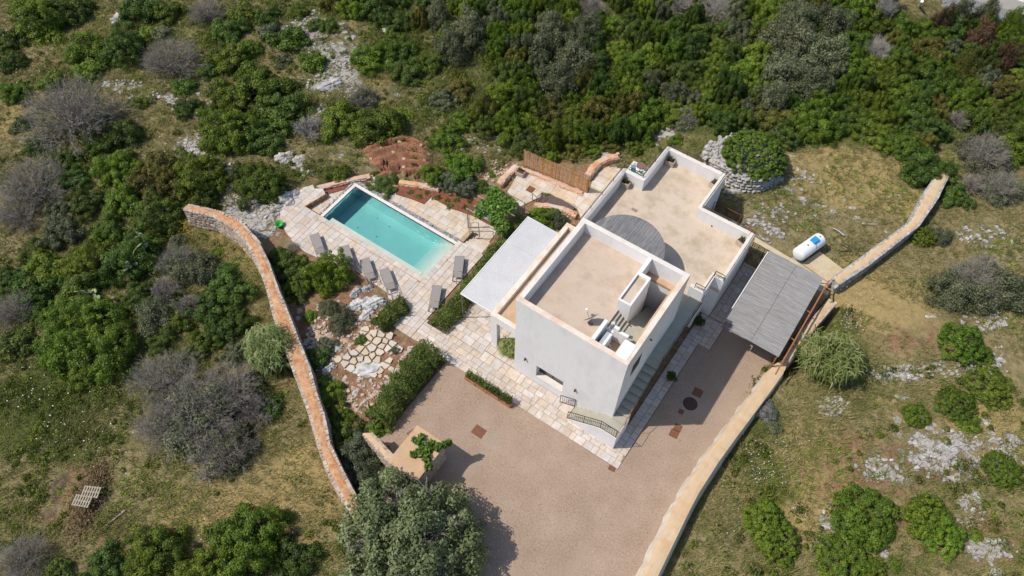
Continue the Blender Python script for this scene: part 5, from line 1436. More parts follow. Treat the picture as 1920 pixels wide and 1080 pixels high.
def crown_mesh(name, seedv, n_cl, per, leaf, rc=(.2,.36), flat=.75, low=-.15, stray=.12, fill=.35, lumpy=.26):
    """lumpy dome of leaf clumps, unit radius, standing on z=0, about `flat` high"""
    rs = np.random.default_rng(seedv)
    k_ = np.arange(n_cl)+rs.uniform(-.35,.35,n_cl)+.5
    zc = np.clip(1-(1-low)*k_/n_cl, low, 1); az = k_*2.399963+seedv
    d = unit(np.stack([np.sqrt(np.maximum(1-zc*zc,0))*np.cos(az), np.sqrt(np.maximum(1-zc*zc,0))*np.sin(az), zc],1)+rs.normal(scale=.10,size=(n_cl,3)))
    ph = rs.uniform(0,6.28,4)
    lump = 1-lumpy+lumpy*(np.sin(d[:,0]*3.4+ph[0])*np.cos(d[:,1]*3.1+ph[1])+.5*np.sin(d[:,0]*6.3+ph[2])*np.sin(d[:,1]*5.7+ph[3]))
    c = d*lump[:,None]*rs.uniform(.80,1.04,(len(d),1))
    inner = rs.random(len(d)) < fill*.5
    c[inner] *= .62
    r = rs.uniform(*rc, len(c))
    tint_c = rs.uniform(.1,.85,len(c))
    P, Nn, T = [], [], []
    for ci, ri, tc in zip(c, r, tint_c):
        k = int(per*(ri/np.mean(rc))**2)
        dd = unit(rs.normal(size=(k,3))+.45*unit(ci[None])+np.array([0,0,.25]))
        rad = ri*(1-.55*rs.random((k,1))**2.4)*rs.uniform(.85,1.05+stray,(k,1))
        P.append(ci+dd*rad); Nn.append(unit(dd+rs.normal(scale=.42,size=(k,3))+np.array([0,0,.15])))
        T.append(np.clip(tc+rs.normal(scale=.13,size=k),0,1))
    P = np.concatenate(P); Nn = np.concatenate(Nn); T = np.concatenate(T)
    P[:,2] = (P[:,2]+.12)*flat
    ok = P[:,2] > 0
    P, Nn, T = P[ok], Nn[ok], T[ok]
    v, f = leaf_quads(P, Nn, leaf, rs)
    return npmesh(name, v, f, np.repeat(T,4))

def stem_mesh(seedv, n_=7, h=.55, spread=.6):
    rs = random.Random(seedv); mb = MB()
    for i in range(n_):
        a = 6.28*i/n_+rs.uniform(-.4,.4); p = Vector((0,0,-.15)); q = Vector((math.cos(a)*spread*.3, math.sin(a)*spread*.3, h*.45)); w_ = Vector((math.cos(a)*spread*rs.uniform(.6,.95), math.sin(a)*spread*rs.uniform(.6,.95), h*rs.uniform(.6,.85)))
        mb.bar(p,q,.028,5); mb.bar(q,w_,.016,4)
        for k in range(2):
            e = w_+Vector((rs.uniform(-.25,.25),rs.uniform(-.25,.25),rs.uniform(.0,.1))); mb.bar(q.lerp(w_,.6),e,.009,3)
    me = mb.mesh("trunk"); me.materials.append(BARK); return me

CR_S = [crown_mesh("crown", 11+i, 40, 80, .125, (.17,.31), .78) for i in range(4)]
CR_M = [crown_mesh("crown", 31+i, 80, 130, .070, (.11,.21), .78) for i in range(4)]
CR_L = [crown_mesh("crown", 51+i, 150, 140, .049, (.08,.165), .80) for i in range(4)]
CR_O = [crown_mesh("crown", 71+i, 95, 105, .066, (.10,.21), .85, low=-.1, stray=.5, lumpy=.3) for i in range(3)]     # wispier, olive-like
CR_T = [crown_mesh("crown", 91, 300, 85, .050, (.06,.125), .85, low=-.1, stray=.35, lumpy=.12)]
CR_D = [crown_mesh("crown", 95, 560, 75, .058, (.055,.085), .85, low=-.2, stray=.05, lumpy=.015, fill=.0)]
CR_C = [crown_mesh("crown", 110+i, 230, 70, .058, (.07,.13), .8, low=-.1, stray=.1, lumpy=.13, fill=.15) for i in range(4)]
STEMS = [stem_mesh(5+i) for i in range(3)]

def twig_mesh(seedv, limbs=16, lv=4, h=.85, thick=.022, kids=(3,4), lean=1.0):
    """bare shrub: limbs from the foot forking into fine twigs; thin tapered blades"""
    rs = random.Random(seedv); V_, F_ = [], []
    def blade(a, b_, r0, r1):
        d = (b_-a); s = d.cross(Vector((rs.uniform(-1,1),rs.uniform(-1,1),rs.uniform(-1,1)))).normalized()
        s2 = d.cross(s).normalized(); k = len(V_)
        V_.extend([a-s*r0,a+s*r0,b_+s*r1,b_-s*r1]); F_.append((k,k+1,k+2,k+3))
        if r0 > .006:
            k = len(V_); V_.extend([a-s2*r0,a+s2*r0,b_+s2*r1,b_-s2*r1]); F_.append((k,k+1,k+2,k+3))
    def grow(p, d, L, r, lev):
        q = p+d*L+Vector((0,0,.02*L)); m = p.lerp(q,.5)+Vector((rs.uniform(-1,1),rs.uniform(-1,1),rs.uniform(-.3,1)))*L*.09
        blade(p,m,r,r*.8); blade(m,q,r*.8,r*.6)
        if lev == 0: return
        for i in range(rs.randint(*kids)):
            nd = (d+Vector((rs.gauss(0,.5),rs.gauss(0,.5),rs.gauss(.1,.35)))).normalized()
            grow(m.lerp(q, rs.uniform(.2,1)), nd, L*rs.uniform(.55,.8), r*.55, lev-1)
    for i in range(limbs):
        a = 6.283*i/limbs+rs.uniform(-.3,.3); el = rs.uniform(.25,1.25)
        d = Vector((math.cos(a)*math.cos(el)*lean, math.sin(a)*math.cos(el)*lean, math.sin(el))).normalized()
        grow(Vector((0,0,0)), d, rs.uniform(.34,.42), thick, lv)
    return npmesh("branches", [tuple(v) for v in V_], F_)
TW_D = [twig_mesh(3+i, 34, 4, thick=.015) for i in range(3)]
TW_S = [twig_mesh(23+i, 20, 3, kids=(4,5)) for i in range(2)]

def reed_mesh(seedv, n_=300):
    rs = np.random.default_rng(seedv); V_, F_, T_ = [], [], []
    for i in range(n_):
        a = rs.uniform(0,6.283); r0 = .62*math.sqrt(rs.random()); b0 = np.array([math.cos(a)*r0, math.sin(a)*r0*.8, 0])
        a2 = a+rs.normal(scale=.9); lean = rs.uniform(.05,.5); Ht = rs.uniform(.5,1.12)*(1.1-.45*r0)
        stem = [b0+np.array([math.cos(a2)*lean*t**1.6*.6+.12*t*t, math.sin(a2)*lean*t**1.6*.6+.10*t*t, Ht*t]) for t in np.linspace(0,1,4)]
        tc = rs.random()
        for lf in range(9):
            t = rs.uniform(.35,1); k = min(int(t*3),2); p = stem[k]+(stem[k+1]-stem[k])*(t*3-k)
            a3 = rs.normal(.45, 1.3); L = rs.uniform(.14,.32); w_ = rs.uniform(.010,.018); tt = np.clip(tc+rs.normal(scale=.2),0,1)
            sd = np.array([-math.sin(a3),math.cos(a3),0])*w_
            pts = [p, p+np.array([math.cos(a3)*L*.5,math.sin(a3)*L*.5,L*.22]), p+np.array([math.cos(a3)*L,math.sin(a3)*L,-L*.25])]
            k0 = len(V_); V_ += [pts[0]-sd*.6,pts[0]+sd*.6,pts[1]+sd,pts[1]-sd,pts[2]+sd*.1,pts[2]-sd*.1]
            F_ += [(k0,k0+1,k0+2,k0+3),(k0+3,k0+2,k0+4,k0+5)]; T_ += [tt]*6
    return npmesh("reed_leaves", V_, F_, T_)
REED = [reed_mesh(1), reed_mesh(2)]
def reed_stems(seedv):
    rs = random.Random(seedv); mb = MB()
    for i in range(60):
        a = rs.uniform(0,6.28); p = Vector((math.cos(a)*rs.uniform(0,.3), math.sin(a)*rs.uniform(0,.3), -.05)); ln = rs.uniform(.1,.45)
        mb.bar(p, p+Vector((math.cos(a)*ln, math.sin(a)*ln, rs.uniform(.6,1.0))), .008, 3)
    return mb.mesh("stems")
RST = reed_stems(4); RST.materials.append(STRAWM)

def spike_mesh(seedv, n_, L, w_, base=.5, up=1.0):
    """tuft of stiff upright leaves, unit size"""
    rs = np.random.default_rng(seedv); V_, F_, T_ = [], [], []
    for i in range(n_):
        a = rs.uniform(0,6.283); r0 = base*math.sqrt(rs.random()); b0 = np.array([math.cos(a)*r0, math.sin(a)*r0, 0.])
        a2 = rs.uniform(0,6.283) if r0 < base*.5 else a+rs.normal(scale=.7)
        l_ = L*rs.uniform(.6,1.2); tip = b0+np.array([math.cos(a2)*l_*.45, math.sin(a2)*l_*.45, l_*up*rs.uniform(.6,1)])
        m = b0*.45+tip*.55+np.array([0,0,.06*l_]); sd = np.array([-math.sin(a2),math.cos(a2),0])*w_
        k = len(V_); V_ += [b0-sd*.5,b0+sd*.5,m+sd,m-sd,tip+sd*.1,tip-sd*.1]; F_ += [(k,k+1,k+2,k+3),(k+3,k+2,k+4,k+5)]; T_ += [rs.random()]*6
    return npmesh("foliage", V_, F_, T_)
SPIKE = [spike_mesh(9, 420, .5, .028, .75), spike_mesh(10, 420, .5, .028, .75)]

# ------------------------------------------------------------------ planting
def plant(px, py, rx, kind, mat, label, name="shrub", cat="shrub", group=None, hk=None, ryk=1.0, dz=None, loc=None):
    """crown whose middle is seen at the surveyed point; rx = half width in picture units"""
    if loc is None:
        x, y, z = ground_at(px, py)
        for _ in range(3):
            s = mpp(x, y, z); r = rx*s
            h = hk if hk else {"S":.85,"M":1.0,"L":1.12,"O":1.1,"T":.92,"R":1.1,"K":.5}[kind]*r
            x, y, z = ground_at(px, py, h*.42)
    else:
        (x, y, z), r = loc, rx; h = hk
    t = thing(name, label, cat, (x, y, z-.05), random.uniform(0,6.28), group)
    sc = (r*1.12, r*ryk*1.12, h/.95)
    if kind in "ML" and loc is None and px > 1380 and py > 420: kind = "C"
    if kind in "SMLOGDC":
        me = random.choice({"S":CR_S,"M":CR_M,"L":CR_L,"O":CR_O,"G":CR_T,"D":CR_D,"C":CR_C}[kind])
        o = link("crown", me, mat, t); o.scale = sc
        o = link("trunk", random.choice(STEMS), BARK, t); o.scale = sc
        if kind == "G":
            o = link("branches", TW_S[0], TWIG_P, t); o.scale = (r*1.08, r*1.08, h*1.08)
    elif kind == "T":
        o = link("branches", random.choice(TW_D if r > 1.6 else TW_S), mat if mat in (TWIG,TWIG_P) else TWIG, t); o.scale = (r*1.12, r*1.12, h*1.15)
        if mat not in (TWIG, TWIG_P):
            o = link("leaves", random.choice(CR_O), mat, t); o.scale = (r*.88, r*.88, h*.85)
    elif kind == "R":
        o = link("reed_leaves", random.choice(REED), mat, t); o.scale = (r*1.05, r*1.05, h)
        o.rotation_euler = (0,0,-t.rotation_euler.z)
        o = link("stems", RST, STRAWM, t); o.scale = (r*1.1, r*1.1, h)
    elif kind == "K":
        o = link("foliage", random.choice(SPIKE), mat, t); o.scale = (r, r, r)
    return t
def P(px, py, rx, kind, mat, label, **k): return plant(px, py, rx, kind, mat, label, **k)
TREE = dict(name="tree", cat="tree"); BARE = dict(name="bare_shrub", cat="bare shrub")

# upper left slope
P(70,22,62,"L",L_MASTIC,"wide dark green bush in the top left corner",**TREE)
P(128,15,40,"M",L_DARK,"dark bush right of the wide bush in the top left corner")
P(262,14,42,"M",L_DARK,"dark shrub at the top edge above the grey boulder")
P(310,20,32,"M",L_MASTIC,"green shrub at the top edge beside a small bare grey shrub")
P(82,60,34,"S",L_BRIGHT,"low yellow-green shrub below the wide top left bush")
P(15,70,30,"M",L_DARK,"very dark shrub touching the left edge near the top")
P(160,90,42,"M",L_MASTIC,"loose olive-green shrub left of a darker one, above the large bare shrub")
P(222,85,48,"L",L_DARK,"dark rounded bush between the loose olive-green shrub and a bare grey shrub")
P(165,130,30,"S",L_BRIGHT,"small bright shrub under the dark rounded bush at the upper left")
P(98,148,26,"S",L_BRIGHT,"low bright shrub just above the large bare shrub at the left")
P(20,112,28,"M",L_DARK,"dark green bush cut by the left edge, upper of two")
P(22,168,28,"M",L_MASTIC,"yellow-green bush cut by the left edge, lower of two")
P(275,62,24,"S",L_MASTIC,"small green shrub beside the grey boulder at the upper left")
P(385,22,42,"T",TWIG,"small bare grey shrub at the top edge",**BARE)
P(425,55,36,"M",L_DARK,"dark shrub just right of the small bare shrub at the top edge")
P(455,25,30,"S",L_MASTIC,"green shrub at the top edge left of the stony path")
P(318,112,66,"T",TWIG,"tall bare brown shrub with dark ivy at its foot, upper left slope",**BARE)
P(345,160,26,"S",L_DARK,"dark ivy-like shrub at the foot of the tall bare brown shrub")
P(432,108,44,"M",L_MASTIC,"rounded olive-green shrub right of the tall bare brown shrub")
P(265,190,18,"S",L_MASTIC,"little green cushion shrub by the tumbled wall line")
P(132,210,104,"T",TWIG,"largest bare grey-brown shrub, at the left below the dark rounded bush",**BARE)
P(230,248,40,"M",L_DARK,"dark low shrub at the right foot of the largest bare shrub")
P(200,225,26,"S",L_OLIVE,"greyish low shrub on the right flank of the largest bare shrub")
P(545,68,36,"S",L_MASTIC,"round shrub on the left edge of the stony path, upper of two")
P(589,113,28,"S",L_MASTIC,"round shrub on the left edge of the stony path, lower of two")
P(505,60,26,"S",L_OLIVE,"greyish shrub in the grass left of the stony path")
P(485,160,58,"M",L_MASTIC,"top lobe of the big green thicket above the pool",group="big thicket above the pool")
P(440,190,46,"M",L_MASTIC,"left upper lobe of the big green thicket above the pool",group="big thicket above the pool")
P(425,238,58,"L",L_BRIGHT,"round bright lobe at the lower left of the big thicket above the pool",group="big thicket above the pool")
P(530,205,52,"M",L_DARK,"dark middle lobe of the big thicket above the pool",group="big thicket above the pool")
P(495,255,40,"M",L_DARK,"dark lower lobe of the big thicket above the pool, beside the pale bare shrub",group="big thicket above the pool")
P(580,240,40,"T",TWIG_P,"pale silver-grey bare shrub in front of the thicket above the pool",**BARE)
P(640,222,46,"M",L_BRIGHT,"green bush right of the pale bare shrub, above the vegetable plot")
P(705,228,50,"M",L_MASTIC,"dark green bush directly above the red vegetable plot")
P(745,220,28,"S",L_BRIGHT,"bright shrub at the upper right corner of the vegetable plot")
P(680,182,36,"T",L_OLIVE,"half-bare grey shrub above the bushes over the vegetable plot",**BARE)
P(60,345,78,"T",TWIG,"wide bare grey shrub at the left edge, below the largest bare shrub",**BARE)
P(30,400,52,"T",TWIG,"low bare shrub at the left edge under the wide bare grey one",**BARE)
P(140,330,30,"M",L_DARK,"dark shrub between the wide bare shrub and the bright tree at left")
P(160,380,36,"M",L_DARK,"dark shrub in shade at the left foot of the bright tree")
P(212,312,46,"L",L_BRIGHT,"light green tree at the left of the tree group by the wall end",**TREE)
P(230,375,42,"M",L_BRIGHT,"light green bush under the light green tree by the wall end",**TREE)
P(295,325,56,"L",L_WARM,"yellowish-green tree in the middle of the group by the wall end",**TREE)
P(365,325,58,"L",L_MASTIC,"dark green tree at the right of the group by the wall end",**TREE)
P(290,400,50,"L",L_DARK,"lower dark tree hanging over the far end of the curving wall",**TREE)
P(380,375,34,"M",L_DARK,"dark bush touching the far end of the curving wall")
P(490,338,52,"L",L_MASTIC,"round green bush above the rocky bank, left of the pool")
P(450,320,26,"M",L_DARK,"dark small bush at the left of the round bush above the rocky bank")
P(640,328,18,"S",L_MASTIC,"small green shrub in the grass above the orange edging wall")
# left middle
P(235,482,56,"L",L_DARK,"dark green mound right of the prickly pear row, left of the curving wall",**TREE)
P(160,492,52,"L",L_MASTIC,"green mound in the middle of the left thicket under the shaded clearing",**TREE)
P(90,505,50,"M",L_MASTIC,"green mound at the left of the thicket under the shaded clearing",**TREE)
P(60,545,50,"M",L_DARK,"dark bush at the left edge below the green mounds")
P(150,545,46,"M",L_DARK,"dark bush below the green mounds, above the big yellow-green tree")
P(285,455,26,"S",L_MASTIC,"low shrub at the right end of the mounds, near the yellow flowers")
P(330,490,48,"T",L_OLIVE,"grey-green half-bare shrub left of the wall's bend",**BARE)
P(310,545,44,"T",TWIG,"bare grey shrub below the half-bare shrub near the wall's bend",**BARE)
P(365,500,40,"O",L_OLIVE,"grey-green shrub in the dry grass inside the curve of the wall")
P(405,475,14,"S",L_BRIGHT,"tiny green shrub in the dry grass inside the curve of the wall")
P(430,545,46,"M",L_DARK,"dark bush close against the wall below its bend")
P(390,580,46,"M",L_DARK,"dark bush left of the reed clump by the wall")
P(355,575,42,"T",TWIG,"bare grey shrub between the yellow-green tree and the wall",**BARE)
P(450,600,30,"M",L_DARK,"dark bush between the wall and the reed clump")
P(165,595,62,"L",L_BRIGHT,"upper half of the big yellow-green tree at the left",**TREE)
P(120,640,62,"L",L_BRIGHT,"left half of the big yellow-green tree at the left",**TREE)
P(195,655,62,"L",L_MASTIC,"right half of the big yellow-green tree at the left",**TREE)
P(160,695,40,"M",L_MASTIC,"lowest lobe of the big yellow-green tree at the left",**TREE)
P(25,580,56,"T",TWIG,"bare grey shrub at the left edge beside the yellow-green tree",**BARE)
P(30,640,34,"S",L_DARK,"dark low shrub at the left edge below a bare shrub")
P(290,590,44,"O",L_OLIVE,"grey-green shrub at the right shoulder of the yellow-green tree")
P(300,640,30,"M",L_DARK,"dark shrub between the yellow-green tree and the big half-bare tree")
P(495,655,58,"R",L_REED,"tall pale green reed clump leaning over the left wall",name="reed_clump",cat="reed clump",hk=2.6)
P(310,715,80,"T",TWIG,"left bare crown of the big half-bare tree at lower left",group="big half-bare tree",**BARE)
P(425,735,84,"T",TWIG,"right bare crown of the big half-bare tree at lower left",group="big half-bare tree",**BARE)
P(365,775,95,"T",L_OLIVE,"large half-bare grey-green crown in the middle of the big half-bare tree",group="big half-bare tree",**TREE)
P(425,840,66,"T",L_OLIVE,"lower grey-green crown of the big half-bare tree",group="big half-bare tree",**TREE)
P(300,800,62,"T",TWIG,"low bare branches at the left of the big half-bare tree",group="big half-bare tree",**BARE)
P(395,860,52,"T",TWIG_P,"pale bare branches at the bottom of the big half-bare tree",group="big half-bare tree",**BARE)
P(480,770,44,"T",TWIG,"bare branches of the big half-bare tree nearest the wall",group="big half-bare tree",**BARE)
P(510,760,26,"S",L_DARK,"dark shrub at the left foot of the wall below the reed clump")
# lower left
P(285,1040,72,"L",L_MASTIC,"left of the two big green mounds at the lower left",**TREE)
P(465,1015,78,"L",L_BRIGHT,"right of the two big green mounds at the lower left, nearest the wall end",**TREE)
P(380,1075,60,"L",L_MASTIC,"green mound at the bottom edge between the two big mounds",**TREE)
P(555,1050,46,"M",L_DARK,"dark green mound at the bottom edge left of the large near tree",**TREE)
P(195,1070,46,"M",L_DARK,"dark mound at the bottom edge left of the big green mounds",**TREE)
P(40,1050,60,"T",TWIG,"bare grey shrub in the bottom left corner",**BARE)
P(105,1070,30,"S",L_DARK,"dark low shrub at the bottom edge near the bottom left corner")
for k,(px,py,r_,wh) in enumerate([(120, 300, 30, 'beneath the largest bare shrub'), (185, 270, 28, "right of the largest bare shrub's foot"), (70, 270, 26, "left of the largest bare shrub's foot"), (110, 430, 40, 'in the shaded clearing below the wide bare shrub'), (60, 470, 30, 'at the left end of the shaded clearing'), (200, 430, 36, 'in the middle of the shaded clearing'), (250, 440, 24, 'in the shaded clearing below the lower dark tree'), (330, 450, 18, 'by the yellow flowers under the far wall end'), (260, 545, 30, 'below the upper prickly pear'), (330, 600, 34, 'between the yellow-green tree and the reed clump'), (410, 620, 34, 'just left of the reed clump by the wall'), (440, 660, 26, 'under the reed clump by the wall'), (250, 560, 26, 'at the top right of the yellow-green tree'), (90, 590, 30, 'at the upper left of the yellow-green tree'), (470, 720, 28, "under the reed clump, above the half-bare tree's right crown"), (355, 670, 26, 'at the top of the big half-bare tree'), (15, 520, 30, 'cut by the left edge beside the dark bushes'), (380, 640, 30, 'in the dark gap above the big half-bare tree'), (420, 510, 24, 'against the wall inside its curve'), (110, 395, 30, 'right of the low bare shrub at the left edge'), (350, 200, 26, 'right of the tumbled wall line'), (410, 160, 24, 'between the tall bare shrub and the big thicket'), (390, 130, 22, 'at the right flank of the tall bare brown shrub'), (300, 60, 22, 'above the tall bare brown shrub'), (500, 30, 26, 'left of the stony path at the very top'), (560, 20, 22, 'at the top end of the stony path'), (590, 45, 18, 'among the white stones at the top'), (530, 110, 18, 'left of the lower round shrub by the stony path'), (40, 230, 22, 'above the wide bare shrub at the left edge'), (465, 90, 26, 'above the top lobe of the big thicket')]):
    P(px,py,r_,'M' if r_ > 24 else 'S',[L_DARK,L_MASTIC,L_DARK,L_OLIVE][k % 4],'low evergreen scrub '+wh,group='low scrub on the left slope',name='scrub_bush',cat='scrub')
# inside the wall
P(548,463,17,"T",TWIG_P,"small whitish bare shrub at the pool deck's left edge",**BARE)
P(575,522,30,"M",L_DARK,"dark bush between the wall and the bright tree overhanging the loungers")
P(548,540,26,"M",L_MASTIC,"green bush inside the wall, below the dark one beside the bright tree")
P(562,488,15,"S",L_MASTIC,"small green shrub at the deck's edge by the far lounger")
P(706,803,22,"S",L_BRIGHT,"bright bushy end of the planting where the tall hedge meets the low wall")
P(540,500,34,"M",L_DARK,"dark bush inside the wall at the end of the lounger row",**TREE)
P(520,478,22,"S",L_DARK,"small dark bush inside the wall's bend, above a larger dark bush")
P(613,508,46,"L",L_BRIGHT,"bright green tree overhanging the loungers by the pool",hk=2.6,**TREE)
P(560,545,24,"M",L_DARK,"dark shrub inside the wall, below the bright tree's left side")
P(580,592,14,"S",L_BRIGHT,"little yellow-green shrub in the upper rock garden")
P(640,600,30,"O",L_OLIVE,"grey-green bushy shrub in the middle of the rock garden",hk=.9)
P(618,575,22,"O",L_OLIVE,"grey-green shrub above the middle of the rock garden")
P(612,648,22,"M",L_SILVER,"blue-grey cushion shrub in the rock garden beside the wall",hk=.6)
P(596,668,26,"S",L_DARK,"dark shrub against the wall beside the blue-grey cushion shrub")
P(742,655,10,"S",L_SILVER,"tiny blue-grey cushion plant near the hedge in the rock garden",hk=.3)
P(678,636,13,"S",L_ROSE,"dark brownish tuft beside the flagstones",hk=.4)
P(612,735,36,"M",L_BRIGHT,"bright green bush inside the wall below the rock garden")
P(640,770,26,"M",L_MASTIC,"green bush inside the wall next to the rock garden's lower corner")
P(640,815,40,"M",L_DARK,"dark green bush inside the wall, farther of two by the low wall")
P(672,850,38,"O",L_SILVER,"silver-green bush between the wall and the low wall",hk=1.6)
P(685,895,34,"O",L_SILVER,"second silver-green bush, nearer the large tree")
P(712,855,20,"S",L_DARK,"dark shrub in front of the short low wall")
P(738,885,20,"S",L_BRIGHT,"bright vine-like shrub between the low wall and the large tree")
big = P(772,1008,128,"G",L_TREE,"large grey-green tree at the bottom, shading the gravel yard",hk=4.4,**TREE)
# garden round the pool
P(718,344,30,"M",L_ROSE,"wide low clipped shrub on the lower terrace beyond the pool",hk=.7)
P(812,333,25,"M",L_BRIGHT,"bright green shrub at the left of the shrub row beyond the pool")
P(847,343,24,"M",L_SILVER,"silver-green shrub in the middle of the shrub row beyond the pool",hk=1.0)
P(876,348,20,"S",L_SILVER,"silver-green shrub second from the right in the shrub row beyond the pool",hk=.9)
P(902,350,17,"S",L_DARK,"dark green shrub at the right end of the shrub row beyond the pool")
P(866,306,36,"M",L_BRIGHT,"round bright green shrub above the shrub row beyond the pool")
P(840,258,34,"M",L_MASTIC,"green shrub right of the vegetable plot")
P(922,326,9,"S",L_BRIGHT,"tiny green shrub on the bare bank left of the upper patio")
P(757,352,9,"K",L_LAV,"small lavender plant with violet flowers in the red bed",cat="plant",name="lavender")
for k,(px,py) in enumerate([(770,360),(785,368),(800,362),(820,370),(838,376),(855,376),(845,386),(872,390),(790,352),(862,368),(890,396),(905,392),(880,378)]):
    P(px,py,9,"S",L_MASTIC if k % 3 else L_ROSE,"small young plant in the red mulch bed beyond the pool",group="young plants in the red bed",name="young_plant",cat="plant")
P(1028,404,26,"M",L_MASTIC,"green shrub against the awning's far end",hk=1.2)
P(1046,412,20,"O",L_SILVER,"silver-leaved shrub between the awning's far end and the porch",hk=1.1)
P(1005,400,16,"S",L_BRIGHT,"small green shrub left of the other two at the awning's far end")
P(1025,366,8,"S",L_BRIGHT,"light green plant in the patio flower bed",cat="plant")
for px,py,lb in ((1038,377,"blue-green spiky plant left in the patio flower bed"),(1062,384,"pale spiky plant in the patio flower bed, between two darker ones"),(1073,389,"dark spiky plant nearest the house in the patio flower bed"),(1050,379,"dark tuft behind the pale spiky plant in the patio flower bed")):
    P(px,py,10,"K",L_SILVER if "p" in lb[:5] else L_ROSE,lb,name="spiky_plant",cat="plant")
P(950,652,24,"R",L_REED,"tall grassy plant by the porch opening at the villa's front corner",name="grassy_plant",cat="plant",hk=1.1)
# hedges: leaf sprays filling a long body
def hedge(name, label, cat, pts, width, height, n_, leaf, mat, base=0.0, spiky=.5):
    rs = np.random.default_rng(len(pts)*7+n_)
    P_ = np.array(pts, float); seg_ = np.linalg.norm(np.diff(P_,axis=0),axis=1); cum = np.concatenate([[0],np.cumsum(seg_)])
    t_ = rs.uniform(0,cum[-1],n_); i = np.clip(np.searchsorted(cum,t_)-1,0,len(seg_)-1); f = ((t_-cum[i])/seg_[i])[:,None]
    c = P_[i]*(1-f)+P_[i+1]*f; d = unit(P_[i+1]-P_[i]); nn = np.stack([-d[:,1],d[:,0]],1)
    a = rs.uniform(-.35,math.pi+.35,n_); rad = 1-.45*rs.random(n_)**2
    lump = .55+.55*vnoise(c[:,0]+np.cos(a)*.4,c[:,1]+np.sin(a)*.2,.45,3)+.3*vnoise(c[:,0]+np.sin(a)*.3,c[:,1]+np.cos(a)*.3,.2,4)
    off = np.cos(a)*width/2*rad*lump; zz = base+np.maximum(.05,(.18+.82*np.maximum(np.sin(a),-.1))*height*rad*lump)
    Pp = np.stack([c[:,0]+nn[:,0]*off, c[:,1]+nn[:,1]*off, zz],1)
    Nn = unit(np.stack([nn[:,0]*np.cos(a), nn[:,1]*np.cos(a), np.sin(a)+.4],1)+rs.normal(scale=.6,size=(n_,3)))
    x0, y0 = pts[0]
    Pp[:,0] -= x0; Pp[:,1] -= y0
    v, fc_ = leaf_quads(Pp, Nn, leaf, rs, .5)
    T_ = np.clip(vnoise(c[:,0],c[:,1],.5,8)*.7+rs.normal(scale=.18,size=n_)+.1,0,1)
    t = thing(name, label, cat, (x0,y0,0))
    link("foliage", npmesh("foliage", v, fc_, np.repeat(T_,4)), mat, t)
    k = int(n_*spiky*.12)
    if k:
        V_, F_, TT = [], [], []
        for q in range(k):
            j = rs.integers(n_); p = Pp[j]; u = unit(np.array([rs.normal(scale=.6),rs.normal(scale=.6),1.0])); L_ = rs.uniform(.15,.42); sd = unit(np.cross(u,rs.normal(size=3)))*.022
            m_ = len(V_); V_ += [p-sd,p+sd,p+u*L_*.6+sd,p+u*L_*.6-sd,p+u*L_,p+u*L_]; F_ += [(m_,m_+1,m_+2,m_+3),(m_+3,m_+2,m_+4,m_+5)]; TT += [rs.random()]*6
        link("sprigs", npmesh("sprigs", V_, F_, TT), mat, t)
    st2 = MB()
    for q in range(max(4,int(cum[-1]/.5))):
        tt = (q+.5)/max(4,int(cum[-1]/.5))*cum[-1]; i_ = min(int(np.searchsorted(cum,tt))-1,len(seg_)-1); i_ = max(i_,0); p = P_[i_]+(P_[i_+1]-P_[i_])*((tt-cum[i_])/seg_[i_])
        st2.bar((p[0]-x0,p[1]-y0,base-.1),(p[0]-x0,p[1]-y0,base+height*.7),.02,4)
    st2.build("stem", BARK, t)
    return t
def ps(*q, z=.4): return [site(*p, z) for p in q]
hedge("hedge", "tall rosemary-like hedge along the gravel yard, from the paving down to the steel edging's end", "hedge", ps((812,660),(790,682),(762,716),(734,756),(708,792)), 1.75, 1.25, 15000, .1, L_ROSE, .1, 1.0)
hedge("hedge", "long narrow hedge running beside the white awning, from the paving to the pergola", "hedge", ps((819,613),(850,580),(880,544),(915,497),(950,450),(985,407)), 1.35, .75, 14000, .1, L_ROSE, .05, .6)
hedge("grass_border", "pale spiky grass at the near end of the hedge beside the awning", "ornamental grass", ps((836,598),(846,588)), .9, .6, 900, .16, L_REED, .05, 3.0)
hedge("clipped_shrub", "long spreading rosemary shrub spilling from the rock garden onto the deck", "shrub", ps((706,612),(722,596),(740,578),(760,566)), 1.2, .65, 8000, .09, L_ROSE, .05, .8)
for k, (t, L_, w_, h_) in enumerate(LEAF_BOX):
    rs = np.random.default_rng(40+k); n_ = 420
    Pp = np.stack([rs.uniform(-L_,L_,n_), rs.normal(scale=.11,size=n_)+.06, .26+h_*rs.random(n_)**.8],1); Nn = unit(rs.normal(size=(n_,3))+np.array([0,0,.6]))
    v, f_ = leaf_quads(Pp, Nn, .13, rs, .42); link("foliage", npmesh("foliage", v, f_, np.repeat(rs.random(n_)*.9,4)), L_DARK, t)
for t, h_ in POTS:
    o = link("foliage", random.choice(CR_S), L_DARK, t); o.location = (0,0,h_); o.scale = (.38,.38,.5)
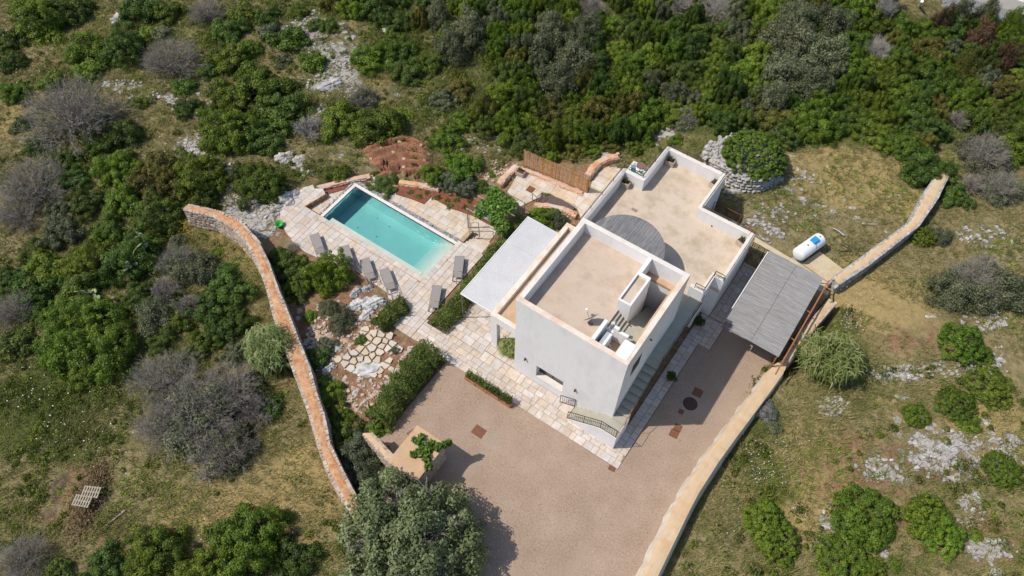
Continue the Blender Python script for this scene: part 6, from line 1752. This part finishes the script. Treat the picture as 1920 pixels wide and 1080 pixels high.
# vine on the pergola and on the masonry block
def vine(name, label, spots, z, n_, leaf, ground_z=0.0, posts=None, parent=None):
    rs = np.random.default_rng(n_); V_, T_ = [], []
    c0 = site(spots[0][0], spots[0][1], z)
    Pp = []
    for (px,py,r_,k) in spots:
        cx, cy = site(px,py,z); s_ = r_*mpp(cx,cy,z); a = rs.uniform(0,6.28,k); q = np.sqrt(rs.random(k))*s_
        Pp.append(np.stack([cx+np.cos(a)*q-c0[0], cy+np.sin(a)*q*1.1-c0[1], z+rs.normal(scale=.1,size=k)+.12*np.cos(q/s_*1.6)],1))
    Pp = np.concatenate(Pp); Nn = unit(rs.normal(scale=.6,size=Pp.shape)+np.array([-.1,-.1,1]))
    v, f_ = leaf_quads(Pp, Nn, leaf, rs, .85)
    t = thing(name, label, "vine", (c0[0],c0[1],0))
    link("foliage", npmesh("foliage", v, f_, np.repeat(rs.random(len(Pp)),4)), L_VINE, t)
    st2 = MB()
    for (px,py,r_,k) in spots:
        cx, cy = site(px,py,z); st2.bar((0,0,ground_z if posts is None else ground_z),(cx-c0[0],cy-c0[1],z-.04),.018,4)
    st2.build("stem", BARK, t)
    return t
vine("grape_vine", "bright yellow-green vine sprawling over the pergola beside the awning", [(935,372,16,240),(908,390,17,280),(935,398,20,330),(955,383,16,240),(925,362,14,170),(940,425,14,210),(930,412,14,180),(922,383,16,220),(898,402,9,90)], 1.75, 31, .2, -.3)
vine("climbing_vine", "bright green vine spread over the stone block's top", [(797,842,12,250),(786,828,7,100),(790,820,6,80),(806,835,9,170),(820,838,8,120),(835,834,6,80),(843,829,4,40),(800,860,8,130),(803,875,7,90),(775,852,6,70),(786,850,9,130),(776,826,4,30)], HB+.07, 33, .17, HB)
x, y = site(930,385,1.7)
t = thing("pergola", "grey post and wire pergola half hidden under the bright vine", "pergola", (x,y,0), 0)
for dx in (-1.4,1.4):
    for dy in (-1.3,1.3):
        s = MB(); s.bar((dx,dy,-.65),(dx,dy,1.65),.05,6); s.build("post", PLANKG, t)
for dy in (-1.3,0,1.3): s = MB(); s.bar((-1.5,dy,1.66),(1.5,dy,1.66),.03,5); s.build("beam", PLANKG, t)
# domed shrub in the stone ring
plant(0,0,1.95,"D",L_DOME,"domed bright green shrub filling the round stone ring",name="domed_shrub",loc=(RC[0]+.28,RC[1]+.22,GARDEN_Z+.85),hk=1.45)
for (px,py,r_,m_,lb) in ((1035,285,20,L_BRIGHT,"bright low bush behind the middle of the reed screen"),(1075,282,22,L_WARM,"yellowing low bush behind the right end of the reed screen"),(1110,278,20,L_MASTIC,"green low bush above the curved patio wall"),(1150,268,20,L_WARM,"yellow-green bush above the balcony"),(1190,275,18,L_MASTIC,"green bush beside the balcony's far side"),(1215,262,14,L_BRIGHT,"small bright bush left of the house's farthest corner"),(985,275,22,L_DARK,"dark bush behind the left end of the reed screen"),(1270,262,16,L_BRIGHT,"bright bush just behind the house's far wall")):
    P(px,py,r_,"M",m_,lb,hk=.8)
P(1360,242,14,"S",L_OLIVE,"small grey shrub behind the stone ring") 
P(1290,222,34,"T",L_OLIVE,"half-bare grey shrub between the thicket and the house's farthest corner",**BARE)
# right-hand slope
P(1545,672,66,"R",L_REED,"tall pale reed clump beside the carport on the right-hand slope",name="reed_clump",cat="reed clump",hk=2.3)
P(1830,528,62,"T",L_OLIVE,"left part of the big grey-green bush at the right edge",group="big grey bush at the right edge",**BARE)
P(1790,545,48,"O",L_OLIVE,"lower left lobe of the big grey-green bush at the right edge",group="big grey bush at the right edge")
P(1880,540,55,"O",L_OLIVE,"right lobe of the big grey-green bush at the right edge",group="big grey bush at the right edge")
P(1850,500,40,"T",TWIG,"bare top of the big grey-green bush at the right edge",group="big grey bush at the right edge",**BARE)
P(1808,640,44,"M",L_BRIGHT,"bright green shrub under the big grey bush on the right-hand slope")
P(1840,660,24,"S",L_MASTIC,"low green shrub attached to the right of the bright green shrub under the grey bush")
P(1858,722,43,"M",L_MASTIC,"wide flat green shrub near the right edge, below the bright one",hk=.9)
P(1720,776,26,"M",L_BRIGHT,"small compact bright green shrub among white rocks on the right-hand slope")
P(1795,755,38,"M",L_MASTIC,"spreading green shrub between the compact shrub and the flat one near the right edge",hk=.8)
P(1820,795,22,"S",L_MASTIC,"small shrub at the lower right of the spreading green shrub",hk=.5)
P(1882,877,34,"M",L_BRIGHT,"green shrub at the right edge among the white rocks",hk=.9)
P(1437,975,42,"M",L_BRIGHT,"dark-based green bush nearest the boundary wall on the right-hand slope")
P(1462,1015,40,"M",L_MASTIC,"lower half of the bush nearest the boundary wall")
P(1626,965,62,"L",L_BRIGHT,"widest bright green bush on the lower right slope",hk=1.4)
P(1742,970,44,"L",L_MASTIC,"darker green bush right of the widest one on the lower right slope",hk=1.3)
P(1770,1000,42,"L",L_BRIGHT,"bright green bush at the lower right, joined to the darker one",hk=1.2)
P(1585,1050,52,"L",L_BRIGHT,"green bush at the bottom edge below the widest bush",hk=1.3)
P(1635,1078,34,"M",L_BRIGHT,"green bush at the bottom edge right of the other bottom bush")
P(1680,1062,17,"S",L_MASTIC,"small green shrub at the bottom edge between two big bushes and the far rocks")
P(1831,1004,14,"S",L_BRIGHT,"tiny green shrub beside the winding white rock band")
P(1670,1010,9,"S",L_WARM,"tiny yellowing shrub under the widest bright green bush")
P(1728,438,26,"M",L_BRIGHT,"green shrub just outside the garden wall's bend")
P(1765,440,24,"O",L_OLIVE,"brownish-green shrub right of the one at the garden wall's bend")
P(1742,312,52,"L",L_DARK,"dark green bush at the uphill end of the garden wall",**TREE)
P(1795,365,30,"M",L_DARK,"dark green bush outside the garden wall, below its uphill end")
P(1850,290,62,"T",L_OLIVE,"big half-bare grey bush at the right edge above the slope",group="grey bushes at the right edge by the thicket",**BARE)
P(1880,350,48,"T",L_OLIVE,"lower half-bare grey bush at the right edge",group="grey bushes at the right edge by the thicket",**BARE)
P(1825,345,34,"T",TWIG,"bare grey shrub left of the half-bare bushes at the right edge",group="grey bushes at the right edge by the thicket",**BARE)
P(1900,280,40,"M",L_MASTIC,"green bush at the right edge above the half-bare bushes")
P(1437,770,26,"O",L_LAV,"grey-violet flowering shrub just outside the boundary wall",hk=.7)
P(1452,800,18,"S",L_OLIVE,"low grey shrub beside the violet one outside the boundary wall",hk=.5)

# ------------------------------------------------------------------ the thicket at the top and upper right
TH = [(600,-40),(625,22),(700,38),(790,40),(850,20),(900,60),(940,95),(960,150),(900,190),(905,235),(950,258),(1000,272),(1080,268),(1130,258),(1200,246),(1225,232),(1320,228),(1440,232),(1470,258),(1560,235),(1690,262),(1700,300),(1800,230),(1960,245),(1960,95),(1850,40),(1700,45),(1660,-40)]
for (px,py,r_,m_,lb) in ((695,105,38,L_MASTIC,"leftmost bush of the loose group right of the stony path"),(745,90,36,L_MASTIC,"bush in the upper middle of the loose group right of the stony path"),(765,128,36,L_DARK,"dark lower bush of the loose group right of the stony path"),(812,112,32,L_MASTIC,"right bush of the loose group right of the stony path"),(845,60,30,L_BRIGHT,"bright bush between the loose group and the thicket at the top"),(830,185,26,L_OLIVE,"grey-green bush in the dry grass above the green shrub by the vegetable plot"),(862,165,28,L_WARM,"yellowing bush at the left edge of the thicket above the patio"),(870,225,26,L_MASTIC,"green bush at the lower left corner of the thicket above the patio"),(735,60,16,L_BRIGHT,"small bright bush beside the grey rock at the top"),(615,45,20,L_DARK,"dark small bush at the top of the stony path's right side")):
    P(px,py,r_,"M",m_,lb)
olive_big = [(1010,90,46),(1075,105,48),(1045,150,44),(1030,50,34),(1100,60,34),(1480,70,52),(1540,105,52),(1470,130,48),(1520,160,46),(1450,180,38),(1560,40,40),(1500,30,40),(880,55,44),(845,85,36),(820,25,30)]
OL = ["top left olive-like tree of the left grey cluster in the thicket","right-hand olive-like tree of the left grey cluster in the thicket","lowest olive-like tree of the left grey cluster in the thicket","small topmost olive-like tree of the left grey cluster","upper right olive-like tree of the left grey cluster","upper left olive-like tree of the large grey cluster","rightmost olive-like tree of the large grey cluster","left middle olive-like tree of the large grey cluster","lower right olive-like tree of the large grey cluster","lowest olive-like tree of the large grey cluster, just above the green fringe","top right olive-like tree of the large grey cluster","topmost olive-like tree of the large grey cluster","largest grey-green bush in the thicket at the top centre","smaller grey-green bush left of the largest one at the top centre","grey-green bush at the very top, left of the largest one"]
for i,(px,py,r_) in enumerate(olive_big):
    P(px,py,r_,"O",L_OLIVE,OL[i],name="olive_tree",cat="tree",group="left grey cluster of the thicket" if i < 5 else "large grey cluster of the thicket" if i < 12 else "grey bushes at the top centre",hk=2.6)
P(1275,10,34,"T",TWIG_P,"pale bare tree at the top edge above the thicket, left of another",**BARE)
P(1345,12,44,"T",TWIG_P,"larger pale bare tree at the top edge above the thicket",**BARE)
P(1658,20,26,"T",TWIG_P,"leaning pale bare trunk at the top edge near the road",hk=3.2,**BARE)
for (px,py,r_,m_,lb) in ((1800,25,22,L_OLIVE,"slender grey-green tree in front of the road, left of a taller russet one"),(1852,25,26,L_OLIVE,"tall slender tree in front of the beige building"),(1900,45,24,L_MASTIC,"green slender tree at the right edge in front of the beige building"),(1838,75,34,L_RUSSET,"russet dead-leaved tree below the beige building"),(1765,40,24,L_RUSSET,"reddish-brown bush beside the white pole"),(1885,110,24,L_RUSSET,"reddish bush at the right edge of the thicket"),(1810,125,26,L_WARM,"yellow-orange bush in the right of the thicket")):
    P(px,py,r_,"O",m_,lb,hk=2.8,**TREE)
taken = [(a,b_,c) for a,b_,c in olive_big]+[(1800,25,18),(1852,25,20),(1900,45,20),(1838,75,28),(1810,125,20),(1275,10,20),(1345,12,30)]
rt = random.Random(21)
cand, placed = 0, []
while cand < 9000 and len(placed) < 215:
    cand += 1
    px, py = rt.uniform(620,1940), rt.uniform(-30,300)
    if not bool(inpoly(px, py, TH)): continue
    r_ = (rt.uniform(17,30) if rt.random() < .5 else rt.uniform(28,46))*(1.0 if py > 60 else .85)
    if any((px-a)**2+((py-b_)*1.35)**2 < (.62*(r_+c))**2 for a,b_,c in taken): continue
    taken.append((px,py,r_)); placed.append((px,py,r_))
for (px,py,r_) in placed:
    u = rt.random()
    low = py > 175 and px < 1330
    m_ = L_MASTIC if u < .40 else L_BRIGHT if u < .62 else L_DARK if u < .82 else L_WARM if u < (.93 if low else .88) else L_OLIVE
    if u > .965:
        P(px,py,r_,"T",TWIG_P if u > .985 else TWIG,f"bare dead-looking shrub in the upper right thicket at its {'top' if py < 90 else 'lower'} part",group="bare shrubs in the thicket",**BARE); continue
    hue = {id(L_MASTIC):"olive-green",id(L_BRIGHT):"bright green",id(L_DARK):"dark green",id(L_WARM):"yellowing",id(L_OLIVE):"grey-green"}[id(m_)]
    col_ = "at the top centre" if px < 960 else "between the two grey clusters" if px < 1370 else "round the large grey cluster" if px < 1620 else "at the far right"
    row_ = "top edge" if py < 45 else "upper half" if py < 125 else "lower half" if py < 205 else "lower fringe"
    P(px,py,r_*1.12,"L" if r_ > 32 else "M",m_,f"{hue} evergreen in the upper right thicket's {row_}, {col_}",name="thicket_tree",cat="evergreen",group=f"{hue} thicket evergreens, {row_}, {col_}",hk=rt.uniform(1.2,2.6))
# prickly pears on the left
def pear(px, py, label, n_=16):
    x, y, z = ground_at(px, py, .9)
    t = thing("prickly_pear", label, "cactus", (x,y,z), random.uniform(0,6))
    pads = [(Vector((0,0,.2)), Vector((0,0,1)))]
    for i in range(n_):
        p, d = random.choice(pads[-6:])
        nd = (d+Vector((random.gauss(0,.7),random.gauss(0,.7),random.uniform(-.1,.4)))).normalized(); q = p+d*.16+nd*.18; pads.append((q, nd))
    for p, d in pads:
        s = MB(); sd = d.orthogonal().normalized(); nn = d.cross(sd); ring = []
        for a in np.linspace(0,6.283,9)[:-1]: ring.append((math.cos(a)*.12, math.sin(a)*.19))
        v = [p+sd*a+d*b_+nn*.025 for a,b_ in ring]+[p+sd*a+d*b_-nn*.025 for a,b_ in ring]
        s.add(v, [tuple(range(8)), tuple(range(15,7,-1))]+[(i,8+i,8+(i+1)%8,(i+1)%8) for i in range(8)]); s.build("pad", surface("cactus_pad", [(.22,.25,.10),(.36,.38,.18)], 4, .8, .1, 30, island=.2), t)
pear(266,465,"upper prickly pear with pale pads above the dark green mound")
pear(232,495,"middle prickly pear among the dark mounds, left of the curving wall")
pear(170,548,"lower prickly pear between the mounds and the yellow-green tree")

# ------------------------------------------------------------------ grass, herbs, litter: what nobody could count
def tufts(name, n_, chooser, size, blades, mat, seedv, tintf=None, lean=.6, width=.018, spread=.07):
    rs = np.random.default_rng(seedv)
    X = rs.uniform(-62,45,n_*6); Y = rs.uniform(-26,60,n_*6)
    pxx, pyy = pix(X, Y, np.zeros_like(X)); ok = (pxx > -60) & (pxx < 1980) & (pyy > -60) & (pyy < 1140)
    X, Y = X[ok], Y[ok]
    w_ = chooser(X, Y); ok = rs.random(len(X)) < w_; X, Y = X[ok][:n_], Y[ok][:n_]
    Z = theight(X, Y); m = len(X)
    a = rs.uniform(0,6.283,(m,blades)); L_ = size*rs.uniform(.5,1.25,(m,1))*rs.uniform(.7,1.2,(m,blades))
    bx_ = X[:,None]+rs.normal(scale=spread,size=(m,blades)); by_ = Y[:,None]+rs.normal(scale=spread,size=(m,blades)); bz = np.repeat((Z-.02)[:,None],blades,1)
    wind = .3
    tx = bx_+np.cos(a)*L_*lean+wind*L_*.5; ty = by_+np.sin(a)*L_*lean+wind*L_*.3; tz = bz+L_*rs.uniform(.45,.95,(m,blades))
    sx, sy = -np.sin(a)*width*rs.uniform(.7,1.5,(m,blades)), np.cos(a)*width
    v = np.stack([np.stack([bx_-sx,by_-sy,bz],-1), np.stack([bx_+sx,by_+sy,bz],-1), np.stack([tx,ty,tz],-1)],2).reshape(-1,3)
    f_ = np.arange(len(v)).reshape(-1,3)
    tt = tintf(X, Y) if tintf else rs.random(m)
    T_ = np.clip(np.repeat(tt[:,None],blades,1)+rs.normal(scale=.14,size=(m,blades)),0,1)
    return stuff(link(name, npmesh(name, v, f_, np.repeat(T_.ravel(),3)), mat))
def wild(X, Y):
    o = ~inpoly(X, Y, COMPOUND) & ~((garden_mask(X,Y) > .3) & (Y < 17.3))
    rk_ = blobs(X, Y, ROCKY); rd = blobs(X, Y, REDDISH)
    w_ = (.35+.65*vnoise(X,Y,1.6,11))*(1-.75*rk_)*(1-.5*rd)
    return np.where(o, np.clip(w_,0,1), 0)*np.where(blobs(X,Y,ASHY) > .3, .05, 1)
def gtint(X, Y):
    g_ = blobs(X, Y, GREENISH); s_ = blobs(X, Y, STRAWY)
    return np.clip(.48+.55*(vnoise(X,Y,2.4,13)-.5)+.3*s_-.42*g_+.25*(vnoise(X,Y,.7,14)-.5), 0, 1)
tufts("dry_grass", 72000, wild, .32, 5, L_GRASS, 5, gtint, .75, .02)
def herbs(X, Y):
    o = ~inpoly(X, Y, COMPOUND) & ~((garden_mask(X,Y) > .3) & (Y < 18.5))
    return np.where(o, np.clip(sstep(.52,.75,vnoise(X,Y,2.8,21))+blobs(X,Y,GREENISH)*.55,0,1)*.8, 0)
tufts("wild_herbs", 15000, herbs, .24, 6, L_MASTIC, 6, None, 1.0, .035)
# low scrub: little leafy cushions too many to count
def scrub(name, n_, chooser, rmin, rmax, per, leaf, mat, seedv, tintf=None):
    rs = np.random.default_rng(seedv)
    X = rs.uniform(-62,45,n_*12); Y = rs.uniform(-26,60,n_*12)
    pxx, pyy = pix(X, Y, np.zeros_like(X)); ok = (pxx > -60) & (pxx < 1980) & (pyy > -60) & (pyy < 1140)
    X, Y = X[ok], Y[ok]; ok = rs.random(len(X)) < chooser(X, Y); X, Y = X[ok][:n_], Y[ok][:n_]
    Z = theight(X, Y); m = len(X); r = (rmin+(rmax-rmin)*rs.random(m)**2)[:,None,None]
    dd = unit(rs.normal(size=(m,per,3))+np.array([0,0,.5])); dd[...,2] = np.abs(dd[...,2])
    rad = r*rs.uniform(.55,1.05,(m,per,1))
    C = np.stack([X,Y,Z],-1)[:,None,:]
    Pp = C+dd*rad*np.array([1,1,.75])+np.array([0,0,.03])
    Nn = unit(dd+rs.normal(scale=.45,size=dd.shape))
    v, f_ = leaf_quads(Pp.reshape(-1,3), Nn.reshape(-1,3), leaf, rs)
    tt = (tintf(X,Y) if tintf else rs.random(m))[:,None]+rs.normal(scale=.13,size=(m,per))
    return stuff(link(name, npmesh(name, v, f_, np.repeat(np.clip(tt,0,1).ravel(),4)), mat))
def scr_g(X, Y):
    o = ~inpoly(X, Y, COMPOUND) & (garden_mask(X,Y) < .3)
    w_ = .12+.12*sstep(-8,-25,X)+.9*blobs(X,Y,GREENISH)+.5*sstep(.5,.8,vnoise(X,Y,4.5,31))
    w_ = w_*sstep(.25,.6,vnoise(X,Y,1.3,32))*(1-.8*blobs(X,Y,STRAWY))*(1-.6*blobs(X,Y,ROCKY))
    return np.where(o, np.clip(w_,0,1), 0)*np.where(blobs(X,Y,ASHY) > .3, 0, 1)
def scr_b(X, Y):
    o = ~inpoly(X, Y, COMPOUND) & (garden_mask(X,Y) < .3)
    return np.where(o, .15+.85*sstep(.42,.72,vnoise(X,Y,2.1,41)), 0)*np.where(blobs(X,Y,ASHY) > .3, 0, 1)*(1-.6*blobs(X,Y,ROCKY))
scrub("green_undergrowth", 4200, scr_g, .15, .7, 60, .13, L_MASTIC, 51)
tufts("grass_clumps", 9500, scr_b, .40, 22, L_GRASS, 52, lambda X, Y: np.clip(.38+.16*sstep(12,15,X)+.5*(vnoise(X,Y,1.9,61)-.5)+.25*blobs(X,Y,STRAWY)-.3*blobs(X,Y,GREENISH),0,1), .8, .02, .17)
def inrock(X, Y): return np.where(inpoly(X,Y,ROCKBED), .4*sstep(.45,.7,vnoise(X,Y,.9,23)), 0)
tufts("rock_garden_herbs", 1500, inrock, .16, 5, L_GRASS, 7, None, .9, .02)
def flowers(spots, n_, s, mat, name):
    V_, F_ = [], []
    for _ in range(n_):
        (px,py,ra,rb) = random.choice(spots); x, y, z = ground_at(px+random.gauss(0,ra), py+random.gauss(0,rb))
        if bool(inpoly(x,y,COMPOUND)): continue
        k = len(V_); q = s*random.uniform(.6,1.3); zz = z+random.uniform(.2,.4)
        V_ += [(x-q,y,zz),(x,y-q,zz+.01),(x+q,y,zz),(x,y+q,zz-.01)]; F_.append((k,k+1,k+2,k+3))
    return stuff(link(name, npmesh(name, V_, F_, np.random.default_rng(3).random(len(V_))), mat))
flowers([(1590,600,14,10),(1570,580,18,14),(1440,840,26,14),(1420,870,20,20),(1450,880,24,16),(1600,615,12,12),(1555,520,20,12),(1480,830,24,10),(1430,900,20,14),(1610,560,14,14),(1400,890,14,40),(1370,950,14,40)], 190, .034, L_FLOWER, "white_wildflowers")
flowers([(330,435,26,8),(345,430,12,8)], 160, .04, leafmat("yellow_petal", (.45,.30,.02), (.6,.42,.04)), "yellow_wildflowers")
flowers([(100,760,60,30),(160,830,50,30),(60,130,40,20),(330,290,40,20),(440,1000,50,20)], 160, .035, L_FLOWER, "pale_wildflowers")
vs, fs, k = [], [], 0
for _ in range(900):
    c_ = random.choice([(860,990,95,60),(930,1000,80,60),(760,800,60,60),(890,740,90,30),(1000,950,120,60),(1150,950,150,90)])
    x, y = site(random.gauss(c_[0],c_[2]*.6), random.gauss(c_[1],c_[3]*.6))
    if not inpoly(x, y, GRAVEL): continue
    s = random.uniform(.015,.035); a = random.uniform(0,6.3)
    vs += [(x+s*math.cos(a),y+s*math.sin(a),.012),(x-s*.4*math.sin(a),y+s*.4*math.cos(a),.02),(x-s*math.cos(a),y-s*math.sin(a),.012),(x+s*.4*math.sin(a),y-s*.4*math.cos(a),.008)]; fs.append((k,k+1,k+2,k+3)); k += 4
stuff(link("leaf_litter", npmesh("leaf_litter", vs, fs, RNG.random(len(vs))), leafmat("dead_leaf", (.06,.035,.02), (.14,.09,.05), (.2,.14,.07), .1)))
# brush heap on the burnt patch
V_ = []
rs = np.random.default_rng(77); n_ = 5200
cx, cy, cz = ground_at(168,935); s_ = mpp(cx,cy,cz)
u = rs.normal(scale=.5,size=(n_,2)); 
X = cx+RIGHT.x*u[:,0]*24*s_+FWD_H.x*u[:,1]*62*s_; Y = cy+RIGHT.y*u[:,0]*24*s_+FWD_H.y*u[:,1]*62*s_
Z = cz+.12+.4*np.exp(-(u[:,0]**2+u[:,1]**2))*rs.random(n_)
v, f_ = leaf_quads(np.stack([X-cx,Y-cy,Z-cz],1), unit(rs.normal(scale=.7,size=(n_,3))+np.array([0,0,1])), .2, rs, .25)
t = thing("brush_heap", "heap of straw-coloured cut branches on the burnt patch at the lower left", "brush heap", (cx,cy,cz))
link("cut_branches", npmesh("cut_branches", v, f_, np.repeat(rs.random(n_),4)), L_STRAW, t)
P(170,948,12,"K",L_REED,"cut green reed leaves lying on the brush heap",name="reed_leaves",cat="cut leaves")
